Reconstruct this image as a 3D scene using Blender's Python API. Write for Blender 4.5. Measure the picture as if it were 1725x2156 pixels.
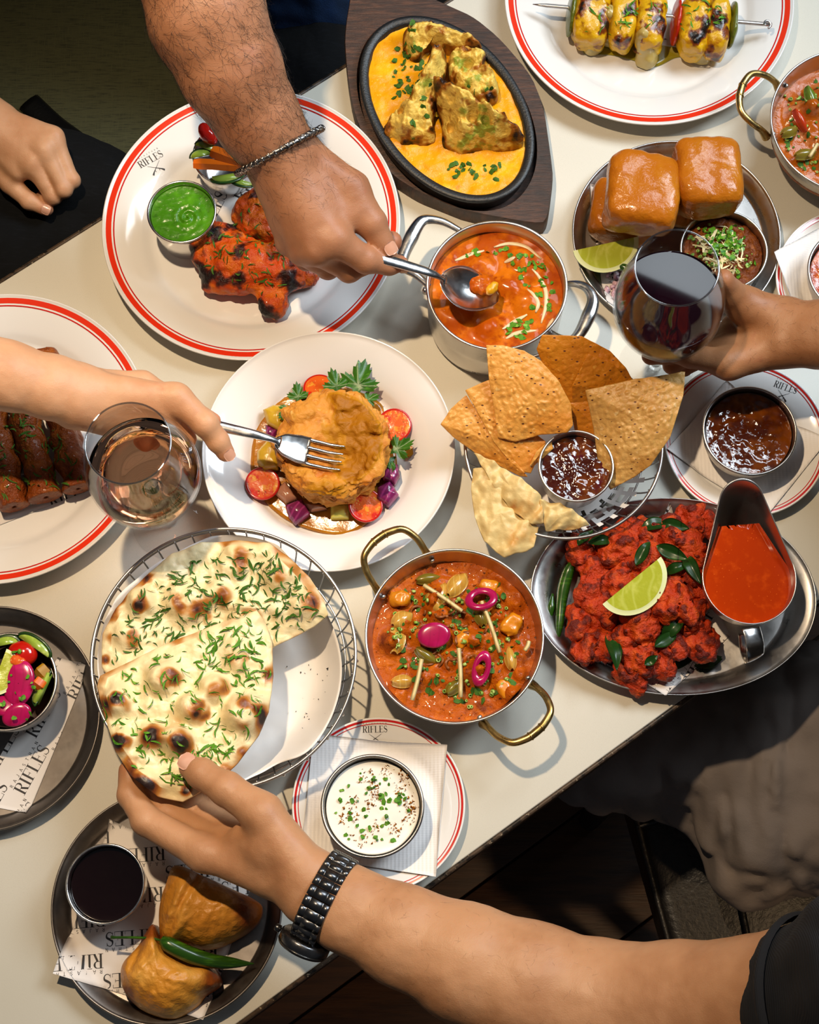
import bpy, bmesh, math, random
import numpy as np
from mathutils import Vector, Matrix
from mathutils.bvhtree import BVHTree
for _o in list(bpy.data.objects): bpy.data.objects.remove(_o)
SC = bpy.context.scene
COL = SC.collection
T = 0.75                       # table top height
HC = 1.392                     # camera height over the table top
FPX, CX, CY, NX, NY = 3400.0, 862.5, 1078.0, 908.5, 2093.6
# ---------------------------------------------------------------- camera
_d = np.array([NX - CX, NY - CY, FPX]); _d /= np.linalg.norm(_d)
_u = np.array([1., 0, 0]) - _d[0] * _d; _u /= np.linalg.norm(_u)
_v = np.cross(_d, _u)
RW = np.array([_u, -_v, -_d])  # lens axes (right, down, forward) -> world
cam_d = bpy.data.cameras.new('camera'); cam = bpy.data.objects.new('camera', cam_d); COL.objects.link(cam)
_m = RW @ np.array([[1, 0, 0], [0, -1, 0], [0, 0, -1.]])
cam.matrix_world = Matrix([[*_m[0], 0], [*_m[1], 0], [*_m[2], T + HC], [0, 0, 0, 1]])
cam_d.sensor_fit = 'VERTICAL'; cam_d.sensor_height = 36; cam_d.lens = FPX / 2156 * 36
cam_d.clip_start = .05; cam_d.clip_end = 30
SC.camera = cam
def at(px, py, h=0.0):
    """point of the place seen at a photo pixel, h metres over the table top"""
    r = RW @ np.array([px - CX, py - CY, FPX])
    s = (HC - h) / -r[2]
    return np.array([r[0] * s, r[1] * s, T + h])
# ---------------------------------------------------------------- world, lights, exposure
wd = bpy.data.worlds.new('room'); SC.world = wd; wd.use_nodes = True
_bg = wd.node_tree.nodes['Background']; _bg.inputs[0].default_value = (.78, .86, 1, 1); _bg.inputs[1].default_value = .055
def light(name, kind, loc, to, energy, color, **kw):
    l = bpy.data.lights.new(name, kind); o = bpy.data.objects.new(name, l); COL.objects.link(o)
    o.location = loc; o.rotation_euler = (Vector(to) - Vector(loc)).to_track_quat('-Z', 'Y').to_euler()
    l.energy = energy; l.color = color
    for k, v in kw.items(): setattr(l, k, v)
    return o
# cool daylight from the window on the right, and from the one behind the table
light('window_light', 'AREA', (1.55, 1.25, T + 1.95), (.02, .5, T), 48, (.80, .91, 1), shape='RECTANGLE', size=.85, size_y=.85)
light('back_window_light', 'AREA', (.74, 1.70, T + 2.05), (.2, .6, T), 15, (.84, .93, 1), shape='RECTANGLE', size=.64, size_y=.62)
# warm pendant lamp over the table, a little to the left, and an added unseen fill spot brightening the floor at lower right
light('pendant_light', 'SPOT', (-.30, .72, T + 1.62), (-.17, .38, T), 94, (1, .755, .49), shadow_soft_size=.025, spot_size=math.radians(66), spot_blend=1.0)
light('floor_fill_light', 'SPOT', (.95, -.55, T + 1.45), (.20, -.06, 0), 34, (1, .66, .35), shadow_soft_size=.05, spot_size=math.radians(30), spot_blend=.8)
SC.cycles.max_bounces = 8; SC.cycles.transmission_bounces = 8; SC.cycles.transparent_max_bounces = 12
vs = SC.view_settings
vs.view_transform = 'Standard'; vs.look = 'None'; vs.exposure = 0.05; vs.gamma = 1; vs.use_curve_mapping = False
# ================================================================ helpers
RND = random.Random(7)
PI = math.pi
def c(h, a=1):
    h = h.lstrip('#'); v = [int(h[i:i + 2], 16) / 255 for i in (0, 2, 4)]
    return tuple((x / 12.92 if x <= .04045 else ((x + .055) / 1.055) ** 2.4) for x in v) + (a,)
_lat = {}
def vn(P, f, seed=0):
    """value noise -1..1 for an (N,3) array"""
    if seed not in _lat: g = np.random.RandomState(seed).normal(0, 1, (32, 32, 32, 3)); _lat[seed] = g / np.linalg.norm(g, axis=3)[..., None] * 1.7
    L = _lat[seed]; Q = np.asarray(P) * f + 100.37 + seed * 3.1
    i = np.floor(Q).astype(int); w = Q - i; t = w * w * w * (w * (w * 6 - 15) + 10); i &= 31; j = (i + 1) & 31
    x, y, z = t.T
    def g(a, b, d): return (L[a[:, 0], b[:, 1], d[:, 2]] * (w - np.array([a is j, b is j, d is j], float))).sum(1)
    c0 = (g(i, i, i) * (1 - x) + g(j, i, i) * x) * (1 - y) + (g(i, j, i) * (1 - x) + g(j, j, i) * x) * y
    c1 = (g(i, i, j) * (1 - x) + g(j, i, j) * x) * (1 - y) + (g(i, j, j) * (1 - x) + g(j, j, j) * x) * y
    return c0 * (1 - z) + c1 * z
def fbm(P, f, seed=0, oct=3):
    s = 0; a = 1
    for k in range(oct): s = s + a * vn(P, f * 2 ** k, seed + k); a *= .5
    return s
def vor(P, f, seed=0):
    """distance to nearest jittered cell point, (N,2 or 3)"""
    Q = np.asarray(P)[:, :2] * f; i = np.floor(Q).astype(int)
    rs = np.random.RandomState(seed).uniform(0, 1, (64, 64, 2)); best = np.full(len(Q), 9.)
    for a in (-1, 0, 1):
        for b in (-1, 0, 1):
            k = i + [a, b]; p = k + rs[k[:, 0] & 63, k[:, 1] & 63]
            best = np.minimum(best, np.hypot(*(Q - p).T))
    return best
def sstep(a, b, x):
    t = np.clip((x - a) / (b - a), 0, 1); return t * t * (3 - 2 * t)
# ---------------------------------------------------------------- materials
MATS = {}
def mat(name, col, rough=.5, metal=0.0, layers=(), bump=(), **kw):
    """procedural Principled material. layers: (kind, scale, detail, lo, hi, colour); bump: (kind, scale, detail, strength, distance)"""
    if name in MATS: return MATS[name]
    m = bpy.data.materials.new(name); m.use_nodes = True; nt = m.node_tree; N = nt.nodes; L = nt.links
    b = N['Principled BSDF']; b.inputs['Roughness'].default_value = rough; b.inputs['Metallic'].default_value = metal
    for k, v in kw.items():
        if k == 'rough_noise': continue
        b.inputs[k.replace('_', ' ')].default_value = v
    tc = N.new('ShaderNodeTexCoord')
    def tex(kind, scale, detail):
        if kind.startswith('attr'):
            a = N.new('ShaderNodeAttribute'); a.attribute_name = kind[5:]; return a.outputs['Fac']
        stretch = None
        if ':' in kind: kind, s = kind.split(':'); stretch = [float(x) for x in s.split(',')]
        src = tc.outputs['Object']
        if stretch:
            mp = N.new('ShaderNodeMapping'); mp.inputs['Scale'].default_value = stretch[:3]
            if len(stretch) > 3: mp.inputs['Rotation'].default_value = (0, 0, stretch[3])
            L.new(src, mp.inputs[0]); src = mp.outputs[0]
        if kind == 'noise':
            t = N.new('ShaderNodeTexNoise'); t.inputs['Detail'].default_value = detail; t.inputs['Roughness'].default_value = .6; o = t.outputs[0]
        elif kind == 'vor':
            t = N.new('ShaderNodeTexVoronoi'); o = t.outputs['Distance']
        elif kind == 'edge':
            t = N.new('ShaderNodeTexVoronoi'); t.feature = 'DISTANCE_TO_EDGE'; o = t.outputs['Distance']
        elif kind == 'wave':
            t = N.new('ShaderNodeTexWave'); t.inputs['Distortion'].default_value = detail; o = t.outputs['Fac']
        t.inputs['Scale'].default_value = scale; L.new(src, t.inputs['Vector'])
        return o
    out = None
    base = N.new('ShaderNodeRGB'); base.outputs[0].default_value = c(col) if isinstance(col, str) else col; out = base.outputs[0]
    for (kind, scale, detail, lo, hi, c2) in layers:
        mr = N.new('ShaderNodeMapRange'); mr.interpolation_type = 'SMOOTHSTEP'; L.new(tex(kind, scale, detail), mr.inputs[0])
        mr.inputs[1].default_value = lo; mr.inputs[2].default_value = hi
        mx = N.new('ShaderNodeMix'); mx.data_type = 'RGBA'; L.new(mr.outputs[0], mx.inputs[0]); L.new(out, mx.inputs[6])
        mx.inputs[7].default_value = c(c2) if isinstance(c2, str) else c2; out = mx.outputs[2]
    L.new(out, b.inputs['Base Color'])
    prev = None
    for (kind, scale, detail, st, dist) in bump:
        bp = N.new('ShaderNodeBump'); bp.inputs['Strength'].default_value = st; bp.inputs['Distance'].default_value = dist
        L.new(tex(kind, scale, detail), bp.inputs['Height'])
        if prev: L.new(prev, bp.inputs['Normal'])
        prev = bp.outputs[0]
    if prev: L.new(prev, b.inputs['Normal'])
    if 'rough_noise' in kw:
        sc_, lo, hi = kw['rough_noise']; mr = N.new('ShaderNodeMapRange'); L.new(tex('noise', sc_, 4), mr.inputs[0])
        mr.inputs[1].default_value = .3; mr.inputs[2].default_value = .7; mr.inputs[3].default_value = lo; mr.inputs[4].default_value = hi
        L.new(mr.outputs[0], b.inputs['Roughness'])
    MATS[name] = m
    return m
# ---------------------------------------------------------------- objects
WL = {}; GEO = {}
def tag(o, label=None, cat=None, group=None, kind=None):
    if label: o['label'] = label
    if cat: o['category'] = cat
    if group: o['group'] = group
    if kind: o['kind'] = kind
    return o
def thing(name, label, cat, loc, group=None, kind=None):
    o = bpy.data.objects.new(name, None); COL.objects.link(o); o.location = loc; o.empty_display_size = .02
    WL[o] = np.array(loc, float); return tag(o, label, cat, group, kind)
def fill_mesh(me, V, F):
    V = np.asarray(V, np.float32); me.vertices.add(len(V)); me.vertices.foreach_set('co', V.ravel())
    if isinstance(F, np.ndarray): n = np.full(len(F), F.shape[1], np.int32); idx = F.astype(np.int32).ravel()
    else: n = np.array([len(f) for f in F], np.int32); idx = np.fromiter((i for f in F for i in f), np.int32)
    me.loops.add(len(idx)); me.loops.foreach_set('vertex_index', idx); me.polygons.add(len(n))
    st = np.zeros(len(n), np.int32); st[1:] = np.cumsum(n)[:-1]; me.polygons.foreach_set('loop_start', st)
    me.update(calc_edges=True); me.validate()
def mk(name, VF, m, parent=None, label=None, cat=None, group=None, kind=None, smooth=True, attrs=None, org=None, sharp=None):
    V, F = VF; V = np.asarray(V, float)
    me = bpy.data.meshes.new(name); o = bpy.data.objects.new(name, me); COL.objects.link(o)
    if parent is not None:
        w = WL[parent]; o.parent = parent; fill_mesh(me, V - w, F); WL[o] = w
    else:
        if org is None:
            lo, hi = V.min(0), V.max(0); org = ((lo[0] + hi[0]) / 2, (lo[1] + hi[1]) / 2, lo[2])
        w = np.array(org, float); o.location = w; fill_mesh(me, V - w, F); WL[o] = w
    if smooth: me.polygons.foreach_set('use_smooth', np.ones(len(me.polygons), bool))
    if sharp: me.set_sharp_from_angle(angle=math.radians(sharp))
    me.materials.append(m)
    if attrs:
        for k, v in attrs.items():
            a = me.attributes.new(k, 'FLOAT', 'POINT'); a.data.foreach_set('value', np.asarray(v, np.float32))
    GEO[o] = (V, F)
    return tag(o, label, cat, group, kind)
def inst(o, loc, rot=(0, 0, 0), scale=(1, 1, 1), parent=None, **kw):
    """copy of a one-mesh thing or part sharing its mesh data, world location"""
    n = o.copy(); COL.objects.link(n); n.parent = parent
    n.location = np.array(loc) - (WL[parent] if parent else 0); n.rotation_euler = rot; n.scale = scale; WL[n] = np.array(loc, float)
    V = np.array([v.co[:] for v in o.data.vertices]); R = np.array(n.rotation_euler.to_matrix()); V = (V * np.array(scale)) @ R.T + np.array(loc)
    GEO[n] = (V, GEO[o][1]); return tag(n, **kw)
def bvh(objs):
    out = []
    for o in objs:
        V, F = GEO[o]; out.append(BVHTree.FromPolygons([tuple(v) for v in V], [tuple(map(int, f)) for f in F]))
    return out
def drop(bv, x, y, z0=T + .6, default=None):
    best = None
    for b in bv:
        h = b.ray_cast(Vector((x, y, z0)), Vector((0, 0, -1)))
        if h[0] is not None and (best is None or h[0].z > best[0].z): best = h
    if best is None: return default, Vector((0, 0, 1))
    return best[0].z, (best[1] if best[1].z > 0 else -best[1])
def join(*vfs):
    V = []; F = []; n = 0
    for v, f in vfs:
        v = np.asarray(v, float).reshape(-1, 3); V.append(v); F += [tuple(int(i) + n for i in q) for q in f]; n += len(v)
    return np.concatenate(V), F
def xf(VF, M=None, t=(0, 0, 0), rz=0.0, s=1.0):
    V, F = VF; V = np.asarray(V, float) * s
    if M is not None: V = V @ np.asarray(M)[:3, :3].T
    if rz: a, b = math.cos(rz), math.sin(rz); V = V @ np.array([[a, -b, 0], [b, a, 0], [0, 0, 1]]).T
    return V + np.array(t), F
def rotm(x=0, y=0, z=0):
    return np.array((Matrix.Rotation(z, 3, 'Z') @ Matrix.Rotation(y, 3, 'Y') @ Matrix.Rotation(x, 3, 'X')))
def frame(d, up=(0, 0, 1)):
    d = np.asarray(d, float); d = d / np.linalg.norm(d); up = np.asarray(up, float)
    s = np.cross(up, d); n = np.linalg.norm(s)
    if n < 1e-6: s = np.cross((0, 1, 0), d); n = np.linalg.norm(s)
    s /= n; return np.stack([d, s, np.cross(d, s)], 1)      # columns: along, side, up
# ---------------------------------------------------------------- shapes
def lathe(prof, seg=96, ctr=(0, 0, 0), sx=1, sy=1, rz=0, cap=True):
    prof = [tuple(p) for p in prof]; n = len(prof); a = np.arange(seg) * 2 * PI / seg
    P = np.array(prof); ca, sa = np.cos(a), np.sin(a)
    V = np.stack([np.outer(P[:, 0], ca) * sx, np.outer(P[:, 0], sa) * sy, np.repeat(P[:, 1:2], seg, 1)], 2).reshape(-1, 3)
    F = []
    for i in range(n - 1):
        for j in range(seg):
            k = (j + 1) % seg
            F.append((i * seg + j, i * seg + k, (i + 1) * seg + k, (i + 1) * seg + j))
    if cap:
        F.append(tuple(range(seg))[::-1]); F.append(tuple((n - 1) * seg + j for j in range(seg)))
    V, F = xf((V, F), rz=rz, t=ctr); return V, F
def ringprof(prof):      # closed profile lathe (torus like)
    return prof + [prof[0]]
def tube(path, rad, seg=8, closed=False, cap=True, flat=1.0, up=(0, 0, 1)):
    P = np.asarray(path, float); n = len(P); rad = np.broadcast_to(np.asarray(rad, float), (n,)); fl = np.broadcast_to(np.asarray(flat, float), (n,))
    if closed: d = np.roll(P, -1, 0) - np.roll(P, 1, 0)
    else: d = np.gradient(P, axis=0)
    d /= np.linalg.norm(d, axis=1)[:, None] + 1e-12
    nrm = np.zeros((n, 3)); u = np.array(up, float); u = u - d[0] * (u @ d[0])
    if np.linalg.norm(u) < 1e-4: u = np.array([1., .3, 0]); u = u - d[0] * (u @ d[0])
    u /= np.linalg.norm(u)
    for i in range(n):
        u = u - d[i] * (u @ d[i]); u /= np.linalg.norm(u) + 1e-12; nrm[i] = u
    b = np.cross(d, nrm); a = np.arange(seg) * 2 * PI / seg
    V = P[:, None] + rad[:, None, None] * (np.cos(a)[None, :, None] * b[:, None] + (fl[:, None] * np.sin(a)[None, :])[:, :, None] * nrm[:, None])
    V = V.reshape(-1, 3); F = []
    for i in range(n if closed else n - 1):
        p, q = i * seg, ((i + 1) % n) * seg
        for j in range(seg):
            k = (j + 1) % seg; F.append((p + j, q + j, q + k, p + k))
    if cap and not closed: F.append(tuple(range(seg))); F.append(tuple((n - 1) * seg + j for j in range(seg))[::-1])
    return V, F
def spline(pts, n=40, closed=False):
    P = np.asarray(pts, float); m = len(P)
    if closed: idx = lambda i: P[i % m]; ts = np.arange(n) / n * m
    else: Q = np.vstack([2 * P[0] - P[1], P, 2 * P[-1] - P[-2]]); idx = lambda i: Q[min(i + 1, m + 1)]; ts = np.linspace(0, m - 1 - 1e-9, n)
    o = []
    for t in ts:
        i = int(t); f = t - i
        p0, p1, p2, p3 = idx(i - 1), idx(i), idx(i + 1), idx(i + 2)
        o.append(.5 * (2 * p1 + (p2 - p0) * f + (2 * p0 - 5 * p1 + 4 * p2 - p3) * f * f + (3 * p1 - p0 - 3 * p2 + p3) * f ** 3))
    return np.array(o)
def prism(poly, z0, z1, bev=0.0):
    """vertical prism over a 2-D outline with an optional top bevel"""
    P = np.asarray(poly, float); n = len(P)
    if np.cross(P - P.mean(0), np.roll(P, -1, 0) - P.mean(0)).sum() < 0: P = P[::-1]
    rings = [(P, z0)]
    if bev:
        e = np.roll(P, -1, 0) - np.roll(P, 1, 0); nn = np.stack([-e[:, 1], e[:, 0]], 1); nn /= np.linalg.norm(nn, axis=1)[:, None] + 1e-12
        rings += [(P, z1 - bev), (P + nn * bev * .3, z1 - bev * .3), (P + nn * bev, z1)]
    else: rings.append((P, z1))
    V = np.concatenate([np.column_stack([p, np.full(n, z)]) for p, z in rings]); F = []
    for i in range(len(rings) - 1):
        for j in range(n):
            k = (j + 1) % n; F.append((i * n + j, i * n + k, (i + 1) * n + k, (i + 1) * n + j))
    F.append(tuple(range(n))[::-1]); F.append(tuple((len(rings) - 1) * n + j for j in range(n))); return V, F
def box(cx, cy, cz, sx, sy, sz, rz=0):
    P = np.array([(-1, -1), (1, -1), (1, 1), (-1, 1)]) * .5 * [sx, sy]
    V, F = prism(P, -sz / 2, sz / 2); return xf((V, F), rz=rz, t=(cx, cy, cz))
def disc(R, zf, nr=24, na=96, ctr=(0, 0), sx=1, sy=1, rz=0, thick=.004):
    """liquid surface in a vessel: polar grid with height zf(x, y), closed underneath"""
    V = [(0, 0)]
    for i in range(1, nr + 1):
        for j in range(na): a = 2 * PI * j / na; r = R * (i / nr) ** .8; V.append((r * math.cos(a) * sx, r * math.sin(a) * sy))
    V = np.array(V); ca, sa = math.cos(rz), math.sin(rz); V = V @ np.array([[ca, sa], [-sa, ca]]) + np.array(ctr)
    z = zf(V[:, 0], V[:, 1]); top = np.column_stack([V, z]); n = len(V)
    low = top[-na:].copy(); low[:, 2] -= thick; F = [(0, 1 + j, 1 + (j + 1) % na) for j in range(na)]
    for i in range(nr - 1):
        for j in range(na):
            k = (j + 1) % na; p = 1 + i * na; F.append((p + j, p + na + j, p + na + k, p + k))
    p = 1 + (nr - 1) * na
    for j in range(na): k = (j + 1) % na; F.append((p + j, n + j, n + k, p + k))
    F.append(tuple(n + j for j in range(na))[::-1]); return np.vstack([top, low]), F
def sheet(nx, ny, fn, thick=0.0):
    """grid sheet; fn(u, v) -> (N,3); optional thickness"""
    u, v = np.meshgrid(np.linspace(0, 1, nx), np.linspace(0, 1, ny), indexing='ij'); V = fn(u.ravel(), v.ravel())
    I = np.arange(nx * ny).reshape(nx, ny)
    Q = np.stack([I[:-1, :-1], I[1:, :-1], I[1:, 1:], I[:-1, 1:]], 2).reshape(-1, 4)
    if not thick: return V, [tuple(q) for q in Q]
    G = V.reshape(nx, ny, 3); N = np.cross(np.gradient(G, axis=0), np.gradient(G, axis=1)); N /= np.linalg.norm(N, axis=2)[..., None] + 1e-12
    B = (G - N * thick).reshape(-1, 3); n = nx * ny; F = [tuple(q) for q in Q] + [tuple(q[::-1] + n) for q in Q]
    rim = list(I[:, 0]) + list(I[-1, 1:]) + list(I[::-1, -1][1:]) + list(I[0, ::-1][1:-1])
    for a, b in zip(rim, rim[1:] + rim[:1]): F.append((a, a + n, b + n, b)[::-1])
    return np.vstack([V, B]), F
# ---------------------------------------------------------------- distance fields -> smooth closed meshes
def smin(a, b, k):
    if k <= 0: return np.minimum(a, b)
    h = np.maximum(k - np.abs(a - b), 0) / k; return np.minimum(a, b) - h * h * k * .25
class Field:
    def __init__(s, lo, hi, h):
        s.h = h; s.lo = np.asarray(lo, float); s.n = np.ceil((np.asarray(hi) - s.lo) / h).astype(int) + 1
        s.ax = [s.lo[i] + np.arange(s.n[i]) * h for i in range(3)]; s.V = np.full(tuple(s.n), .02)
    def like(s):
        f = Field.__new__(Field); f.h, f.lo, f.n, f.ax = s.h, s.lo, s.n, s.ax; f.V = np.full(tuple(s.n), .02); return f
    def sub(s, lo, hi):
        sl = []
        for i in range(3):
            a = int(np.clip((lo[i] - s.lo[i]) / s.h - 1, 0, s.n[i])); b = int(np.clip((hi[i] - s.lo[i]) / s.h + 3, 0, s.n[i])); sl.append(slice(a, max(b, a)))
        G = np.meshgrid(*[s.ax[i][sl[i]] for i in range(3)], indexing='ij'); return tuple(sl), np.stack(G, 3)
    def put(s, sl, d, k, cut=False):
        s.V[sl] = -smin(-s.V[sl], d, k) if cut else smin(s.V[sl], d, k)
    def cone(s, a, b, ra, rb, k=.004, cut=False, m=.02):
        a = np.asarray(a, float); b = np.asarray(b, float); R = max(ra, rb) + m
        sl, P = s.sub(np.minimum(a, b) - R, np.maximum(a, b) + R)
        if P.size == 0: return
        ab = b - a; L = ab @ ab + 1e-12; t = np.clip(((P - a) @ ab) / L, 0, 1)
        d = np.linalg.norm(P - a - t[..., None] * ab, axis=3) - (ra + (rb - ra) * t); s.put(sl, d if not cut else d, k, cut)
    def chain(s, pts, rad, k=.004):
        for i in range(len(pts) - 1): s.cone(pts[i], pts[i + 1], rad[i], rad[i + 1], k)
    def ell(s, ctr, r, R=None, k=.004, cut=False, p=2.0, m=.02):
        ctr = np.asarray(ctr, float); r = np.asarray(r, float); mx = r.max() * (1.0 if p == 2 else 1.75) + m; sl, P = s.sub(ctr - mx, ctr + mx)
        if P.size == 0: return
        Q = P - ctr
        if R is not None: Q = Q @ np.asarray(R)
        q = np.abs(Q) / r; l = (q ** p).sum(3) ** (1 / p)
        if p == 2: g = np.linalg.norm(Q / (r * r), axis=3) + 1e-9; d = l * (l - 1) / g
        else: d = (l - 1) * r.min()
        s.put(sl, d, k, cut)
    def merge(s, o, k): s.V = smin(s.V, o.V, k)
    def disp(s, fn, band=.006):
        m = np.abs(s.V) < band; i = np.argwhere(m); P = s.lo + i * s.h; s.V[m] += fn(P)
    def mesh(s):
        V = s.V; n = s.n; ins = V < 0
        cs = [(a, b, d) for a in (0, 1) for b in (0, 1) for d in (0, 1)]
        sl = lambda A, o: A[o[0]:n[0] - 1 + o[0], o[1]:n[1] - 1 + o[1], o[2]:n[2] - 1 + o[2]]
        cnt = sum(sl(ins, o).astype(np.int8) for o in cs); act = (cnt > 0) & (cnt < 8)
        id_ = np.argwhere(act); idx = np.full(act.shape, -1, np.int64); idx[act] = np.arange(len(id_))
        acc = np.zeros((len(id_), 3)); w = np.zeros(len(id_))
        for o in cs:
            for ax in range(3):
                if o[ax]: continue
                p = list(o); p[ax] = 1
                va = V[id_[:, 0] + o[0], id_[:, 1] + o[1], id_[:, 2] + o[2]]; vb = V[id_[:, 0] + p[0], id_[:, 1] + p[1], id_[:, 2] + p[2]]
                x = (va < 0) != (vb < 0); t = np.where(x, va / np.where(x, va - vb, 1), 0)
                q = np.tile(np.array(o, float), (len(id_), 1)); q[:, ax] += t; acc += q * x[:, None]; w += x
        P = s.lo + (id_ + acc / w[:, None]) * s.h; F = []
        for ax in range(3):
            b, d = (ax + 1) % 3, (ax + 2) % 3
            A = np.take(ins, range(n[ax] - 1), ax); B = np.take(ins, range(1, n[ax]), ax); e = np.argwhere(A != B)
            e = e[(e[:, b] > 0) & (e[:, d] > 0) & (e[:, b] < n[b] - 1) & (e[:, d] < n[d] - 1)]
            def cell(x, y): k = e.copy(); k[:, b] -= x; k[:, d] -= y; return idx[k[:, 0], k[:, 1], k[:, 2]]
            q = np.stack([cell(1, 1), cell(0, 1), cell(0, 0), cell(1, 0)], 1)
            f = A[e[:, 0], e[:, 1], e[:, 2]]; q[~f] = q[~f][:, ::-1]; F.append(q)
        F = np.concatenate(F); F = F[(F >= 0).all(1)]
        for _ in range(1):                      # light relaxation
            s2 = np.zeros_like(P); k2 = np.zeros(len(P))
            for i in range(4):
                j = (i + 1) % 4
                np.add.at(s2, F[:, i], P[F[:, j]]); np.add.at(k2, F[:, i], 1); np.add.at(s2, F[:, j], P[F[:, i]]); np.add.at(k2, F[:, j], 1)
            P = np.where(k2[:, None] > 0, P * .5 + .5 * s2 / np.maximum(k2, 1)[:, None], P)
        return P, F
def blob(ctr, r, R=None, h=None, amp=.15, freq=None, seed=0, p=2.0, flat=None, extra=(), oct=3, ridge=0):
    """lumpy closed body round an ellipsoid"""
    r = np.asarray(r, float); ctr = np.asarray(ctr, float); h = h or max(r.min() / 7, .0009); m = r.max() * (1.25 if p == 2 else 1.6) + 3 * h + amp * r.min() * 2
    lo, hi = ctr - m, ctr + m
    for e in extra: lo = np.minimum(lo, ctr + np.asarray(e[0]) - max(e[1]) * 1.3 - 3 * h - amp * r.min() * 2); hi = np.maximum(hi, ctr + np.asarray(e[0]) + max(e[1]) * 1.3 + 3 * h + amp * r.min() * 2)
    f = Field(lo, hi, h); f.ell(ctr, r, R, 0, p=p)
    for e in extra: f.ell(ctr + np.asarray(e[0]), e[1], e[2] if len(e) > 2 else R, r.min() * .5)
    fr = freq or .9 / r.min()
    f.disp(lambda P: amp * r.min() * (fbm(P, fr, seed, oct) if not ridge else (1 - 2 * np.abs(fbm(P, fr, seed, oct)))), amp * r.min() * 2.2 + 2.5 * h)
    if flat is not None:
        z = f.ax[2][None, None, :]; f.V = np.maximum(f.V, np.broadcast_to(flat - z, f.V.shape))
    return f.mesh()
# ---------------------------------------------------------------- chopped herbs and crumbs (uncountable: one object each)
def bits(spots, size, kind='leaf', rnd=RND, lift=.0006):
    """spots: list of ((x,y,z), normal)"""
    V = []; F = []
    for p, nrm in spots:
        s = size * rnd.uniform(.55, 1.35); a = rnd.uniform(0, 2 * PI); n = np.array(nrm, float) + np.array([rnd.gauss(0, .28) for _ in range(3)])
        M = frame((math.cos(a), math.sin(a), 0), n); D = np.cross(M[:, 1], M[:, 0]); U = n / np.linalg.norm(n); A = M[:, 0] - U * (M[:, 0] @ U); A /= np.linalg.norm(A); B = np.cross(U, A); o = np.array(p) + np.array(nrm) * lift; k = len(V)
        if kind == 'leaf':
            m = rnd.choice((5, 6, 7)); pts = []
            for i in range(m):
                t = 2 * PI * i / m; r = s * rnd.uniform(.55, 1.1); pts.append(o + A * r * math.cos(t) + B * r * .75 * math.sin(t) + U * rnd.uniform(-.12, .3) * s)
            V += pts + [o + U * s * .3 * rnd.uniform(.3, 1)]; F += [(k + i, k + (i + 1) % m, k + m) for i in range(m)]
        elif kind == 'ribbon':
            L = s * rnd.uniform(1.4, 3.4); w = s * rnd.uniform(.16, .34); cv = rnd.uniform(-.9, .9); m = 5
            for i in range(m):
                t = i / (m - 1) - .5; q = o + A * L * t + B * L * cv * (t * t - .12) * 1.2 + U * s * (.12 + .25 * rnd.random()); ww = w * (1 - abs(t) * 1.1)
                V += [q + B * ww, q - B * ww + U * w * .4]
            F += [(k + 2 * i, k + 2 * i + 1, k + 2 * i + 3, k + 2 * i + 2) for i in range(m - 1)]
        elif kind == 'ring':
            R = s * .6; hh = s * rnd.uniform(.5, 1.1); tl = rnd.uniform(-1, 1); A2 = A * math.cos(tl) + U * math.sin(tl); U2 = np.cross(A2, B); m = 7
            for rr in (R, R * .55):
                for z in (0, hh):
                    for i in range(m): t = 2 * PI * i / m; V.append(o + (A2 * math.cos(t) + B * math.sin(t)) * rr + U2 * z + U * R * .4)
            for i in range(m):
                j = (i + 1) % m; F += [(k + i, k + j, k + m + j, k + m + i), (k + 2 * m + j, k + 2 * m + i, k + 3 * m + i, k + 3 * m + j), (k + m + i, k + m + j, k + 3 * m + j, k + 3 * m + i), (k + i, k + 2 * m + i, k + 2 * m + j, k + j)]
        else:                                       # crumb: little irregular tetra-ish grain
            for i in range(4): V.append(o + (A * rnd.uniform(-1, 1) + B * rnd.uniform(-1, 1)) * s * .6 + U * s * .5 * (i == 3))
            F += [(k, k + 1, k + 3), (k + 1, k + 2, k + 3), (k + 2, k, k + 3), (k, k + 2, k + 1)]
    return np.array(V), F
def scatter(n, region, bv, default=None, rnd=RND, minz=None):
    """region(rnd) -> (x, y); keeps points that land on the given surfaces"""
    out = []; tries = 0
    while len(out) < n and tries < n * 6:
        tries += 1; x, y = region(rnd); z, nr = drop(bv, x, y, default=default)
        if z is None or (minz and z < minz): continue
        out.append(((x, y, z), nr))
    return out
def in_disc(cx, cy, R):
    def f(r): a = r.uniform(0, 2 * PI); q = R * math.sqrt(r.random()); return cx + q * math.cos(a), cy + q * math.sin(a)
    return f
def in_px(poly, h):
    """random point inside a photo outline, taken at height h over the table"""
    P = np.array(poly, float); lo, hi = P.min(0), P.max(0)
    def f(r):
        while True:
            x, y = r.uniform(lo[0], hi[0]), r.uniform(lo[1], hi[1]); ins = False; j = len(P) - 1
            for i in range(len(P)):
                if (P[i, 1] > y) != (P[j, 1] > y) and x < (P[j, 0] - P[i, 0]) * (y - P[i, 1]) / (P[j, 1] - P[i, 1]) + P[i, 0]: ins = not ins
                j = i
            if ins: q = at(x, y, h); return q[0], q[1]
    return f
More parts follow.
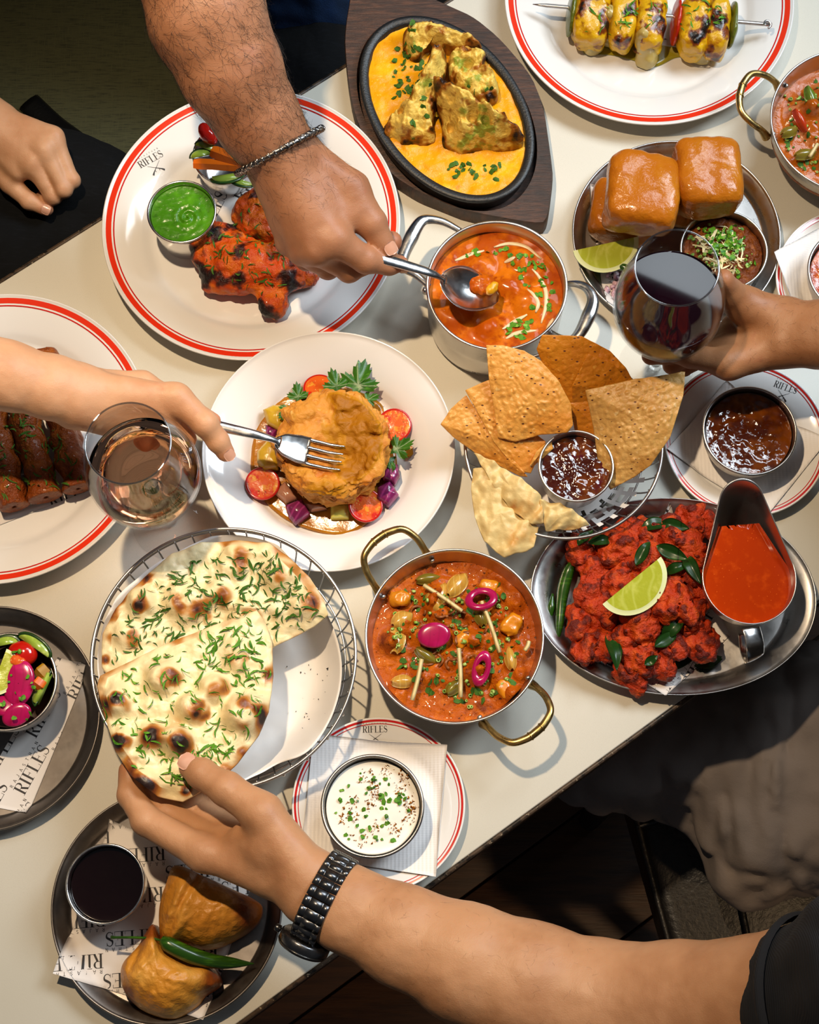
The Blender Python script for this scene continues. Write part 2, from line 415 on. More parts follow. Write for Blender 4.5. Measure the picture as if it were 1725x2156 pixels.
# ---------------------------------------------------------------- lettering
def stroke(pts, w):
    P = np.asarray(pts, float); w = np.broadcast_to(np.asarray(w, float), (len(P),)); d = np.gradient(P, axis=0); d /= np.linalg.norm(d, axis=1)[:, None] + 1e-9
    n = np.stack([-d[:, 1], d[:, 0]], 1) * w[:, None] / 2; V = np.empty((2 * len(P), 2)); V[0::2] = P + n; V[1::2] = P - n
    return V, [(2 * i, 2 * i + 1, 2 * i + 3, 2 * i + 2) for i in range(len(P) - 1)]
def arc(cx, cy, rx, ry, a0, a1, n=12):
    a = np.radians(np.linspace(a0, a1, n)); return np.stack([cx + rx * np.cos(a), cy + ry * np.sin(a)], 1)
def _rc(x0, y0, x1, y1): return np.array([(x0, y0), (x1, y0), (x1, y1), (x0, y1)], float), [(0, 1, 2, 3)]
def _g2(*ps):
    V = []; F = []; n = 0
    for v, f in ps: V.append(v); F += [tuple(i + n for i in q) for q in f]; n += len(v)
    return np.concatenate(V), F
_st = lambda x: [_rc(x, 0, x + .15, 1), _rc(x - .1, 0, x + .25, .035), _rc(x - .1, .965, x + .25, 1)]
def _glyphs():
    G = {}
    bowl = np.vstack([[(.25, .982)], arc(.42, .755, .2, .225, 90, -90, 14), [(.25, .53)]])
    G['R'] = (_g2(*_st(.1), stroke(bowl, np.concatenate([[.035, .035], np.interp(np.linspace(0, 1, 12), [0, .5, 1], [.05, .15, .05]), [.035, .035]])), stroke([(.40, .52), (.62, .02)], .15), _rc(.54, 0, .8, .035)), .80)
    G['I'] = (_g2(*_st(.1)), .40)
    G['F'] = (_g2(*_st(.1), _rc(.2, .965, .66, 1), _rc(.635, .76, .66, 1), _rc(.25, .49, .5, .525), _rc(.475, .4, .5, .62)), .70)
    G['L'] = (_g2(*_st(.1), _rc(.2, 0, .68, .035), _rc(.655, 0, .68, .26)), .72)
    G['E'] = (_g2(*_st(.1), _rc(.2, .965, .66, 1), _rc(.635, .76, .66, 1), _rc(.25, .49, .5, .525), _rc(.475, .4, .5, .62), _rc(.2, 0, .7, .035), _rc(.675, 0, .7, .26)), .74)
    s = np.vstack([arc(.31, .74, .21, .235, 20, 200, 12), arc(.31, .27, .22, .25, 110, -160, 18)[1:]]); s = spline(np.vstack([arc(.31, .745, .2, .23, 25, 215, 9), [(.31, .505)], arc(.31, .265, .22, .24, 35, -155, 9)]), 36)
    G['S'] = (_g2(stroke(s, np.interp(np.linspace(0, 1, 36), [0, .3, .5, .7, 1], [.04, .07, .17, .07, .04])), _rc(.49, .72, .52, .98), _rc(.08, .02, .11, .28)), .64)
    H = {}; k = .11
    H['R'] = _g2(_rc(.05, 0, .16, 1), stroke(np.vstack([[(.1, .945)], arc(.36, .74, .2, .205, 90, -90, 8), [(.1, .535)]]), k), stroke([(.34, .5), (.6, 0)], k))
    H['A'] = _g2(stroke([(0, 0), (.33, 1)], k), stroke([(.33, 1), (.66, 0)], k), _rc(.14, .28, .52, .38))
    H['J'] = _g2(_rc(.36, .25, .47, 1), stroke(arc(.235, .25, .18, .2, 0, -170, 8), k))
    H['S'] = stroke(spline(np.vstack([arc(.29, .74, .2, .2, 25, 220, 7), [(.29, .5)], arc(.29, .26, .21, .21, 40, -155, 7)]), 24), k)
    H['T'] = _g2(_rc(.26, 0, .37, 1), _rc(0, .9, .63, 1)); H['H'] = _g2(_rc(.04, 0, .15, 1), _rc(.5, 0, .61, 1), _rc(.1, .46, .55, .56)); H['N'] = _g2(_rc(.04, 0, .15, 1), _rc(.52, 0, .63, 1), stroke([(.09, 1), (.58, 0)], k))
    return G, H
SERIF, SANS = _glyphs()
def word_rifles(h):
    ps = []; x = 0
    for ch in 'RIFLES':
        (v, f), w = SERIF[ch]; ps.append((v * h + [x, 0], f)); x += w * h
    return _g2(*ps), x
def word_small(h, adv):
    ps = []
    for i, ch in enumerate('RAJASTHAN'): v, f = SANS[ch]; ps.append((v * h + [i * adv, 0], f))
    return _g2(*ps), 9 * adv
def logo2d(w):
    """small emblem: spaced line, big word, crossed rifles; width w, origin centre"""
    (v1, f1), L = word_rifles(1); s = w / L; (v2, f2), L2 = word_small(.2, L / 9)
    def rifle(sgn):
        pts = [(-.62, .0), (-.5, .02), (-.34, .035), (-.1, .03), (.15, .022), (.66, .012)]; wd = [.13, .12, .07, .055, .03, .018]
        V, F = stroke(pts, wd); g, gf = stroke([(-.22, .02), (-.26, -.1)], [.05, .03]); V, F = _g2((V, F), (g, gf)); a = .62; V = V @ np.array([[math.cos(a), math.sin(a)], [-math.sin(a), math.cos(a)]])
        V[:, 0] *= sgn; return V * 1.9 + [L / 2, -.95], [q[::sgn] for q in F]
    V, F = _g2((v1, f1), (v2 + [.03 * L, 1.25], f2), rifle(1), rifle(-1)); return (V - [L / 2, .3]) * s, F
def clip2d(V, F, poly):
    """keep lettering inside a convex outline"""
    bm = bmesh.new(); vs_ = [bm.verts.new((p[0], p[1], 0)) for p in V]
    for f in F:
        try: bm.faces.new([vs_[i] for i in f])
        except ValueError: pass
    P = np.asarray(poly, float)
    if np.cross(P[1] - P[0], P[2] - P[1]) < 0: P = P[::-1]
    for i in range(len(P)):
        a, b = P[i], P[(i + 1) % len(P)]; e = b - a
        bmesh.ops.bisect_plane(bm, geom=bm.verts[:] + bm.edges[:] + bm.faces[:], plane_co=(a[0], a[1], 0), plane_no=(e[1], -e[0], 0), clear_outer=True)
    bm.verts.index_update(); V2 = np.array([v.co[:2] for v in bm.verts]) if bm.verts else np.zeros((0, 2)); F2 = [tuple(v.index for v in f.verts) for f in bm.faces]; bm.free(); return V2, F2
def face_up(V, F):
    out = []
    for f in F:
        a, b, d = V[f[0]], V[f[1]], V[f[2]]
        out.append(f if np.cross(b[:2] - a[:2], d[:2] - b[:2]) >= 0 else f[::-1])
    return out
# ================================================================ materials shared by many things
STEEL = mat('brushed steel', (.62, .60, .58, 1), .32, 1, bump=[('noise:1,1,12', 60, 3, .06, .001)], rough_noise=(40, .26, .42))
STEEL_DULL = mat('worn steel', (.50, .48, .46, 1), .36, 1, layers=[('noise', 30, 5, .4, .75, (.40, .38, .365, 1))], bump=[('noise', 500, 3, .08, .0004)], rough_noise=(60, .24, .45))
STEEL_DARK = mat('aged dark steel', (.25, .225, .205, 1), .42, 1, layers=[('noise', 24, 5, .35, .75, (.16, .14, .125, 1))], rough_noise=(50, .34, .52))
CHROME = mat('polished steel', (.70, .69, .68, 1), .2, 1, rough_noise=(80, .14, .28))
BRASS = mat('brushed brass', (.60, .41, .15, 1), .3, 1, layers=[('noise', 90, 4, .4, .7, (.42, .27, .09, 1))], rough_noise=(120, .22, .42))
CHINA = mat('white glazed china', '#e6e4e1', .12, Specular_IOR_Level=.5, Coat_Weight=.4, Coat_Roughness=.05)
CHINA_W = mat('bright white china', '#ece8e4', .1, Coat_Weight=.5, Coat_Roughness=.04)
RED = mat('red glazed band', '#dc3216', .18, Coat_Weight=.4)
DRED = mat('deep red glazed band', '#c01f1c', .18, Coat_Weight=.4)
INK = mat('black ink', '#241f1f', .6)
PAPER = mat('printed liner paper', '#d9d2cc', .75, bump=[('noise', 900, 2, .08, .0003)])
NAPKIN = mat('embossed paper napkin', '#efebe8', .85, bump=[('wave:1,1,1,0', 95, 0, .25, .0006), ('wave:1,1,1,1.5708', 160, 0, .12, .0004)])
NAPKIN_P = mat('plain white paper', '#eeeae6', .8, bump=[('noise', 700, 2, .06, .0003)])
HERB = mat('chopped green herb', '#568c22', .6, Specular_IOR_Level=.2, layers=[('noise', 260, 2, .45, .66, '#376a17'), ('noise', 170, 2, .58, .7, '#86b244')])
HERB_D = mat('cooked dark herb', '#426a22', .6, Specular_IOR_Level=.2, layers=[('noise', 200, 2, .5, .7, '#274614')])
CHIVE = mat('cut spring onion', '#7fa33a', .4, layers=[('noise', 240, 2, .45, .65, '#b7cf74'), ('noise', 150, 2, .5, .65, '#4d7a24')])
SPICE = mat('brown spice dust', '#c07a2c', .9, Specular_IOR_Level=.1, layers=[('noise', 300, 2, .5, .65, '#9c5a1c')])
CRUMB = mat('burnt crumb', '#1f130d', .8)
# ================================================================ setting: floor, table, bench
TA = math.radians(35.3)                       # direction of the table's long edges
TD = np.array([math.cos(TA), math.sin(TA)]); TN = np.array([-TD[1], TD[0]])
E0 = np.array([-.0151, .0798])                # a point on the near long edge
def tab(u, v): return E0 + TD * u + TN * v    # u along, v across (0..TW)
TW = .684
FLOOR = mat('dark brown floorboards', '#4f2f14', .5, layers=[('noise:1,9,1,.616', 9, 6, .35, .7, '#351e0d')], bump=[('noise:1,12,1,.616', 30, 4, .25, .002)])
bw = .16
floor = mk('floor', ([(-3, -3, -.06), (3, -3, -.06), (3, 3, -.06), (-3, 3, -.06)] + [(-3, -3, -.012), (3, -3, -.012), (3, 3, -.012), (-3, 3, -.012)], [(0, 1, 2, 3)[::-1], (4, 5, 6, 7), (0, 1, 5, 4), (1, 2, 6, 5), (2, 3, 7, 6), (3, 0, 4, 7)]), mat('floor gap', '#24160b', .8), kind='structure', smooth=False, org=(0, 0, -.06))
for i in range(-9, 4):
    v0 = i * bw; p = [tab(-1.2, v0 + .0015), tab(1.5, v0 + .0015), tab(1.5, v0 + bw - .0015), tab(-1.2, v0 + bw - .0015)]
    mk('floorboard', prism(p, -.0118, 0, .0012), FLOOR, floor, smooth=False)
TOP = mat('speckled off-white laminate', '#d5d0c3', .38, layers=[('noise', 1400, 3, .55, .75, '#bdb8aa'), ('noise', 3, 3, .4, .8, '#cbc7b8'), ('wave:1,1,1,.616', 420, 3, .8, 1, '#c6c1b3')], bump=[('noise', 900, 2, .1, .0003), ('wave:1,1,1,.616', 420, 2, .04, .0002)], Specular_IOR_Level=.35)
tb = thing('dining_table', 'long pale laminate dining table carrying all the dishes', 'table', (*tab(.35, TW / 2), 0))
mk('tabletop', prism([tab(-.75, 0), tab(1.35, 0), tab(1.35, TW), tab(-.75, TW)], T - .028, T, .0012), TOP, tb, smooth=False)
EDGE = mat('worn dark edge strip', '#4a3a2c', .5, layers=[('noise:1,1,8', 120, 4, .45, .62, '#17110d'), ('noise', 300, 3, .62, .72, '#a5937a')])
for v0, v1 in ((-.0035, -.0001), (TW + .0001, TW + .0035)):
    mk('edge_strip', prism([tab(-.75, v0), tab(1.35, v0), tab(1.35, v1), tab(-.75, v1)], T - .029, T - .0004), EDGE, tb, smooth=False)
DKMET = mat('black painted metal', '#101010', .5)
for u in (-.35, .95):
    p = tab(u, TW / 2); mk('pedestal', lathe([(.0001, .0), (.21, 0), (.21, .012), (.05, .03), (.035, .05), (.035, T - .05), (.12, T - .029), (.0001, T - .029)], 40, (*p, 0), cap=False), DKMET, tb)
# upholstered bench behind the far edge
OLIVE = mat('olive woven upholstery', '#4a4b30', .85, layers=[('noise:1,14,1,.616', 60, 3, .45, .7, '#30321f'), ('noise:14,1,1,.616', 60, 3, .5, .7, '#4c4d31')], bump=[('noise:1,14,1,.616', 120, 2, .5, .001), ('noise:14,1,1,.616', 120, 2, .5, .001)])
be = thing('banquette_bench', 'olive green woven banquette bench behind the table', 'bench', (*tab(-.1, TW + .5), 0))
def soft_box(u0, u1, v0, v1, z0, z1, r):
    P = [tab(u0, v0), tab(u1, v0), tab(u1, v1), tab(u0, v1)]; return prism(P, z0, z1, r)
mk('bench_base', soft_box(-1.1, 1.3, TW + .16, TW + .62, 0, .34, .004), mat('dark bench base', '#17130f', .7), be, smooth=False)
for u0 in (-1.1, -.31, .48):
    mk('seat_cushion', soft_box(u0, u0 + .785, TW + .10, TW + .60, .341, .46, .02), OLIVE, be, sharp=50)
    mk('back_cushion', soft_box(u0, u0 + .785, TW + .545, TW + .66, .461, 1.0, .03), OLIVE, be, sharp=50)
# ================================================================ plates, bowls, cutlery
def zin(R, rimh, well, wz=.005, b=1.6):
    def f(r):
        t = np.clip((np.asarray(r, float) - well) / (R - well), 0, 1); return T + wz + (rimh - wz) * (b * t - (b - 1) * t * t) * sstep(0, .25, t) + 0 * t
    return f
def plate(name, x, y, R, rimh, well, label, cat, m, bands=(), logo=None, group=None, bead=0, wz=.005, z0=0.0, b=1.6):
    zf = zin(R, rimh, well, wz, b); o = thing(name, label, cat, (x, y, T + z0), group)
    rs = np.concatenate([np.linspace(well, R - .002, 14)])
    inner = [(r, float(zf(r)) - T) for r in rs[::-1]]; th = .0028 if not bead else .0012
    prof = [(.0001, .0016), (well * .86, .0016), (well * .87, 0), (well * .93, 0), (well * .97, wz - th)] + [(r, float(zf(r)) - T - th) for r in rs[2:-1]] + [(R - .0004, rimh - th * .6), (R, rimh - th * .2), (R - .0006, rimh + .0004), (R - .0016, rimh + .0002)] + inner + [(.0001, wz)]
    if bead:
        k = prof.index((R - .0004, rimh - th * .6)); prof[k:k + 4] = [(R - bead, rimh - bead), (R - .2 * bead, rimh - bead * .9), (R, rimh - bead * .3), (R - .3 * bead, rimh + bead * .3), (R - bead * 1.2, rimh + bead * .2)]
    mk('plate_body', lathe(prof, 128, (x, y, T + z0)), m, o)
    for r0, r1, bm_ in bands:
        q = np.linspace(r0, r1, 5); top = [(r, float(zf(r)) - T + .00022) for r in q]
        mk('rim_band', lathe(top, 128, (x, y, T + z0), cap=False), bm_, o)
    if logo:
        lx, ly, ang, w = logo; V, F = logo2d(w); F = face_up(np.column_stack([V, V[:, 0] * 0]), F); ca, sa = math.cos(ang), math.sin(ang)
        W2 = V @ np.array([[ca, sa], [-sa, ca]]) + [lx, ly]; z = zf(np.hypot(W2[:, 0] - x, W2[:, 1] - y)) + z0 + .0003
        tag(mk('printed_logo', (np.column_stack([W2, z]), F), INK, o, smooth=False), 'black printed RAJASTHAN RIFLES emblem with crossed rifles')
    return o, (lambda X, Y, z0=z0: zf(np.hypot(np.asarray(X) - x, np.asarray(Y) - y)) + z0)
def vessel(prof_out, th, x, y, z0=0.0, seg=96, bead=.0012):
    """open cup from an outer profile [(r,z)...] bottom to rim"""
    p = [(.0001, prof_out[0][1])] + list(prof_out); R, H = prof_out[-1]
    top = [(R + bead * .9, H - bead * .3), (R + bead, H + bead * .5), (R + bead * .3, H + bead * 1.2), (R - bead * .6, H + bead * .9), (R - th, H)]
    inn = [(max(r - th, .0001), z + (th if i == 0 else 0)) for i, (r, z) in enumerate(prof_out)][::-1]
    return lathe(p + top + inn[1:] + [(.0001, prof_out[0][1] + th)], seg, (x, y, T + z0), cap=False)
def cup(name, x, y, R, H, label, cat, m, z0=0.0, rb=None, group=None, bead=.0012, round_=.3, seg=96):
    rb = rb or R * .82; pr = [(rb * .9, 0), (rb, .0025)]
    for t in np.linspace(.12, 1, 9): pr.append((rb + (R - rb) * (1 - (1 - t) ** (1 + round_ * 3)), H * t))
    return mk(name, vessel(pr, .0009, x, y, z0, seg, bead), m, None, label, cat, group, org=(x, y, T + z0))
def wall_r(R, rb, H, round_, z):
    t = z / H; return rb + (R - rb) * (1 - (1 - t) ** (1 + round_ * 3))
BANDS = lambda R: [(R - .0088, R - .0038, RED), (R - .0116, R - .0104, DRED)]
SBAND = lambda R: [(R - .0036, R - .0012, DRED), (R - .0058, R - .0051, DRED)]
# big red-banded dinner plates
P_TL, z_TL = plate('dinner_plate', -.1662, .6934, .14, .024, .092, 'white red-rimmed dinner plate under the tandoori chicken with printed emblem', 'plate', CHINA, BANDS(.14), logo=(*at(318, 336, .02)[:2], .62, .026))
P_L, z_L = plate('dinner_plate', -.3894, .4822, .1385, .024, .092, 'white red-rimmed dinner plate under the minced kebabs at left edge', 'plate', CHINA, BANDS(.1385))
P_TR, z_TR = plate('dinner_plate', .2160, .9325, .141, .024, .092, 'white red-rimmed dinner plate holding the skewer at top', 'plate', CHINA, BANDS(.141))
# wide white bowl plate
P_W, z_W = plate('pasta_bowl', -.0898, .4645, .1128, .034, .067, 'plain white wide-rimmed bowl holding the puff pastry pie', 'bowl', CHINA_W, (), wz=.006, b=1.55)
# saucers
P_S, z_S = plate('saucer', -.044, .1542, .0734, .016, .048, 'small white red-rimmed saucer with emblem under the yoghurt bowl', 'saucer', CHINA, SBAND(.0734), logo=(*at(790, 1538, .013)[:2], 0.02, .0215))
P_M, z_M = plate('saucer', .2845, .4790, .0734, .016, .048, 'small white red-rimmed saucer with emblem under the amber chutney cup at right', 'saucer', CHINA, SBAND(.0734), logo=(*at(1654, 818, .013)[:2], -.42, .0215))
P_R, z_R = plate('saucer', .395, .6329, .0734, .016, .048, 'small white saucer with faint red rim cut off by right edge', 'saucer', CHINA, SBAND(.0734))
# steel plates
P_PAV, z_PAV = plate('steel_plate', .2318, .6815, .0975, .017, .083, 'round steel plate under the bread buns', 'plate', STEEL_DULL, bead=.0016, wz=.002)
P_SAL, z_SAL = plate('steel_plate', -.3815, .2285, .098, .017, .083, 'dark round steel plate under the beet salad bowl at left edge', 'plate', STEEL_DARK, bead=.0016, wz=.002)
P_SAM, z_SAM = plate('steel_plate', -.2195, .0710, .0965, .017, .082, 'dark round steel plate under the two samosas', 'plate', STEEL_DARK, bead=.0016, wz=.002)
# oval platter: a rounder plate stretched
def oval_plate():
    x, y = .2125, .334; a, b_ = .1245, .0885; zf = zin(1, .018, .8, .002); o = thing('oval_platter', 'oval steel platter heaped with red fried chicken pieces', 'platter', (x, y, T))
    rs = np.linspace(.80, .985, 10); prof = [(.001, 0), (.79, 0), (.81, .001)] + [(r, float(zf(r)) - T - .001) for r in rs[2:]] + [(1.0, .0165), (1.002, .018), (.996, .0188), (.99, .0182)] + [(r, float(zf(r)) - T) for r in rs[::-1]] + [(.001, .002)]
    mk('platter_body', lathe(prof, 140, (x, y, T), sx=a, sy=b_, cap=False, rz=-.03), STEEL_DULL, o)
    return o, (lambda X, Y: zf(np.hypot((np.asarray(X) - x) / a, (np.asarray(Y) - y) / b_)))
P_OV, z_OV = oval_plate()
# ---------------------------------------------------------------- cups
RAITA_C = cup('steel_bowl', -.0481, .1492, .0413, .038, 'small steel bowl of white yoghurt on the lower saucer', 'bowl', STEEL_DULL, z0=.0056, rb=.030, bead=.0016)
MANGO_C = cup('steel_cup', .2830, .4767, .0405, .036, 'steel cup of amber chutney on a napkin-covered saucer', 'cup', STEEL_DULL, z0=.0062, rb=.031, bead=.0014)
RIGHT_C = cup('steel_bowl', .3870, .6290, .0415, .038, 'steel bowl of red curry cut off by right edge', 'bowl', STEEL, z0=.0056, rb=.030, bead=.0014)
PCH_C = cup('steel_cup', .1265, .4362, .0315, .040, 'small steel cup of plum chutney in the papad basket', 'cup', STEEL, z0=.028, rb=.0265, bead=.0013, round_=.15)
GCH_C = cup('steel_cup', -.2266, .6886, .0308, .047, 'small steel cup of green chutney beside the chicken', 'cup', CHROME, z0=.0054, rb=.0262, bead=.0013, round_=.12)
TAM_C = cup('steel_cup', -.2653, .0863, .0313, .045, 'small steel cup of nearly black tamarind sauce beside the samosas', 'cup', CHROME, z0=.0030, rb=.027, bead=.0011, round_=.12)
KEE_C = cup('steel_bowl', .2690, .6500, .0388, .044, 'steel bowl of spiced mince topped with cheese and greens', 'bowl', STEEL, z0=.0024, rb=.030, bead=.0013)
SAL_C = cup('steel_bowl', -.3570, .2528, .0410, .046, 'steel bowl of pickled beet salad at left edge', 'bowl', STEEL_DULL, z0=.0030, rb=.033, bead=.0014)
VEG_C = cup('steel_bowl', *at(474, 322, .045)[:2], .0300, .036, 'steel bowl of carrot and cucumber salad beside the hand', 'bowl', CHROME, z0=.0054, rb=.024, bead=.0012)
# ---------------------------------------------------------------- kadai pans with brass handles
def kadai(x, y, R, H, angs, label):
    o = thing('kadai_pan', label, 'pan', (x, y, T)); pr = [(R * .52, 0), (R * .60, .002)]
    for t in np.linspace(.1, 1, 12): pr.append((R * (.60 + .40 * (1 - (1 - t) ** 2.1)), H * t))
    mk('pan_body', vessel(pr, .0012, x, y, 0, 128, .0011), STEEL, o)
    for a in angs:
        er = np.array([math.cos(a), math.sin(a), 0]); et = np.array([-er[1], er[0], 0]); c0 = np.array([x, y, T])
        W = lambda r, t, z: c0 + er * r + et * t + np.array([0, 0, z])
        pts = spline([W(R - .004, -.0265, H - .020), W(R + .003, -.0268, H - .010), W(R + .014, -.0262, H - .003), W(R + .0255, -.021, H + .002), W(R + .0305, -.010, H + .003), W(R + .0315, 0, H + .0033), W(R + .0305, .010, H + .003), W(R + .0255, .021, H + .002), W(R + .014, .0262, H - .003), W(R + .003, .0268, H - .010), W(R - .004, .0265, H - .020)], 60)
        rad = np.interp(np.linspace(0, 1, 60), [0, .1, .3, .5, .7, .9, 1], [.0046, .0031, .0031, .0036, .0031, .0031, .0046])
        h_ = mk('handle', tube(pts, rad, 12), BRASS, o)
        for s in (-.006, .006):
            mk('handle_ring', tube([W(R + .0312, s - .0006, H + .0032), W(R + .0312, s, H + .0032), W(R + .0312, s + .0006, H + .0032)], .0040, 14), BRASS, h_)
        for t in (-.0265, .0265):
            q = W(math.sqrt(R * R - t * t) - .0045, t, H - .012); V, F = lathe([(.0001, .0016), (.0016, .0013), (.0024, .0004), (.0024, -.0012), (.0001, -.0012)], 14, cap=False)
            mk('rivet', xf((V, F), frame(-er, (0, 0, 1))[:, [1, 2, 0]], q), STEEL, o)
    return o, pr
K1, K1p = kadai(.0207, .2908, .0748, .054, (math.radians(127), math.radians(-51)), 'round steel pan with brass handles and vegetable curry at centre')
K2, K2p = kadai(.3936, .7769, .0748, .054, (math.radians(163), math.radians(-17)), 'round steel pan with brass handle cut off by right edge')
# ---------------------------------------------------------------- saucepan
def saucepan():
    x, y, R, H = .0605, .6045, .0618, .072; o = thing('saucepan', 'straight-sided steel saucepan of orange curry with two steel handles', 'saucepan', (x, y, T))
    pr = [(R * .86, 0), (R * .95, .002), (R * .985, .006), (R * .99, .012), (R, H * .5), (R, H)]
    mk('pan_body', vessel(pr, .0016, x, y, 0, 128, .0014), STEEL, o)
    L = [at(970, 486, .058), at(936, 468, .060), at(906, 462, .061), at(886, 468, .062), at(866, 500, .062), at(848, 542, .061), at(853, 564, .060), at(878, 580, .058), at(906, 604, .055)]
    Rr = [at(1190, 598, .055), at(1216, 598, .059), at(1238, 608, .061), at(1249, 632, .062), at(1240, 664, .062), at(1222, 700, .061), at(1204, 716, .060), at(1180, 712, .058), at(1158, 700, .055)]
    for pts in (L, Rr):
        P = spline(pts, 50); rad = np.interp(np.linspace(0, 1, 50), [0, .12, .3, .5, .68, .85, 1], [.0028, .0036, .0048, .0068, .0052, .0036, .0030])
        mk('handle', tube(P, rad, 14, flat=.62), CHROME, o)
        for q in (pts[0], pts[-1]):
            d = np.array([q[0] - x, q[1] - y, 0]); d /= np.linalg.norm(d); V, F = lathe([(.0001, .0035), (.003, .003), (.0038, .0015), (.0038, -.002), (.0001, -.002)], 16, cap=False)
            mk('rivet', xf((V, F), frame(d, (0, 0, 1))[:, [1, 2, 0]], np.array([x, y, T + .046]) + d * (R + .0016)), CHROME, o)
    return o
POT = saucepan()
# ---------------------------------------------------------------- wire baskets
def basket(name, x, y, R, H, rb, label, nw, band, m):
    o = thing(name, label, 'basket', (x, y, T))
    if band: mk('rim_band', lathe([(R - .0008, H - band), (R + .0008, H - band), (R + .0016, H - .001), (R + .001, H), (R - .0004, H), (R - .0012, H - .001), (R - .0008, H - band)], 128, (x, y, T), cap=False), m, o)
    else: mk('rim_wire', tube([(x + R * math.cos(a), y + R * math.sin(a), T + H) for a in np.linspace(0, 2 * PI, 128, endpoint=False)], .0016, 8, closed=True), m, o)
    mk('base_ring', tube([(x + rb * math.cos(a), y + rb * math.sin(a), T + .0016) for a in np.linspace(0, 2 * PI, 96, endpoint=False)], .0015, 8, closed=True), m, o)
    rm = (R + rb) / 2
    mk('middle_ring', tube([(x + (rb + (R - rb) * .55) * math.cos(a), y + (rb + (R - rb) * .55) * math.sin(a), T + H * .42) for a in np.linspace(0, 2 * PI, 96, endpoint=False)], .0009, 6, closed=True), m, o)
    P = spline([(rb * .35, 0, .0026), (rb * .97, 0, .0032), (rb + (R - rb) * .55, 0, H * .42), (R - .0018, 0, H * .85), (R - .0018, 0, H - .001)], 14)
    V, F = tube(P, .0008, 6); V = V + np.array([x, y, T]); w0 = mk('wire', (V, F), m, o)
    for i in range(1, nw):
        n = w0.copy(); COL.objects.link(n); n.parent = o; n.rotation_euler.z = 2 * PI * i / nw; WL[n] = WL[o]
    return o
NB = basket('bread_basket', -.1730, .2713, .1105, .066, .088, 'round metal wire basket lined with white paper holding the naan', 44, .0075, STEEL_DULL)
for i, a in enumerate(np.radians([-62, -50, -38, -26, -14, -2, 10])):
    q = (-.1730 + .1117 * math.cos(a), .2713 + .1117 * math.sin(a), T + .062); V, F = blob(np.array(q), (.0016, .0016, .0032), h=.0006, amp=.05)
    mk('rim_bead', (V, F), STEEL, NB)
PB = basket('papad_basket', .1178, .4626, .0862, .050, .056, 'shallow metal wire basket filled with crisp papads', 36, 0, STEEL_DULL)
# ---------------------------------------------------------------- gravy boat
def boat():
    """tear-shaped steel sauce boat with spout up the picture"""
    B = at(1577, 1218, .055); cx, cy = B[0], B[1]; o = thing('gravy_boat', 'steel gravy boat of red sauce standing on the oval platter', 'gravy boat', (cx, cy, T + .004))
    dirv = at(1548, 1030, .055)[:2] - at(1590, 1320, .055)[:2]; ang = math.atan2(dirv[1], dirv[0]); n = 72
    def outline(sc, zz, lip):
        pts = []
        for i in range(n):
            t = 2 * PI * i / n; ct, st = math.cos(t), math.sin(t)
            X = max(.0400 * ct, .0615 * ct / max(abs(ct), .001) + .0195 * ct if ct > .34 else -1) * sc; Y = (.0395 if ct <= .34 else .0195) * st * sc
            z = zz + lip * max(X / sc / .081, 0) ** 2.2; pts.append((X, Y, z))
        P = np.array(pts); ca, sa = math.cos(ang), math.sin(ang); return np.column_stack([P[:, 0] * ca - P[:, 1] * sa + cx, P[:, 0] * sa + P[:, 1] * ca + cy, P[:, 2] + T + .004])
    R = [outline(.55, 0, 0), outline(.62, .003, 0), outline(.78, .014, .001), outline(.92, .030, .006), outline(.99, .045, .014), outline(1.0, .052, .022), outline(1.015, .0532, .0225), outline(1.0, .0542, .0222), outline(.985, .0528, .0215), outline(.965, .045, .014), outline(.89, .030, .006), outline(.75, .0148, .001), outline(.58, .0042, 0)]
    V = np.concatenate(R); F = []
    for i in range(len(R) - 1):
        for j in range(n): k = (j + 1) % n; F.append((i * n + j, i * n + k, (i + 1) * n + k, (i + 1) * n + j))
    F.append(tuple(range(n))[::-1]); F.append(tuple((len(R) - 1) * n + j for j in range(n)))
    mk('boat_body', (V, F), STEEL, o)
    ca, sa = math.cos(ang), math.sin(ang); W = lambda X, Y, z: np.array([X * ca - Y * sa + cx, X * sa + Y * ca + cy, T + .004 + z])
    P = spline([W(-.0425, .004, .050), W(-.050, .003, .050), W(-.060, .002, .047), W(-.066, .001, .036), W(-.062, 0, .022), W(-.052, 0, .014), W(-.040, 0, .016)], 26)
    mk('handle', tube(P, .0085, 12, flat=.14, up=(ca, sa, .6)), CHROME, o)
    s = outline(.955, .0425, .006)
    V2 = [s.mean(0)] + [s.mean(0) + (q - s.mean(0)) * f for f in (.25, .5, .75, .9, 1) for q in s]; F2 = [(0, 1 + j, 1 + (j + 1) % n) for j in range(n)] + [(1 + i * n + j, 1 + (i + 1) * n + j, 1 + (i + 1) * n + (j + 1) % n, 1 + i * n + (j + 1) % n) for i in range(4) for j in range(n)]
    V2 = np.array(V2); V2[:, 2] = np.clip(V2[:, 2], 0, T + .004 + .0432); X2 = (V2[:, :2] - [cx, cy]) @ np.array([ca, sa]); V2[:, :2] -= np.outer(np.maximum(X2 - .050, 0), [ca, sa])
    mk('red_sauce', (V2, F2), mat('red hot sauce', '#a02e03', .1, layers=[('noise', 90, 3, .5, .75, '#b33d07'), ('vor', 260, 0, .12, .04, '#d8601a')], Specular_IOR_Level=.3), None, 'smooth orange-red hot sauce filling the gravy boat', 'sauce')
    return o
BOAT = boat()
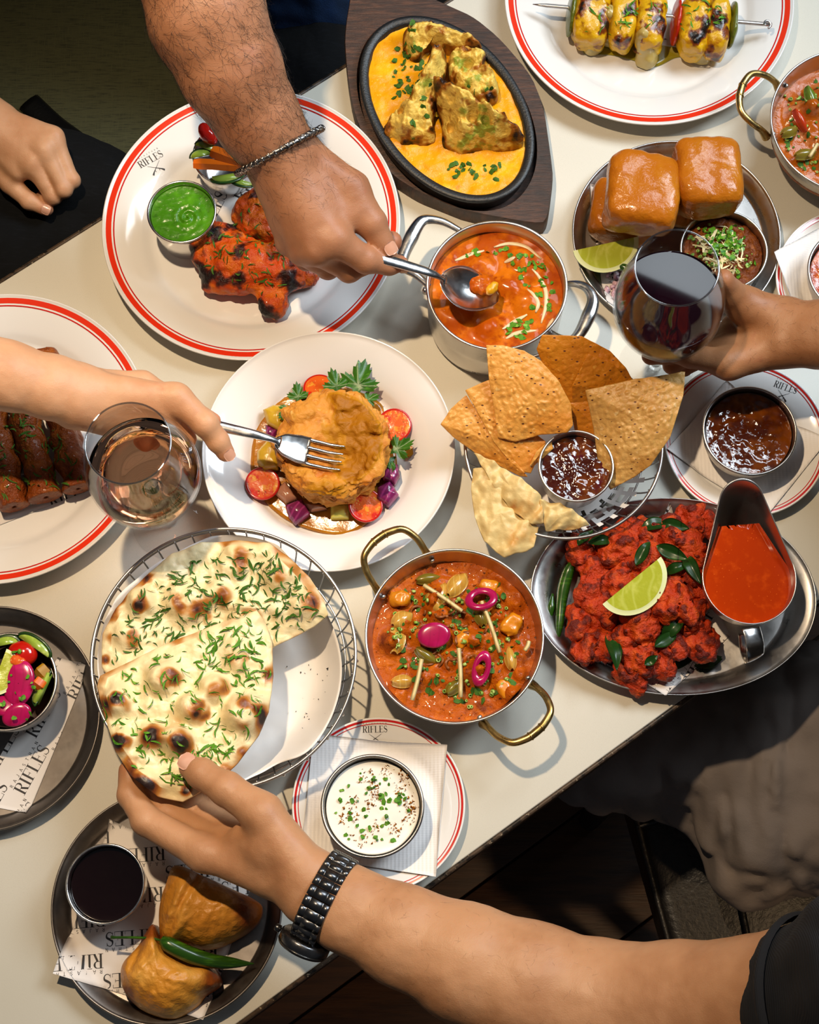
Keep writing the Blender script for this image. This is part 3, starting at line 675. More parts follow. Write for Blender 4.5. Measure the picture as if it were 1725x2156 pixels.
# ---------------------------------------------------------------- sizzler board and cast iron dish
SZ = np.array([.0173, .8075]); SA = math.atan2(-.0923, .0560); SAx, SBx = .1085, .0705
def sz_ell(k, n=96, off=0.0):
    a = np.arange(n) * 2 * PI / n; X = (SAx * k + off) * np.cos(a); Y = (SBx * k + off) * np.sin(a); ca, sa = math.cos(SA), math.sin(SA)
    return np.column_stack([X * ca - Y * sa, X * sa + Y * ca]) + SZ
def sizzler():
    top = [(742, -40), (724, 70), (729, 148), (742, 228), (770, 304), (824, 368), (880, 404), (930, 424), (985, 446), (1143, 474), (1156, 455), (1166, 372), (1161, 326), (1146, 222), (1120, 156), (1053, 78), (998, 33), (942, 8), (880, -20), (800, -45)]
    P = np.array([at(a, b, .022)[:2] for a, b in top]); P = np.array([q for i in range(len(P)) for q in np.linspace(P[i], P[(i + 1) % len(P)], 5)[:-1]])
    P = (P + np.roll(P, 1, 0) + np.roll(P, -1, 0)) / 3; E = sz_ell(1.04, len(P))
    if np.cross(P - P.mean(0), np.roll(P, -1, 0) - P.mean(0)).sum() < 0: P = P[::-1]
    d = np.arctan2(P[0, 1] - SZ[1], P[0, 0] - SZ[0]); an = np.arctan2(E[:, 1] - SZ[1], E[:, 0] - SZ[0]); s = int(np.argmin(np.abs((an - d + PI) % (2 * PI) - PI))); E = np.roll(E, -s, 0)
    n = len(P); inn = (P - SZ) * .99 + SZ
    rings = [(P, 0), (P, .018), (inn, .0215), (E + (inn - E) * .04, .0218), (E, .020), (E, .008)]
    V = np.concatenate([np.column_stack([p, np.full(n, T + z)]) for p, z in rings]); F = [(i * n + j, i * n + (j + 1) % n, (i + 1) * n + (j + 1) % n, (i + 1) * n + j) for i in range(5) for j in range(n)]
    F.append(tuple(range(n))[::-1]); F.append(tuple(5 * n + j for j in range(n)))
    WOOD = mat('dark burnt wood', '#37231a', .55, layers=[('noise:1,7,1,1.03', 45, 6, .4, .72, '#5a3826'), ('noise', 14, 4, .5, .8, '#191310'), ('noise:1,22,1,1.03', 60, 3, .6, .7, '#120c0a')], bump=[('noise:1,16,1,1.03', 70, 4, .5, .0012)])
    mk('wooden_board', (V, F), WOOD, None, 'dark wooden serving board with pointed ends under the iron dish', 'board', org=(*SZ, T), sharp=40)
    def ring(k, off, z): return np.column_stack([sz_ell(k, 96, off), np.full(96, T + z)])
    R = [ring(.92, 0, .0082), ring(.96, 0, .010), ring(1.0, -.001, .026), ring(1.0, .0006, .0305), ring(1.0, .0, .0325), ring(1.0, -.003, .0325), ring(1.0, -.0072, .0318), ring(1.0, -.0082, .030), ring(.9, -.006, .014), ring(.6, 0, .012)]
    V = np.concatenate(R); n = 96; F = [(i * n + j, i * n + (j + 1) % n, (i + 1) * n + (j + 1) % n, (i + 1) * n + j) for i in range(len(R) - 1) for j in range(n)] + [tuple(range(n))[::-1], tuple((len(R) - 1) * n + j for j in range(n))]
    IRON = mat('seasoned cast iron', '#17191b', .42, layers=[('noise', 120, 4, .55, .8, '#2b2c2d')], bump=[('noise', 500, 4, .5, .0008)], Specular_IOR_Level=.6)
    mk('iron_dish', (V, F), IRON, None, 'black cast iron oval dish of yellow gravy and cauliflower', 'dish', org=(*SZ, T + .008))
sizzler()
# ---------------------------------------------------------------- wine glasses
def thin_glass(base=.025, gain=.36, tint=(.965, .97, .97, 1), name='clear thin glass'):
    m = bpy.data.materials.new(name); m.use_nodes = True; nt = m.node_tree; N = nt.nodes; L = nt.links
    for n in list(N):
        if n.type != 'OUTPUT_MATERIAL': N.remove(n)
    t = N.new('ShaderNodeBsdfTransparent'); t.inputs[0].default_value = tint; g = N.new('ShaderNodeBsdfGlossy'); g.inputs['Roughness'].default_value = .015
    f = N.new('ShaderNodeLayerWeight'); f.inputs[0].default_value = .5; w = N.new('ShaderNodeMath'); w.operation = 'POWER'; w.inputs[1].default_value = 3.2; L.new(f.outputs['Facing'], w.inputs[0])
    k = N.new('ShaderNodeMath'); k.operation = 'MULTIPLY_ADD'; k.inputs[1].default_value = gain; k.inputs[2].default_value = base; L.new(w.outputs[0], k.inputs[0]); x = N.new('ShaderNodeMixShader'); L.new(k.outputs[0], x.inputs[0]); L.new(t.outputs[0], x.inputs[1]); L.new(g.outputs[0], x.inputs[2]); L.new(x.outputs[0], N['Material Output'].inputs[0]); return m
GLASS = thin_glass(); GRIM = thin_glass(.30, .5, (.72, .74, .75, 1), 'glass rim')
GP = [(.0001, .0028), (.006, .0042), (.0046, .012), (.0038, .03), (.0038, .06), (.0044, .078), (.0075, .0855), (.018, .0915), (.030, .1010), (.040, .115), (.0452, .131), (.0465, .146), (.0450, .164), (.0410, .185), (.0360, .205), (.0335, .216)]
def gr(z): return float(np.interp(z, [p[1] for p in GP[6:]], [p[0] for p in GP[6:]]))
def wine_glass(x, y, fill, wm, label, wname, wlabel, tilt=(0, 0)):
    o = thing('wine_glass', label, 'glass', (x, y, T))
    M = rotm(tilt[0], tilt[1], 0); up = lambda VF: xf(VF, M, (x, y, T))
    mk('foot', up(lathe([(.0001, 0), (.0345, 0), (.035, .0008), (.034, .0016), (.015, .003), (.006, .0046), (.0001, .0048)], 72, cap=False)), GLASS, o)
    mk('stem', up(lathe([(.0058, .0042), (.0046, .012), (.0038, .03), (.0038, .06), (.0044, .078), (.0075, .0855), (.009, .087), (.0001, .0885)], 32, cap=False)), mat('solid clear glass', '#ffffff', .02, Transmission_Weight=1.0, IOR=1.45), o)
    z = np.linspace(.0858, .216, 40); out = [(float(np.interp(q, [p[1] for p in GP[6:]], [p[0] for p in GP[6:]])), q) for q in z]
    sp = spline([(r, h, 0) for r, h in GP[6:]], 48)[:, :2]; out = [(r, h) for r, h in sp]
    inn = [(max(r - .0011, .0004), h + (.0012 if h < .1 else 0)) for r, h in out]
    mk('bowl', up(lathe(out + [(out[-1][0] - .0004, .2166)] + inn[::-1], 96, cap=False)), GLASS, o); mk('rim', up(tube([(.0331 * math.cos(a), .0331 * math.sin(a), .2164) for a in np.linspace(0, 2 * PI, 96, endpoint=False)], .00085, 8, closed=True)), GRIM, o)
    w = [(max(r - .0013, .0004), h + .0014) for r, h in sp if h + .0014 < fill]; rf = float(np.interp(fill, sp[:, 1], sp[:, 0])) - .0013
    w += [(rf, fill)]; w += [(rf * f, fill - .0006 * (1 - f)) for f in (.97, .8, .5, .2, .001)]
    V, F = up(lathe(w, 96, cap=False)); V[-6 * 96:, 2] = V[-6 * 96:, 2].mean(); mk(wname, (V, F), wm, None, wlabel, 'wine')
    return o
REDW = mat('dark red wine', '#12030a', .03, Specular_IOR_Level=.5, IOR=1.36, layers=[])
ROSE = mat('pale rose wine', '#f4b48a', .0, Transmission_Weight=1.0, IOR=1.33)
G1 = wine_glass(-.2325, .4075, .150, ROSE, 'stemmed glass of rose wine standing between kebab plate and white bowl', 'rose_wine', 'pale pink rose wine in the glass at left')
G2 = wine_glass(.2080, .5530, .154, REDW, 'stemmed glass of dark red wine cradled by a hand', 'red_wine', 'dark red wine in the glass at right', tilt=(0, -.05))
# ---------------------------------------------------------------- cutlery
def cutlery(kind, tip, end, bendz, label, width, bowl_len):
    """fork or spoon from handle end to tip; world points"""
    a = np.array(end); b = np.array(tip); d = b - a; L = np.linalg.norm(d); Fm = frame(d); W = lambda s, t, z: a + Fm[:, 0] * s + Fm[:, 1] * t + Fm[:, 2] * z
    nb = L - bowl_len; hl = spline([W(0, 0, .002), W(nb * .35, 0, .003), W(nb * .75, 0, .005), W(nb * .92, 0, .004), W(nb + .004, 0, .000)], 30)
    hw = np.interp(np.linspace(0, 1, 30), [0, .1, .5, .82, .93, 1], [.0052, .0058, .0042, .0028, .0030, .0058]); o = thing(kind, label, kind, tuple(W(nb * .5, 0, 0)))
    mk('handle', tube(hl, hw, 12, flat=[.42] * 20 + [.5] * 8 + [.35] * 2, up=Fm[:, 2]), CHROME, o)
    if kind == 'spoon':
        def f(u, v):
            s = u * bowl_len; t = np.sin(PI * np.clip(u * .96 + .02, 0, 1)) ** .62; wv = width * t * (1 + .12 * np.cos(PI * u)); q = v * 2 - 1
            z = -.0085 * np.sin(PI * np.clip(u, 0, 1)) ** .8 * (1 - q * q); return np.array([W(nb + si, qi * wi, zi) for si, qi, wi, zi in zip(s, q, wv, z)])
        mk('spoon_bowl', sheet(30, 17, f, .0011), CHROME, o)
    else:
        def f(u, v):
            s = u * bowl_len * .5; q = v * 2 - 1; wv = np.interp(u, [0, .25, .7, 1], [.0042, .0098, width, width]); z = -.006 * np.sin(PI * .5 * u) * (1 - .3 * q * q)
            return np.array([W(nb + si, qi * wi, zi) for si, qi, wi, zi in zip(s, q, wv, z)])
        mk('fork_head', sheet(14, 11, f, .0013), CHROME, o)
        for k in range(4):
            t0 = (k - 1.5) * width * .58; P = spline([W(nb + bowl_len * .47, t0, -.0058), W(nb + bowl_len * .6, t0 * 1.02, -.0068), W(nb + bowl_len * .8, t0, -.0055), W(nb + bowl_len, t0, -.001)], 10)
            mk('tine', tube(P, np.interp(np.linspace(0, 1, 10), [0, .8, 1], [.0019, .0015, .0006]), 8, flat=.6, up=Fm[:, 2]), CHROME, o)
    return o
SPOON = cutlery('spoon', at(1050, 628, .074), at(770, 535, .135), 0, 'steel spoon dipped into the orange curry by a hand', .0195, .058)
FORK = cutlery('fork', at(722, 964, .057), at(372, 878, .090), 0, 'steel fork pressed into the puff pastry pie', .0125, .060)
# ================================================================ food helpers
def resample(P, n):
    P = np.asarray(P, float); Q = np.vstack([P, P[:1]]); d = np.concatenate([[0], np.cumsum(np.linalg.norm(np.diff(Q[:, :2], axis=0), axis=1))])
    t = np.linspace(0, d[-1], n, endpoint=False); return np.column_stack([np.interp(t, d, Q[:, i]) for i in range(3)])
def patch(out, nseg=120, nr=22, thick=.001, bulge=0.0, dz=None, round_=0, ctr=None, edge=None, pw=1.0):
    """sheet food filling an outline of (photo x, photo y, height); returns mesh + rim factor s and top flag"""
    W = np.array([at(*q) for q in out]);
    if round_: W = spline(W, nseg, True)
    W = resample(W, nseg)
    if np.cross(W[:, :2] - W[:, :2].mean(0), np.roll(W[:, :2], -1, 0) - W[:, :2].mean(0)).sum() < 0: W = W[::-1]
    C = at(*ctr) if ctr is not None else W.mean(0)
    S = (np.arange(1, nr + 1) / nr) ** pw; top = [C[None]] + [C + s * (W - C) for s in S]; sf = np.concatenate([[0]] + [np.full(nseg, s) for s in S]); top = np.vstack(top)
    top[:, 2] += bulge * (1 - sf ** 2)
    if dz is not None: top[:, 2] += dz(top, sf)
    th = thick if edge is None else thick * (1 - (1 - edge) * sf ** 6)
    bot = top.copy(); bot[:, 2] -= th; n = len(top); F = [(0, 1 + j, 1 + (j + 1) % nseg) for j in range(nseg)]
    F += [(1 + i * nseg + j, 1 + (i + 1) * nseg + j, 1 + (i + 1) * nseg + (j + 1) % nseg, 1 + i * nseg + (j + 1) % nseg) for i in range(nr - 1) for j in range(nseg)]
    G = F + [tuple(k + n for k in f[::-1]) for f in F]; p = 1 + (nr - 1) * nseg
    G += [(p + j, p + j + n, p + (j + 1) % nseg + n, p + (j + 1) % nseg) for j in range(nseg)]
    return (np.vstack([top, bot]), G), np.concatenate([sf, sf])
def paper(name, corners, zf, ang, label, m=None, printed=True, org_uv=(0, 0), lift=.0008, cat='paper', n=40, over=None, cap=.0112):
    """flat liner sheet (world corners), lying on surface zf, optionally printed"""
    Q = np.array(corners, float); lf = lambda X, Y: zf(X, Y) + lift + (over(X, Y) if over else 0)
    def f(u, v):
        P = np.outer((1 - u) * (1 - v), Q[0]) + np.outer(u * (1 - v), Q[1]) + np.outer(u * v, Q[2]) + np.outer((1 - u) * v, Q[3]); return np.column_stack([P, lf(P[:, 0], P[:, 1])])
    o = mk(name, sheet(n, n, f, .0002), m or PAPER, None, label, cat)
    if printed:
        (v1, f1), L = word_rifles(cap); (v2, f2), L2 = word_small(cap * .27, L / 8.6); ctr = Q.mean(0); ca, sa = math.cos(ang), math.sin(ang); R = np.array([[ca, sa], [-sa, ca]])
        ps = []; pitch = cap * 1.42; per = L * 2.02
        for r in range(-14, 15):
            for k in range(-5, 6):
                ox = org_uv[0] + k * per + (r * L * 1.04) % per; oy = org_uv[1] + r * pitch
                if abs(ox) > .22 or abs(oy) > .16: continue
                ps += [(v1 + [ox, oy], f1), (v2 + [ox + L * .02, oy + cap * 1.09], f2)]
        V, F = _g2(*ps); V = V @ R + ctr; V, F = clip2d(V, F, Q)
        if len(F):
            V3 = np.column_stack([V, lf(V[:, 0], V[:, 1]) + .00035]); mk('printed_lettering', (V3, face_up(V3, F)), INK, o, smooth=False)
    return o
def napkin(name, corners, zf, label, m, wav=.0006, thick=.0006, lift=.0012, cat='napkin', n=36, seed=3, over=None):
    Q = np.array(corners, float)
    def f(u, v):
        P = np.outer((1 - u) * (1 - v), Q[0]) + np.outer(u * (1 - v), Q[1]) + np.outer(u * v, Q[2]) + np.outer((1 - u) * v, Q[3]); z = zf(P[:, 0], P[:, 1]) + lift + (over(P[:, 0], P[:, 1]) if over else 0)
        return np.column_stack([P, z + wav * (1 + fbm(np.column_stack([P, z]), 60, seed))])
    return mk(name, sheet(n, n, f, thick), m, None, label, cat)
W2 = lambda pts, h: [at(a, b, h)[:2] for a, b in pts]
def fill(name, x, y, R, z, m, label, cat, amp=.0008, f=90, seed=1, extra=None, nr=26, na=96, thick=.006, kind=None):
    def zf(X, Y):
        P = np.column_stack([X, Y, X * 0]); r = np.hypot(X - x, Y - y) / R; q = T + z + amp * fbm(P, f, seed, 3) * (1 - .5 * r ** 4) + .0006 * r ** 10
        return q + (extra(X, Y, r) if extra is not None else 0)
    return mk(name, disc(R, zf, nr, na, (x, y), thick=thick), m, None, label, cat, kind=kind)
def garnish(name, spots, size, kind, m, label, cat='herbs', parent=None):
    return mk(name, bits(spots, size, kind), m, parent, label, cat if parent is None else None, kind='stuff', smooth=False)
def kr(pr, z): return float(np.interp(z, [q[1] for q in pr], [q[0] for q in pr]))
# ---------------------------------------------------------------- sauces in cups
GREEN = mat('green herb chutney', '#3f7d0a', .25, layers=[('noise', 220, 3, .5, .75, '#2f6206'), ('noise', 60, 2, .5, .8, '#579a17')], bump=[('noise', 260, 3, .35, .001)], Subsurface_Weight=.1, Subsurface_Radius=(.002, .003, .001))
def swirl(X, Y, r):
    a = np.arctan2(Y - .686, X + .222); q = np.hypot(X + .222, Y - .686); return .0011 * np.sin(q * 900 + a) * np.exp(-(q / .011) ** 2)
fill('green_chutney', -.2266, .6886, .0292, .047, GREEN, 'bright green herb chutney in the small cup', 'chutney', .0006, 120, 4, swirl)
JAM = mat('amber fruit chutney', '#4a1b06', .12, layers=[('noise', 45, 2, .46, .7, '#7a3d08'), ('noise', 30, 2, .6, .8, '#2a0a05')], bump=[('noise', 110, 2, .4, .003)], Specular_IOR_Level=.6, Coat_Weight=.6, Coat_Roughness=.05, Subsurface_Weight=.25, Subsurface_Radius=(.006, .003, .001))
fill('amber_chutney', .2830, .4767, .0382, .036, JAM, 'glossy amber fruit chutney in the cup at right', 'chutney', .0014, 110, 6)
JAM2 = mat('plum chutney', '#3d1206', .12, layers=[('noise', 50, 2, .48, .7, '#6b3208'), ('noise', 70, 2, .6, .75, '#4b0b18')], bump=[('noise', 110, 2, .35, .003)], Specular_IOR_Level=.6, Coat_Weight=.6, Coat_Roughness=.05, Subsurface_Weight=.2, Subsurface_Radius=(.006, .003, .001))
fill('plum_chutney', .1265, .4362, .0297, .0600, JAM2, 'glossy dark plum chutney in the papad basket cup', 'chutney', .0013, 120, 8)
fill('tamarind_sauce', -.2653, .0863, .0296, .0400, mat('tamarind sauce', '#0f0404', .08, Coat_Weight=.5), 'almost black tamarind sauce in its steel cup', 'sauce', .0002, 60, 3)
RAITA = mat('white yoghurt', '#e9e6dc', .3, bump=[('noise', 60, 2, .1, .001)], Subsurface_Weight=.2, Subsurface_Radius=(.004, .004, .003), Coat_Weight=.2)
r_ = fill('yoghurt_raita', -.0481, .1492, .0388, .0360, RAITA, 'white yoghurt raita dusted with spice and herbs', 'yoghurt', .0003, 60, 3)
bv = bvh([r_])
garnish('chopped_coriander', scatter(40, in_disc(-.0481, .1492, .033), bv), .0030, 'leaf', HERB, 'chopped green coriander sprinkled over the yoghurt')
garnish('cut_chives', scatter(16, in_disc(-.0481, .1492, .031), bv), .0024, 'ring', HERB, 'cut green chives sprinkled over the yoghurt')
sp = []
for q in [(790, 1655), (815, 1625), (850, 1640), (860, 1690), (855, 1720), (775, 1690), (740, 1690), (725, 1720), (790, 1740), (830, 1745), (760, 1770), (795, 1675), (840, 1665), (870, 1700), (745, 1720), (770, 1635)]:
    w = at(*q, .040); sp += [((w[0] + RND.gauss(0, .0030), w[1] + RND.gauss(0, .0030), 0), (0, 0, 1)) for _ in range(22)]
garnish('spice_dust', [((x, y, drop(bv, x, y, default=T + .042)[0]), (0, 0, 1)) for (x, y, z), n in sp], .0021, 'crumb', SPICE, 'brown roasted spice dust over the yoghurt', 'spice')
# red curry in bowl cut by the right edge
REDC = mat('red curry sauce', '#a23c08', .2, layers=[('noise', 90, 3, .48, .7, '#c4600f'), ('noise', 200, 3, .6, .75, '#5d1406')], bump=[('noise', 200, 3, .5, .002)], Coat_Weight=.3)
fill('red_curry', .3870, .6290, .0385, .0360, REDC, 'red curry in the bowl at the right edge', 'curry', .0016, 120, 5)
# ---------------------------------------------------------------- orange curry in the saucepan
OC = mat('orange curry', '#aa4804', .3, layers=[('noise', 45, 4, .42, .66, '#cc6c0c'), ('noise', 110, 4, .52, .72, '#973a04'), ('vor', 900, 0, .14, .06, '#5f2407')], bump=[('noise', 60, 2, .15, .002)], Coat_Weight=.2, Coat_Roughness=.03, Specular_IOR_Level=.08, Subsurface_Weight=.05, Subsurface_Radius=(.004, .002, .001))
def lumps(ls):
    def e(X, Y, r):
        z = 0 * X
        for (px, py, s, a, h) in ls:
            w = at(px, py, h); z = z + a * np.exp(-(((X - w[0]) ** 2 + (Y - w[1]) ** 2) / (s * s)) ** 1.6)
        return z
    return e
oc = fill('orange_curry', .0605, .6045, .0600, .055, OC, 'creamy orange curry in the steel saucepan', 'curry', .0010, 70, 2, lumps([(1095, 545, .011, .006, .055), (1010, 560, .012, .005, .055), (1030, 690, .012, .006, .055), (1110, 640, .013, .007, .055), (960, 640, .012, .005, .055), (1070, 600, .012, .006, .055), (1000, 620, .010, .004, .055), (1120, 580, .009, .005, .055)]), nr=40, na=120)
bvo = bvh([oc])
CREAM = mat('cream', '#e7c79a', .35, Subsurface_Weight=.1)
for ci, px in enumerate(([(958, 548), (985, 538), (1020, 527)], [(1040, 520), (1075, 512), (1110, 522), (1140, 545)], [(1120, 570), (1146, 600), (1150, 640), (1140, 680)], [(1058, 694), (1085, 676), (1110, 664)], [(1065, 712), (1090, 700), (1130, 695)], [(1062, 552), (1085, 546)], [(1110, 610), (1132, 640), (1128, 660)], [(1150, 700), (1165, 670)])):
    P = spline([at(a, b, .056) for a, b in px], 14); P[:, 2] = [drop(bvo, q[0], q[1], default=T + .056)[0] + .0002 for q in P]
    mk('cream_streak', tube(P, .0018 * np.sin(np.linspace(.25, PI - .25, 14)) + .0003, 8, flat=.45), CREAM, None, ['cream streak at upper left of the orange curry', 'long curved cream streak along the top of the orange curry', 'long curved cream streak down the right of the orange curry', 'straight cream streak low in the orange curry', 'lowest cream streak in the orange curry', 'short cream dash above the spoon in the orange curry', 'short cream curl right of the spoon in the orange curry', 'cream dash at the lower right wall of the saucepan'][ci], 'cream', 'cream streaks on the orange curry')
garnish('chopped_coriander', scatter(60, in_px([(975, 520), (1100, 515), (1165, 580), (1165, 680), (1100, 715), (1060, 700), (1120, 620), (1060, 540), (985, 545)], .056), bvo), .0035, 'leaf', HERB, 'chopped green coriander over the orange curry')
# sauce and vegetable pieces riding in the spoon
s_ = mk('curry_spoonful', blob(at(1015, 598, .078), (.014, .010, .0055), rotm(z=-.35), h=.0009, amp=.25, seed=5), OC, None, 'orange curry lifted in the spoon', 'curry')
mk('paneer_piece', blob(at(1036, 607, .083), (.007, .0045, .004), rotm(z=.9), h=.0007, amp=.2, seed=9), mat('yellow paneer', '#d99a14', .35), None, 'small yellow paneer piece lying in the spoon', 'paneer')
# ---------------------------------------------------------------- kadai curry at the centre
KC = mat('kadai gravy', '#a84c08', .35, layers=[('noise', 80, 4, .45, .72, '#c4640c'), ('noise', 45, 3, .55, .75, '#6d2806'), ('noise', 260, 3, .6, .72, '#3f1606')], bump=[('noise', 160, 4, .7, .003)], Coat_Weight=.15, Coat_Roughness=.04, Specular_IOR_Level=.12)
rk = kr(K1p, .036) - .0016; rng = np.random.RandomState(5)
kl = lumps([(rng.uniform(820, 1100), rng.uniform(1230, 1470), rng.uniform(.005, .010), rng.uniform(.003, .007), .036) for _ in range(46)])
kc = fill('kadai_curry', .0207, .2908, rk, .0335, KC, 'chunky red-brown curry in the centre pan', 'curry', .0016, 130, 11, kl, nr=56, na=150)
bvk = bvh([kc])
OPAL = mat('cooked onion', '#c9913a', .22, layers=[('noise', 60, 3, .45, .75, '#b06a1c'), ('wave', 60, 5, .8, 1.2, '#dcb768')], Subsurface_Weight=.15, Coat_Weight=.4)
GREENP = mat('cooked green pepper', '#77691f', .25, layers=[('noise', 70, 3, .5, .7, '#8f5a14')], Coat_Weight=.4)
def petal(px, py, h, L, w, ang, m, label, grp, cat, name, cup_=.006, tilt=.25):
    """curved onion or pepper petal"""
    C = at(px, py, h); Rm = rotm(0, tilt, ang)
    def f(u, v):
        a = (u - .5) * 2; b_ = (v - .5) * 2; ww = w * np.sqrt(np.clip(1 - a * a * .92, 0, 1)); P = np.column_stack([a * L, b_ * ww, -cup_ * (b_ * b_ * .9 + a * a * .5)]); return P @ Rm.T + C
    return mk(name, sheet(15, 11, f, .0022), m, None, label, cat, grp)
for oi, (px, py, L, w, a, m) in enumerate([(832, 1340, .0125, .0095, 1.5, OPAL), (850, 1300, .010, .008, .6, OPAL), (920, 1272, .012, .007, -.9, OPAL), (930, 1245, .011, .007, 1.2, OPAL), (1075, 1380, .0105, .0055, 1.7, OPAL), (852, 1432, .010, .006, .1, OPAL), (965, 1225, .013, .008, .9, OPAL)]):
    petal(px, py, .043, L, w, a, m, 'translucent cooked onion petal ' + ['largest at the left', 'above the largest left one', 'under the upper ginger stick', 'near the top left', 'at the right wall', 'at the lower left wall', 'at the very top'][oi] + ' of the centre curry', 'onion petals in the centre curry', 'onion', 'onion_petal')
for gi, (px, py, L, w, a) in enumerate([(905, 1215, .011, .005, .2), (900, 1380, .011, .006, -.6), (960, 1440, .010, .006, .8), (1010, 1290, .010, .006, 1.9)]):
    petal(px, py, .041, L, w, a, GREENP, 'olive green pepper piece ' + ['at the top', 'below the solid onion slice', 'at the bottom', 'below the open onion ring'][gi] + ' of the centre curry', 'pepper pieces in the centre curry', 'pepper', 'pepper_piece')
PAN = mat('turmeric paneer', '#cf7d0b', .3, layers=[('noise', 90, 3, .5, .7, '#a4520a')], Coat_Weight=.3)
for i, (px, py, r) in enumerate([(842, 1260, .009), (1077, 1315, .0105), (1062, 1450, .008), (1030, 1235, .008), (975, 1345, .008)]):
    mk('paneer_cube', blob(at(px, py, .038), (r, r * .75, r * .6), rotm(z=i), h=.0012, amp=.18, seed=i + 20, p=3), PAN, None, 'orange paneer cube half sunk at ' + ['the upper left', 'the right', 'the lower right', 'the top right', 'the middle'][i] + ' of the centre curry', 'paneer', 'paneer cubes in the centre curry')
FRON = mat('fried onion shred', '#8a4a16', .5, layers=[('noise', 120, 3, .5, .7, '#4f2208')])
for i in range(26):
    x, y = in_px([(870, 1250), (1010, 1270), (1020, 1400), (900, 1420)], .04)(RND); z, n = drop(bvk, x, y, default=T + .04); a = RND.uniform(0, 6.3); R_ = RND.uniform(.004, .008); ar = RND.uniform(1.5, 4.5)
    P = [(x + R_ * math.cos(a + t), y + R_ * math.sin(a + t) * .8, z + .0016 + .0012 * math.sin(3 * t + a)) for t in np.linspace(0, ar, 16)]
    mk('fried_onion_shred', tube(P, .0012, 6, flat=.45), FRON, None, 'curled brown fried onion shred on the centre curry', 'onion', 'fried onion shreds on the centre curry')
BEET = mat('magenta pickled onion', '#a60d4c', .2, layers=[('noise', 60, 2, .5, .75, '#c21a63'), ('wave', 40, 4, .8, 1.3, '#8b0a3e')], Coat_Weight=.6, Subsurface_Weight=.2, Subsurface_Radius=(.005, .001, .002))
def onion_ring(px, py, h, rx, ry, ang, hole, tilt, label, name='pickled_onion_ring', m=BEET, t=.0022):
    C = at(px, py, h); Rm = rotm(tilt, 0, ang); a = np.arange(40) * 2 * PI / 40; out = np.column_stack([np.cos(a) * rx, np.sin(a) * ry])
    if hole:
        rings = [(out, 0), (out * 1.04, t), (out, 2 * t), (out * [1 - hole[0], 1 - hole[0]], 2 * t), (out * (1 - hole[0] * 1.15), t), (out * (1 - hole[0]), 0)]; n = 40; cl = True
    else:
        rings = [(out * .9, 0), (out * 1.02, t * .7), (out, t * 1.5), (out * .85, t * 2), (out * .6, t * 2.2), (out * .3, t * 2.3), (out * .02, t * 2.3)]; n = 40; cl = False
    V = np.concatenate([np.column_stack([p, np.full(n, z)]) for p, z in rings]); k = len(rings)
    F = [(i * n + j, i * n + (j + 1) % n, ((i + 1) % k) * n + (j + 1) % n, ((i + 1) % k) * n + j) for i in range(k if cl else k - 1) for j in range(n)]
    if not cl: F.append(tuple(range(n))[::-1])
    return mk(name, (V @ Rm.T + C, F), m, None, label, 'onion')
onion_ring(914, 1338, .044, .0140, .0108, .12, None, .12, 'solid magenta pickled onion slice left of centre pan middle')
onion_ring(1014, 1265, .044, .0138, .0105, .2, (.42,), -.35, 'open magenta pickled onion ring at top of the centre pan')
onion_ring(1014, 1408, .044, .0075, .0150, -.25, (.5,), .15, 'narrow upright magenta onion ring at bottom of the centre pan')
GING = mat('ginger matchstick', '#d8c38a', .45, layers=[('noise:6,1,1', 80, 3, .5, .7, '#c3a661')])
for i, (x0, y0, x1, y1) in enumerate([(892, 1232, 973, 1287), (1014, 1266, 1052, 1374), (888, 1388, 868, 1474), (966, 1365, 970, 1468), (1114, 1350, 1105, 1370)]):
    a_, b_ = at(x0, y0, .046), at(x1, y1, .046); lab = ['ginger matchstick at upper left of the centre curry', 'long ginger matchstick crossing the open onion ring', 'ginger matchstick at lower left of the centre curry', 'ginger matchstick upright in the middle of the centre curry', 'short ginger stub at right of the centre curry'][i]
    P = spline([a_, (a_ + b_) / 2 + [.0008, 0, .0006], b_], 8); mk('ginger_stick', tube(P, .0019, 4, flat=.8), GING, None, 'pale ' + lab, 'ginger', smooth=False)
pk = in_px([(850, 1230), (1050, 1230), (1100, 1330), (1090, 1440), (980, 1490), (860, 1440), (815, 1330)], .042)
garnish('cut_spring_onion', scatter(130, pk, bvk), .0026, 'ring', CHIVE, 'cut green spring onion scattered over the centre curry')
garnish('chopped_coriander', scatter(110, pk, bvk), .0037, 'leaf', HERB_D, 'chopped coriander scattered over the centre curry')
# ---------------------------------------------------------------- curry in the pan at the right edge
C2 = mat('pale tomato curry', '#a8520f', .16, layers=[('noise', 60, 3, .5, .72, '#b9744a'), ('noise', 130, 3, .55, .75, '#7d3a0e')], bump=[('noise', 130, 3, .3, .002)], Specular_IOR_Level=.3)
rng = np.random.RandomState(8)
c2 = fill('tomato_curry', .3936, .7769, kr(K2p, .036) - .0016, .0335, C2, 'pale tomato curry in the pan at the right edge', 'curry', .0010, 110, 12, lumps([(rng.uniform(1670, 1760), rng.uniform(190, 350), .009, rng.uniform(.003, .007), .036) for _ in range(16)]), nr=36, na=110)
bv2 = bvh([c2])
for px, py, L, w, a, m, nm in [(1712, 205, .013, .006, -1.3, mat('green pepper strip', '#5d7420', .25, Coat_Weight=.4), 'green'), (1690, 250, .012, .005, -1.1, mat('red pepper strip', '#b03208', .25, Coat_Weight=.4), 'red'), (1668, 270, .009, .006, .5, GREENP, 'olive'), (1702, 318, .011, .006, .3, GREENP, 'brown-green')]:
    petal(px, py, .045, L, w, a, m, nm + ' pepper strip in the pan at the right edge', None, 'pepper', 'pepper_strip')
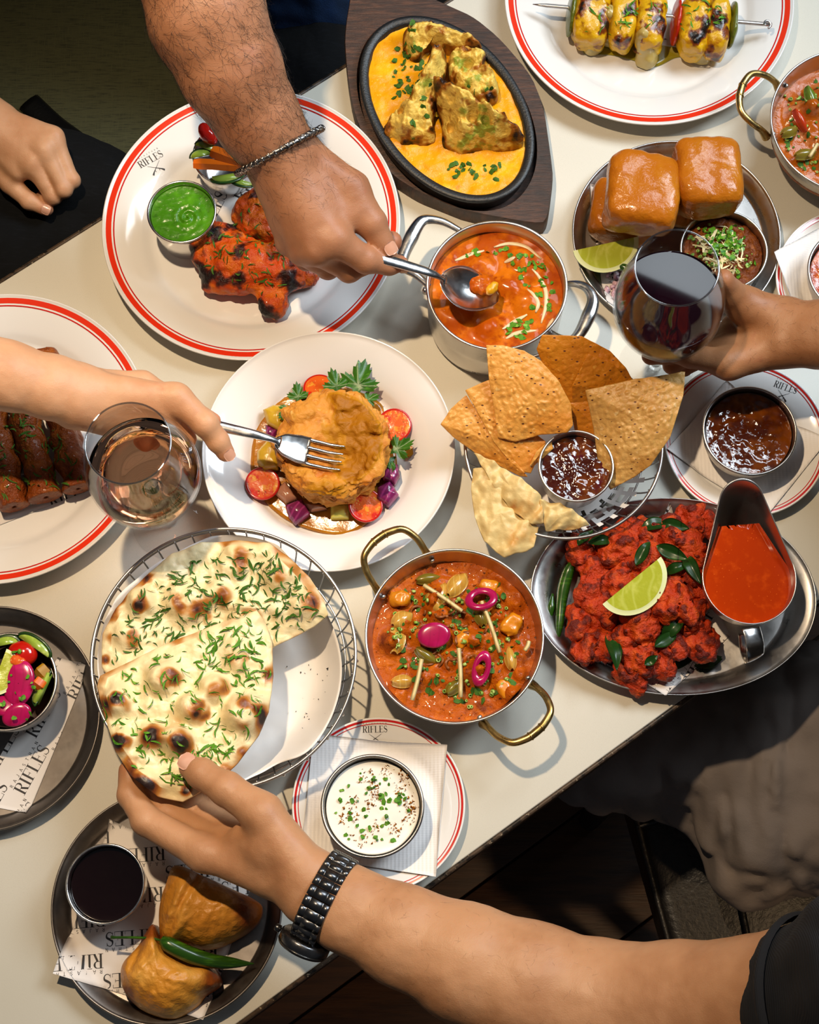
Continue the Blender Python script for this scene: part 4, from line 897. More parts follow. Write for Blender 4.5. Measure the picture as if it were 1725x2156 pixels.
P = spline([at(1722, 303, .045), at(1705, 330, .045)], 6); mk('ginger_stick', tube(P, .0019, 4), GING, None, 'pale ginger stick in the pan at the right edge', 'ginger', smooth=False)
pr2 = in_px([(1650, 200), (1725, 160), (1725, 370), (1660, 330)], .04)
garnish('cut_spring_onion', scatter(34, pr2, bv2), .0022, 'ring', CHIVE, 'cut spring onion over the curry at the right edge')
garnish('chopped_coriander', scatter(24, pr2, bv2), .0030, 'leaf', HERB_D, 'chopped coriander over the curry at the right edge')
# ---------------------------------------------------------------- yellow gravy and cauliflower on the iron dish
YG = mat('baked yellow gravy', '#e59b06', .36, layers=[('noise', 40, 4, .45, .75, '#f2b516'), ('noise', 90, 4, .58, .78, '#cf7d04'), ('noise', 300, 3, .62, .75, '#f6c53f')], bump=[('noise', 70, 4, .6, .003)], Specular_IOR_Level=.3)
E_ = sz_ell(1, 220, -.0076)
def sz_fill():
    V = [(*SZ, 0)]; nr = 70
    for i in range(1, nr + 1): V += [(*(SZ + (q - SZ) * i / nr), i / nr) for q in E_]
    V = np.array(V); s = V[:, 2].copy(); V[:, 2] = 0; V[:, 2] = T + .0285 + .0016 * fbm(V, 55, 3) + .0014 * np.abs(fbm(V, 38, 8)) - .0006 * s ** 6; n = 220
    F = [(0, 1 + j, 1 + (j + 1) % n) for j in range(n)] + [(1 + i * n + j, 1 + (i + 1) * n + j, 1 + (i + 1) * n + (j + 1) % n, 1 + i * n + (j + 1) % n) for i in range(nr - 1) for j in range(n)]
    return V, F
yg = mk('yellow_gravy', sz_fill(), YG, None, 'baked yellow gravy filling the oval iron dish', 'gravy')
CAUL = mat('gratinated cauliflower', '#e6c25c', .4, layers=[('noise', 60, 4, .5, .72, '#d39f36'), ('attr:green', 0, 0, .3, .8, '#98a03a'), ('noise', 150, 4, .58, .74, '#e6cb7c'), ('attr:char', 0, 0, .34, .62, '#9a5a14'), ('attr:char', 0, 0, .60, .9, '#24110a')], bump=[('noise', 240, 4, .6, .0025), ('vor', 140, 0, .4, .002)], Coat_Weight=.15, Specular_IOR_Level=.3)
def floret(out, ctr, seed, label, ridge=(), green=(), holes=()):
    Rg = [(at(*a)[:2], at(*b)[:2], w, z) for a, b, w, z in ridge]; Gr = [(at(*q)[:2], r) for q, r in green]; Ho = [(at(*q)[:2], r) for q, r in holes]
    def seg(V, a, b): ab = b - a; t = np.clip(((V[:, :2] - a) @ ab) / (ab @ ab), 0, 1); return np.hypot(*(V[:, :2] - a - t[:, None] * ab).T)
    def dz(V, s):
        z = .0075 * np.maximum(0, .55 - vor(V, 95, seed)) * (.35 + 1.5 * s ** 2) + .0042 * fbm(V, 60, seed, 3) + .0016 * fbm(V, 180, seed + 1, 2) - .006 * s ** 8
        for a, b, w, h in Rg: z = z + h * np.exp(-(seg(V, a, b) / w) ** 2)
        for q, r in Ho: z = z - .011 * np.exp(-(np.hypot(*(V[:, :2] - q).T) / r) ** 4)
        return z
    (V, F), s = patch(out, 220, 56, .011, .009, dz, round_=1, ctr=ctr); n = len(V) // 2; V[n:, 2] = np.minimum(V[n:, 2], np.maximum(V[n:, 2] - .006, T + .024))
    gr = sum(np.exp(-(np.hypot(*(V[:, :2] - q).T) / r) ** 2) for q, r in Gr) if Gr else 0 * s
    rg = np.zeros(len(V))
    for a, b, w, h in Rg: rg = np.maximum(rg, np.exp(-(seg(V, a, b) / (w * .8)) ** 2))
    ch = .16 + .52 * s ** 4 + .5 * fbm(V, 70, seed + 3, 3) + .28 * rg * (.4 + fbm(V, 90, seed + 6, 2)) + .30 * (V[:, 2] > T + .058) * vn(V, 60, seed)
    return mk('cauliflower_floret', (V, F), CAUL, None, label, 'cauliflower', attrs={'char': np.clip(ch, 0, 1), 'green': np.clip(.75 * gr * (.6 + fbm(V, 90, seed + 8)), 0, 1)})
cf = [floret([(850, 70, .040), (872, 48, .036), (915, 46, .036), (955, 60, .042), (1012, 88, .046), (1000, 104, .042), (950, 96, .046), (900, 98, .040), (880, 125, .036), (852, 110, .036)], None, 41, 'browned cauliflower floret at the top of the iron dish', [((870, 62, .04), (990, 92, .046), .008, .006)], [((868, 100, .04), .012)]),
      floret([(950, 105, .038), (985, 95, .044), (1022, 108, .044), (1018, 140, .046), (1044, 165, .042), (1048, 200, .042), (1010, 212, .044), (965, 190, .044), (945, 150, .042)], None, 43, 'greenish cauliflower floret at the back right of the iron dish', [((1010, 115, .044), (1040, 185, .044), .008, .006)], [((970, 140, .044), .020), ((1005, 190, .044), .014)], [((985, 140, .044), .005)]),
      floret([(920, 98, .060), (940, 116, .056), (936, 160, .054), (922, 215, .046), (912, 262, .038), (915, 300, .032), (870, 305, .032), (826, 296, .032), (808, 268, .034), (830, 238, .038), (862, 205, .048), (890, 150, .058)], (885, 225, .046), 31, 'charred cauliflower floret at left with a tall pale stem', [((922, 105, .06), (855, 280, .036), .008, .008), ((922, 105, .06), (905, 280, .036), .006, .004)], [((900, 190, .05), .012)], [((845, 240, .04), .0035)]),
      floret([(915, 168, .066), (950, 180, .070), (1010, 218, .066), (1058, 250, .060), (1098, 278, .050), (1100, 296, .042), (1065, 314, .034), (1020, 318, .030), (975, 326, .030), (935, 312, .030), (930, 260, .040), (918, 205, .056)], (990, 262, .052), 37, 'large charred cauliflower floret at front of the iron dish', [((918, 175, .066), (1085, 278, .052), .009, .008), ((965, 200, .066), (975, 300, .034), .005, .005), ((1025, 235, .06), (1040, 300, .034), .004, .004)], [((985, 280, .05), .022), ((1020, 290, .04), .014)], [((995, 250, .056), .0050), ((1024, 262, .054), .0042), ((950, 262, .05), .0038)])]
bvc = bvh([yg] + cf)
garnish('chopped_coriander', scatter(46, in_px([(825, 90), (880, 60), (905, 150), (870, 190), (830, 210)], .035), bvc) + scatter(26, in_px([(925, 340), (1060, 340), (1050, 385), (940, 370)], .03), bvc) + scatter(24, in_disc(*SZ, .05), bvc), .0036, 'leaf', HERB_D, 'chopped coriander scattered over the iron dish')
# ---------------------------------------------------------------- tandoori chicken
paper('liner_paper', W2([(455, 520), (420, 350), (560, 330), (600, 500)], .006), z_TL, 1.15, 'printed liner paper between cups and chicken on the upper plate', org_uv=(.001, -.003), cap=.0125)
CHICK = mat('tandoori chicken', '#bd4205', .4, layers=[('noise', 50, 4, .42, .66, '#d26a0a'), ('noise', 38, 3, .56, .74, '#a02c04'), ('attr:char', 0, 0, .5, .78, '#3d0f06'), ('attr:char', 0, 0, .74, .95, '#140807')], bump=[('noise', 220, 4, .8, .003), ('noise', 700, 2, .4, .0008)], Coat_Weight=.1, Specular_IOR_Level=.3)
def chicken(parts, seed, label):
    P = np.array([at(*q[0]) for q in parts]); rr = max(max(q[1]) for q in parts); f = Field(P.min(0) - rr - .008, P.max(0) + rr + .008, .0012)
    for q in parts: f.ell(at(*q[0]), q[1], rotm(z=q[2]), .012)
    f.disp(lambda Q: .0026 * fbm(Q, 55, seed, 4) - .0022 * np.maximum(0, .12 - np.abs(vn(Q, 40, seed + 9))) * 8 * .4)
    z = np.broadcast_to(f.ax[2][None, None, :], f.V.shape); f.V = np.maximum(f.V, T + .0065 - z)
    V, F = f.mesh(); C = V.mean(0); d = np.hypot(V[:, 0] - C[0], V[:, 1] - C[1]); ch = np.clip(.50 + .62 * fbm(V, 48, seed + 4, 4) + .25 * sstep(.022, .042, d) - .1, 0, 1)
    return mk('tandoori_chicken', (V, F), CHICK, None, label, 'chicken', attrs={'char': ch})
ch1 = chicken([((462, 520, .024), (.027, .022, .017), .6), ((520, 560, .026), (.032, .026, .019), .2), ((590, 575, .022), (.020, .024, .016), 1.2), ((575, 640, .018), (.016, .014, .012), .9), ((470, 580, .020), (.022, .018, .014), .3), ((600, 525, .022), (.013, .017, .015), 0)], 51, 'charred tandoori chicken piece at front of the upper plate')
ch2 = chicken([((530, 460, .028), (.018, .020, .016), .4), ((570, 480, .026), (.022, .018, .016), -.4), ((545, 430, .026), (.013, .014, .013), 0), ((620, 560, .016), (.018, .018, .012), -.4), ((640, 580, .013), (.012, .013, .008), 0)], 57, 'charred tandoori chicken piece partly hidden behind the front one')
bvt = bvh([ch1, ch2])
garnish('chopped_coriander', scatter(95, in_px([(440, 480), (560, 430), (615, 500), (600, 620), (540, 610), (430, 560)], .04), bvt), .0030, 'ribbon', HERB_D, 'dark chopped coriander over the tandoori chicken')
# vegetables in the small bowl by the hand
CAR = mat('orange carrot', '#d0600a', .3, layers=[('noise', 60, 3, .5, .7, '#b84a05')], Coat_Weight=.5)
CUK = mat('cucumber skin', '#16330c', .3, Coat_Weight=.4, layers=[('noise:1,8,1', 50, 3, .5, .7, '#31591a')])
CUF = mat('cucumber flesh', '#8fa83a', .25, layers=[('noise', 80, 3, .5, .72, '#c0c96a')], Coat_Weight=.5)
TOM = mat('tomato skin', '#b5150a', .16, layers=[('noise', 40, 2, .5, .8, '#cf2a10')], Coat_Weight=.6)
def stick(px0, px1, h0, h1, w, m, label, name, cat, flat=.8, grp=None):
    a, b = at(*px0, h0), at(*px1, h1); P = spline([a, (a + b) / 2 + [0, 0, .0008], b], 10); V, F = tube(P, [w * .8, w, w, w, w, w, w, w, w, w * .8], 5, flat=flat); return mk(name, (V, F), m, None, label, cat, grp, sharp=40)
stick((408, 345), (520, 352), .048, .048, .0055, CAR, 'front carrot stick in the small salad bowl', 'carrot_stick', 'carrot')
stick((446, 318), (520, 348), .052, .050, .0065, CAR, 'rear carrot stick in the small salad bowl', 'carrot_stick', 'carrot')
def cuke(px, py, h, r, ang, tilt, label, L=1.0):
    C = at(px, py, h); o = thing('cucumber_slice', label, 'cucumber', tuple(C)); Rm = rotm(tilt, 0, ang); a = np.linspace(0, PI, 24); out = np.column_stack([np.cos(a) * r * 1.25 * L, np.sin(a) * r * .8]); n = len(out)
    V, F = prism(out, -r * .25, r * .25); mk('flesh', xf((V, F), Rm, C), CUF, o, smooth=False)
    arcp = np.column_stack([out * 1.02, np.zeros(n)]); V, F = tube(arcp @ Rm.T + C, r * .27, 6, flat=.35); mk('skin', (V, F), CUK, o)
cuke(478, 372, .046, .0110, 3.3, .5, 'cucumber half-slice at front of the small salad bowl'); cuke(508, 382, .044, .0090, 2.8, .6, 'cucumber half-slice at right of the small salad bowl'); cuke(424, 330, .044, .0075, .2, .3, 'cucumber half-slice at left of the small salad bowl')
cuke(432, 313, .046, .0075, -.4, .5, 'dark cucumber half-slice at back of the small salad bowl')
mk('tomato_wedge', blob(at(438, 282, .054), (.012, .008, .009), rotm(.3, .2, -.9), h=.0011, amp=.06, seed=3), TOM, None, 'shiny red tomato wedge in the small salad bowl', 'tomato')
# ---------------------------------------------------------------- skewer on the top plate
paper('liner_paper', W2([(1360, 80), (1500, 85), (1496, 143), (1470, 141)], .006), z_TR, -.05, 'printed liner paper scrap under the skewer', cap=.010)
sk = thing('metal_skewer', 'flat steel skewer with curled end through the paneer', 'skewer', tuple(at(1400, 25, .03)))
a_, b_ = at(1122, 9, .031), at(1626, 52, .031)
V, F = tube([a_, a_ + (b_ - a_) * .03, a_ + (b_ - a_) * .06, a_ + (b_ - a_) * .97, b_], [.0004, .0016, .0024, .0024, .0022], 4, flat=.6); mk('blade', (V, F), STEEL, sk, smooth=False)
q = at(1616, 52, .034); mk('curl', tube([q + np.array([.0032 * math.cos(t), .0032 * math.sin(t) * 1.1, .0006 * t]) for t in np.linspace(-1.4, 3.8, 22)], .0012, 8), STEEL, sk)
PNR = mat('saffron paneer', '#d9a50c', .3, layers=[('noise', 40, 4, .46, .66, '#e2b41c'), ('noise', 55, 4, .55, .72, '#b06a06'), ('attr:char', 0, 0, .55, .8, '#7a3608'), ('attr:char', 0, 0, .8, 1, '#1a0e08')], bump=[('noise', 160, 4, .5, .002)], Coat_Weight=.15)
skd = (b_ - a_) / np.linalg.norm(b_ - a_); ska = math.atan2(skd[1], skd[0])
pn = []
for i, (px, w) in enumerate([(1245, .0175), (1312, .0135), (1368, .0145), (1462, .0155), (1508, .0120)]):
    C = at(px, 36 + (px - 1240) * .09, .028); V, F = blob(C, (w * 1.04, .031, .021), rotm(.12, 0, ska), h=.0014, amp=.10, seed=60 + i, p=3.2, freq=60); yy = (V[:, 2] - V[:, 2].min()) / np.ptp(V[:, 2]); ch = np.clip(.40 + .80 * fbm(V, 60, 70 + i, 4) + .10 * (yy > .5), 0, 1)
    pn.append(mk('paneer_chunk', (V, F), PNR, None, ['first charred paneer chunk from the left on the skewer', 'second charred paneer chunk from the left on the skewer', 'middle charred paneer chunk on the skewer', 'fourth charred paneer chunk from the left on the skewer', 'rightmost charred paneer chunk on the skewer'][i], 'paneer', attrs={'char': ch}))
PEPG = mat('grilled green pepper', '#5e661c', .3, layers=[('noise', 60, 4, .5, .7, '#22240e'), ('noise', 40, 3, .55, .75, '#8f8d2f')], Coat_Weight=.3)
PEPR = mat('grilled red pepper', '#b3210a', .3, layers=[('noise', 60, 4, .55, .7, '#5a0f06')], Coat_Weight=.3)
for px, m, lab in [(1203, PEPG, 'grilled green pepper slice at left end of the skewer'), (1424, PEPR, 'grilled red pepper slice in the middle of the skewer'), (1541, PEPG, 'grilled green pepper slice at right end of the skewer')]:
    mk('pepper_slice', blob(at(px, 30 + (px - 1240) * .08, .028), (.0042, .024, .018), rotm(.1, .1, ska), h=.0013, amp=.2, seed=int(px), freq=70), m, None, lab, 'pepper')
SAUCE = mat('pale cheese sauce', '#b9a15a', .3, layers=[('noise', 60, 3, .5, .75, '#a68a45'), ('vor', 500, 0, .1, .04, '#5a4a22')], bump=[('noise', 120, 3, .3, .0015)], Coat_Weight=.3)
for i, (px, py, L, w) in enumerate([(1248, 88, .013, .0095), (1362, 112, .010, .0105), (1476, 108, .013, .0085), (1290, 70, .009, .010)]):
    lab = ['pale cheese sauce dripping from the leftmost paneer', 'pale cheese sauce pooled under the middle paneer', 'pale cheese sauce running down the fourth paneer', 'pale cheese sauce clinging between the left paneer chunks'][i]
    C = at(px, py, .016); top = at(px - 4, py - 42, .038); f = Field(np.minimum(C, top) - .02, np.maximum(C, top) + .02, .0012); f.cone(top, C, w * .8, w, .01); f.ell(at(px, py + 12, .009), (w * 1.15, w * .9, .006), None, .006)
    f.disp(lambda Q: .0016 * fbm(Q, 70, 80 + i)); f.V = np.maximum(f.V, T + .006 - f.ax[2][None, None, :]); mk('cheese_sauce', f.mesh(), SAUCE, None, lab, 'sauce')
mk('herb_oil', patch([(1230, 112, .0062), (1290, 116, .0062), (1345, 130, .0062), (1380, 140, .0062), (1420, 122, .0062), (1440, 118, .0062), (1440, 100, .0062), (1300, 90, .0062), (1240, 95, .0062)], 60, 6, .0006, round_=1)[0], mat('yellow herb oil', '#a99a22', .08, Alpha=.75), None, 'thin yellow oil pooled below the skewer', 'oil')
garnish('chopped_coriander', scatter(60, in_px([(1230, 5), (1520, 5), (1530, 50), (1230, 60)], .05), bvh(pn)), .0034, 'ribbon', HERB, 'chopped coriander over the skewered paneer')
# ---------------------------------------------------------------- kebabs on the left plate
paper('liner_paper', W2([(0, 1105), (-40, 1010), (150, 985), (195, 1030)], .006), z_L, .38, 'printed liner paper under the minced kebabs', org_uv=(.010, .012), cap=.0115)
KEB = mat('grilled mince kebab', '#7c380a', .4, layers=[('noise', 60, 4, .45, .7, '#9a5212'), ('noise', 110, 4, .55, .75, '#522006'), ('noise', 25, 3, .6, .75, '#2c0d06')], bump=[('noise', 160, 4, 1, .004), ('noise', 600, 2, .5, .001)], Coat_Weight=.1, Specular_IOR_Level=.3)
kb = []
for i, (a0, a1, lab) in enumerate([((-35, 790), (28, 1060), 'minced kebab cut off by the left edge'), ((20, 760), (95, 1040), 'minced kebab in the middle of the left plate'), ((95, 750), (163, 1022), 'minced kebab beside the rose wine glass')]):
    A, B = at(*a0, .022), at(*a1, .022); d = B - A; L = np.linalg.norm(d); f = Field(np.minimum(A, B) - .022, np.maximum(A, B) + .022, .0014); f.cone(A, B, .0138, .0138, 0); e = d / L
    f.disp(lambda Q, A=A, e=e, i=i: .0022 * fbm(Q, 50, 90 + i, 3) + .0012 * np.sin(((Q - A) @ e) * 260 + i))
    Pg = np.stack(np.meshgrid(*f.ax, indexing='ij'), 3); f.V = np.maximum(f.V, (Pg - B) @ e - .004); f.V = np.maximum(f.V, -((Pg - A) @ e) - .004); f.V = np.maximum(f.V, T + .0062 - Pg[..., 2])
    f.cone(B - e * .012, B + e * .03, .0022, .0022, 0, cut=True)
    kb.append(mk('minced_kebab', f.mesh(), KEB, None, lab, 'kebab'))
garnish('chopped_coriander', scatter(90, in_px([(0, 860), (110, 880), (180, 1010), (0, 1050)], .036), bvh(kb)), .0032, 'ribbon', HERB_D, 'dark chopped coriander over the minced kebabs')
# ================================================================ pie on the white bowl
GRV = mat('mustard gravy', '#a8690c', .2, layers=[('noise', 60, 4, .45, .72, '#b97a12'), ('noise', 180, 3, .6, .74, '#8a4d07')], bump=[('noise', 130, 3, .3, .0012)], Coat_Weight=.3)
pool = mk('gravy_pool', patch([(528, 983, .0085), (534, 915, .0085), (548, 882, .0085), (588, 841, .0085), (635, 832, .0085), (720, 815, .0085), (797, 845, .0085), (812, 880, .0085), (835, 960, .0085), (830, 1030, .0085), (800, 1073, .0085), (763, 1110, .0085), (723, 1126, .0085), (669, 1120, .0085), (608, 1097, .0085), (561, 1060, .0085), (534, 1023, .0085)], 120, 20, .0016, round_=1, dz=lambda V, s: .0007 * fbm(V, 70, 4))[0], GRV, None, 'mustard coloured gravy pooled round the pie', 'gravy')
mk('gravy_drop', patch([(858, 940, .0115), (872, 942, .0120), (870, 956, .0120), (858, 962, .0115), (852, 950, .011)], 30, 5, .0012, round_=1)[0], GRV, None, 'small gravy drop right of the pie', 'gravy')
def pie():
    C = at(703, 946, .033); f = Field(C - [.062, .062, .040], C + [.062, .062, .036], .0011); sl, Pq = f.sub(C - .07, C + .07); rho = np.hypot(Pq[..., 0] - C[0], Pq[..., 1] - C[1]) / .0480; f.put(sl, ((rho ** 3.6 + np.abs((Pq[..., 2] - C[2]) / .026) ** 3.6) ** (1 / 3.6) - 1) * .026, 0)
    for k in range(22):
        a = k * 2 * PI / 22; r = .040 + .003 * math.sin(k * 2.3); f.ell(C + [r * math.cos(a), r * math.sin(a), .020 + .004 * math.sin(k * 1.7)], (.010, .007, .0045), rotm(0, .3, a), .006)
    f.ell(at(708, 950, .068), (.0240, .0200, .0180), rotm(z=-.3), .016, cut=True); f.ell(at(655, 972, .062), (.026, .010, .010), rotm(z=-.25), .006, cut=True)
    f.disp(lambda Q: .0024 * fbm(Q, 70, 7, 4) + .0006 * np.sin((Q[:, 2] + .005 * vn(Q, 60, 3)) * 1900) * sstep(.034, .046, np.hypot(Q[:, 0] - C[0], Q[:, 1] - C[1])) - .0014 * np.maximum(0, .15 - np.abs(vn(Q, 75, 12))) * 6 * .4)
    V, F = f.mesh(); px = at(690, 944, .05)[0]; g = sstep(-.004, .012, (V[:, 0] - px) * .95 + (V[:, 1] - C[1]) * .12 + .014 * fbm(V, 55, 5)) * sstep(.0475, .041, np.hypot(V[:, 0] - C[0], V[:, 1] - C[1])) * sstep(.042, .05, V[:, 2] - T)
    w2 = at(690, 1035, .05); g = np.maximum(g, np.exp(-(((V[:, 0] - w2[0]) / .02) ** 2 + ((V[:, 1] - w2[1]) / .008) ** 2)) * sstep(.045, .055, V[:, 2] - T))
    PAS = mat('flaky puff pastry', '#cf8a34', .5, layers=[('noise', 45, 4, .45, .7, '#b96a1b'), ('noise', 130, 4, .55, .75, '#e0aa5c'), ('noise', 22, 3, .6, .8, '#b0601a'), ('attr:glaze', 0, 0, .2, .7, '#b8790c'), ('noise', 70, 3, .55, .8, '#c98d2a'), ('attr:glaze', 0, 0, .8, 1.1, '#9a5c08')], bump=[('noise', 240, 4, .6, .0015), ('noise:1,1,7', 90, 3, .4, .0015)], Specular_IOR_Level=.25)
    return mk('puff_pastry_pie', (V, F), PAS, None, 'round golden puff pastry pie with gravy over its right half', 'pie', attrs={'glaze': g})
pie_o = pie()
TFL = mat('tomato flesh', '#c3200c', .2, layers=[('vor', 110, 0, .25, .5, '#d35a1c'), ('noise', 120, 2, .52, .66, '#d9932f'), ('vor', 300, 0, .18, .08, '#e4c070')], bump=[('noise', 160, 2, .4, .001)], Coat_Weight=.5)
def half_tomato(px, py, h, r, tilt, ang, label):
    C = at(px, py, h); o = thing('cherry_tomato_half', label, 'tomato', tuple(C)); M = rotm(tilt, 0, ang); n = 36
    V, F = lathe([(.0001, -r * .85), (r * .5, -r * .72), (r * .85, -r * .42), (r, -r * .08), (r * 1.0, .0004), (r * .95, .0009), (r * .86, .0005)], n, cap=False); mk('skin', xf((V, F), M, C), TOM, o)
    V, F = lathe([(r * .88, .0006), (r * .6, .0003), (r * .3, .0006), (.0001, .0008)], n, cap=False); mk('flesh', xf((V, F), M, C), TFL, o)
    V, F = bits([((r * .55 * math.cos(t), r * .5 * math.sin(t), .0006), (0, 0, 1)) for t in np.linspace(0, 6, 9)], .0013, 'crumb', random.Random(int(px)), 0); mk('seeds', xf((V, F), M, C), mat('tomato seed', '#dcb35a', .4), o, kind='stuff', smooth=False)
half_tomato(672, 816, .020, .0145, -.25, 0, 'cherry tomato half above the pie'); half_tomato(831, 895, .020, .0155, .1, .6, 'cherry tomato half right of the pie')
half_tomato(770, 1064, .019, .0155, .2, 1.2, 'bright cherry tomato half below the pie'); half_tomato(553, 1018, .019, .0155, .1, 2, 'gravy-coated cherry tomato half left of the pie')
PURP = mat('purple onion', '#6f1b50', .25, layers=[('wave:1,1,1,.6', 55, 3, .6, 1, '#93306f'), ('noise', 40, 2, .58, .8, '#b888a0')], Coat_Weight=.4)
PINKO = mat('pale pink onion', '#a8745c', .25, layers=[('noise', 50, 3, .5, .75, '#c09a74')], Coat_Weight=.4)
POT_M = mat('yellow potato', '#c9a12a', .3, layers=[('noise', 50, 3, .5, .75, '#b3800f')], Coat_Weight=.3, Subsurface_Weight=.1)
def chunk(name, pts, h, t, m, label, cat, seed=1, dome=.003):
    """thick flat piece with rounded edge, from photo outline"""
    (V, F), s = patch([(a, b, h) for a, b in pts], 48, 12, t, dz=lambda V, s: -t * .35 * s ** 8 + dome * (1 - s ** 2) + .0005 * fbm(V, 120, seed)); return mk(name, (V, F), m, None, label, cat)
chunk('onion_chunk', [(805, 985), (838, 975), (842, 1000), (832, 1018), (806, 1008)], .022, .008, PURP, 'upper purple onion chunk right of the pie', 'onion', 1)
chunk('onion_chunk', [(795, 1025), (822, 1008), (840, 1040), (818, 1064), (792, 1048)], .020, .009, PURP, 'lower purple onion chunk beside the bottom tomato', 'onion', 2)
chunk('onion_chunk', [(600, 1062), (635, 1048), (653, 1080), (622, 1103), (606, 1085)], .018, .008, PURP, 'purple onion chunk in the gravy at lower left', 'onion', 3)
chunk('onion_chunk', [(575, 1035), (600, 1012), (628, 1048), (602, 1060)], .016, .006, PINKO, 'pale onion chunk between left tomato and pie', 'onion', 4)
chunk('onion_chunk', [(640, 1060), (680, 1062), (688, 1070), (655, 1076)], .016, .005, PINKO, 'thin pale onion slice under the pie edge', 'onion', 5)
chunk('onion_chunk', [(558, 892), (585, 905), (580, 925), (560, 920)], .016, .006, PURP, 'dark onion chunk half hidden left of the pie', 'onion', 6)
chunk('onion_chunk', [(615, 815), (645, 808), (648, 835), (622, 842)], .014, .005, PINKO, 'pale onion slice above left of the pie', 'onion', 7)
chunk('potato_chunk', [(553, 860), (575, 850), (610, 850), (605, 880), (588, 905), (562, 890)], .022, .010, POT_M, 'yellow potato slice at upper left of the pie', 'potato', 8)
chunk('potato_chunk', [(540, 948), (562, 922), (590, 945), (585, 985), (555, 988), (540, 970)], .022, .012, POT_M, 'yellow potato chunk under the fork', 'potato', 9)
chunk('potato_chunk', [(696, 1060), (736, 1058), (734, 1090), (696, 1091)], .016, .009, mat('pale green squash', '#c9c25a', .3, Coat_Weight=.3), 'pale squash cube below the pie', 'vegetable', 10, .0008)
chunk('potato_chunk', [(630, 845), (650, 838), (655, 855), (635, 860)], .018, .008, POT_M, 'small yellow potato bit under the parsley', 'potato', 11)
PARS = mat('flat parsley leaf', '#2b6210', .38, layers=[('noise', 60, 3, .45, .7, '#1f500c'), ('noise:1,6,1', 60, 2, .6, .75, '#4a8a26')], bump=[('noise', 130, 3, .4, .001)], Subsurface_Weight=.05)
def leaf_outline(n=3, teeth=5):
    P = []
    for k, (a0, L) in enumerate(((150, .72), (90, 1.0), (30, .72))):
        m = teeth * 2 + 1
        for i in range(m):
            t = i / (m - 1); side = 1 - 2 * t; ang = math.radians(a0 + side * 30); r = L * (.62 + .38 * (1 - abs(side) ** 1.4)) * (1.0 if i % 2 else .84); P.append((r * math.cos(ang), r * math.sin(ang)))
        if k < 2: q = math.radians(a0 - 30); P.append((.30 * math.cos(q), .30 * math.sin(q)))
    P += [(.14, -.02), (.03, -.3), (-.03, -.3), (-.14, -.02)]; return np.array(P)
LEAFP = leaf_outline()
def parsley(px, py, h, s, ang, tilt, label, m=PARS, name='parsley_leaf', cat='parsley', grp=None):
    C = at(px, py, h); P = np.vstack([[(0, .12)], LEAFP]); mid = P[1:] * .55 + [0, .054]; P = np.vstack([P, mid]) * s; n = len(LEAFP); a_ = np.arctan2(P[:, 1], P[:, 0]); r = np.hypot(P[:, 0], P[:, 1])
    z = .10 * s * np.sin(a_ * 9 + px) * (r / s) + .15 * s * (r / s) ** 2 * math.sin(px); V = np.column_stack([P, z]); F = []
    for i in range(n): j = (i + 1) % n; F += [(0, 1 + n + i, 1 + n + j), (1 + n + i, 1 + i, 1 + j, 1 + n + j)]
    F = [f[::-1] for f in F]; V = V @ rotm(tilt, 0, ang).T + C; k = len(V); V2 = np.vstack([V, V - [0, 0, .0003]]); F2 = F + [tuple(q + k for q in f[::-1]) for f in F]
    return mk(name, (V2, F2), m, None, label, cat, grp)
parsley(752, 818, .032, .0300, -.25, .15, 'largest parsley leaf above the pie'); parsley(710, 818, .032, .0200, .3, .2, 'medium parsley leaf beside the top tomato')
parsley(772, 842, .028, .0130, -1.2, .1, 'small parsley leaf tucked at the pie edge'); parsley(628, 840, .030, .0165, .1, .2, 'upper dark parsley leaf at left of the pie'); parsley(610, 862, .030, .0150, 2.4, .2, 'lower dark parsley leaf at left of the pie')
parsley(832, 948, .028, .0200, -1.1, .15, 'parsley leaf right of the pie'); parsley(824, 968, .024, .0170, 2.2, .1, 'pale parsley leaf under the right one')
# ================================================================ papads
PAPM = lambda n, a, b_, d: mat(n, a, .45, layers=[('noise', 22, 4, .42, .72, b_), ('noise', 130, 3, .62, .7, d), ('vor:1,2,1', 120, 0, .17, .11, '#5a2c18')], bump=[('vor', 230, 0, .28, -.002), ('noise', 260, 3, .4, .0015)], Subsurface_Weight=.25, Subsurface_Radius=(.004, .002, .0008), Subsurface_Scale=.5)
PAP_A = PAPM('golden papad', '#e0a04a', '#cf8226', '#ecbb72'); PAP_B = PAPM('amber papad', '#c47a14', '#ad630a', '#d29134'); PAP_C = PAPM('tan papad', '#c79852', '#b07830', '#dab478')
def bub(sc, amp, seed): return lambda V, s: amp * np.maximum(0, .42 - vor(V + .003 * np.column_stack([vn(V, 90, seed), vn(V, 90, seed + 1), 0 * V[:, 0]]), sc, seed)) * (1.6 + 1.8 * vn(V, 70, seed + 5)) + .0012 * fbm(V, 35, seed)
def papad(out, m, label, bulge=.003, seed=1, sc=190, amp=.0016):
    (V, F), s = patch(out, 150, 44, .0008, bulge, bub(sc, amp, seed)); return mk('papad', (V, F), m, None, label, 'papad')
papad([(1130, 735, .105), (1142, 705, .112), (1225, 708, .110), (1285, 738, .100), (1318, 775, .090), (1333, 800, .078), (1260, 880, .060), (1195, 890, .058)], PAP_B, 'large amber papad standing at the back of the basket', .006, 2, 120, .0007)
papad([(1205, 812, .088), (1238, 745, .104), (1292, 765, .098), (1322, 805, .082), (1290, 880, .062), (1205, 880, .060)], PAP_B, 'smooth orange papad in front of the amber one', .005, 3, 120, .0005)
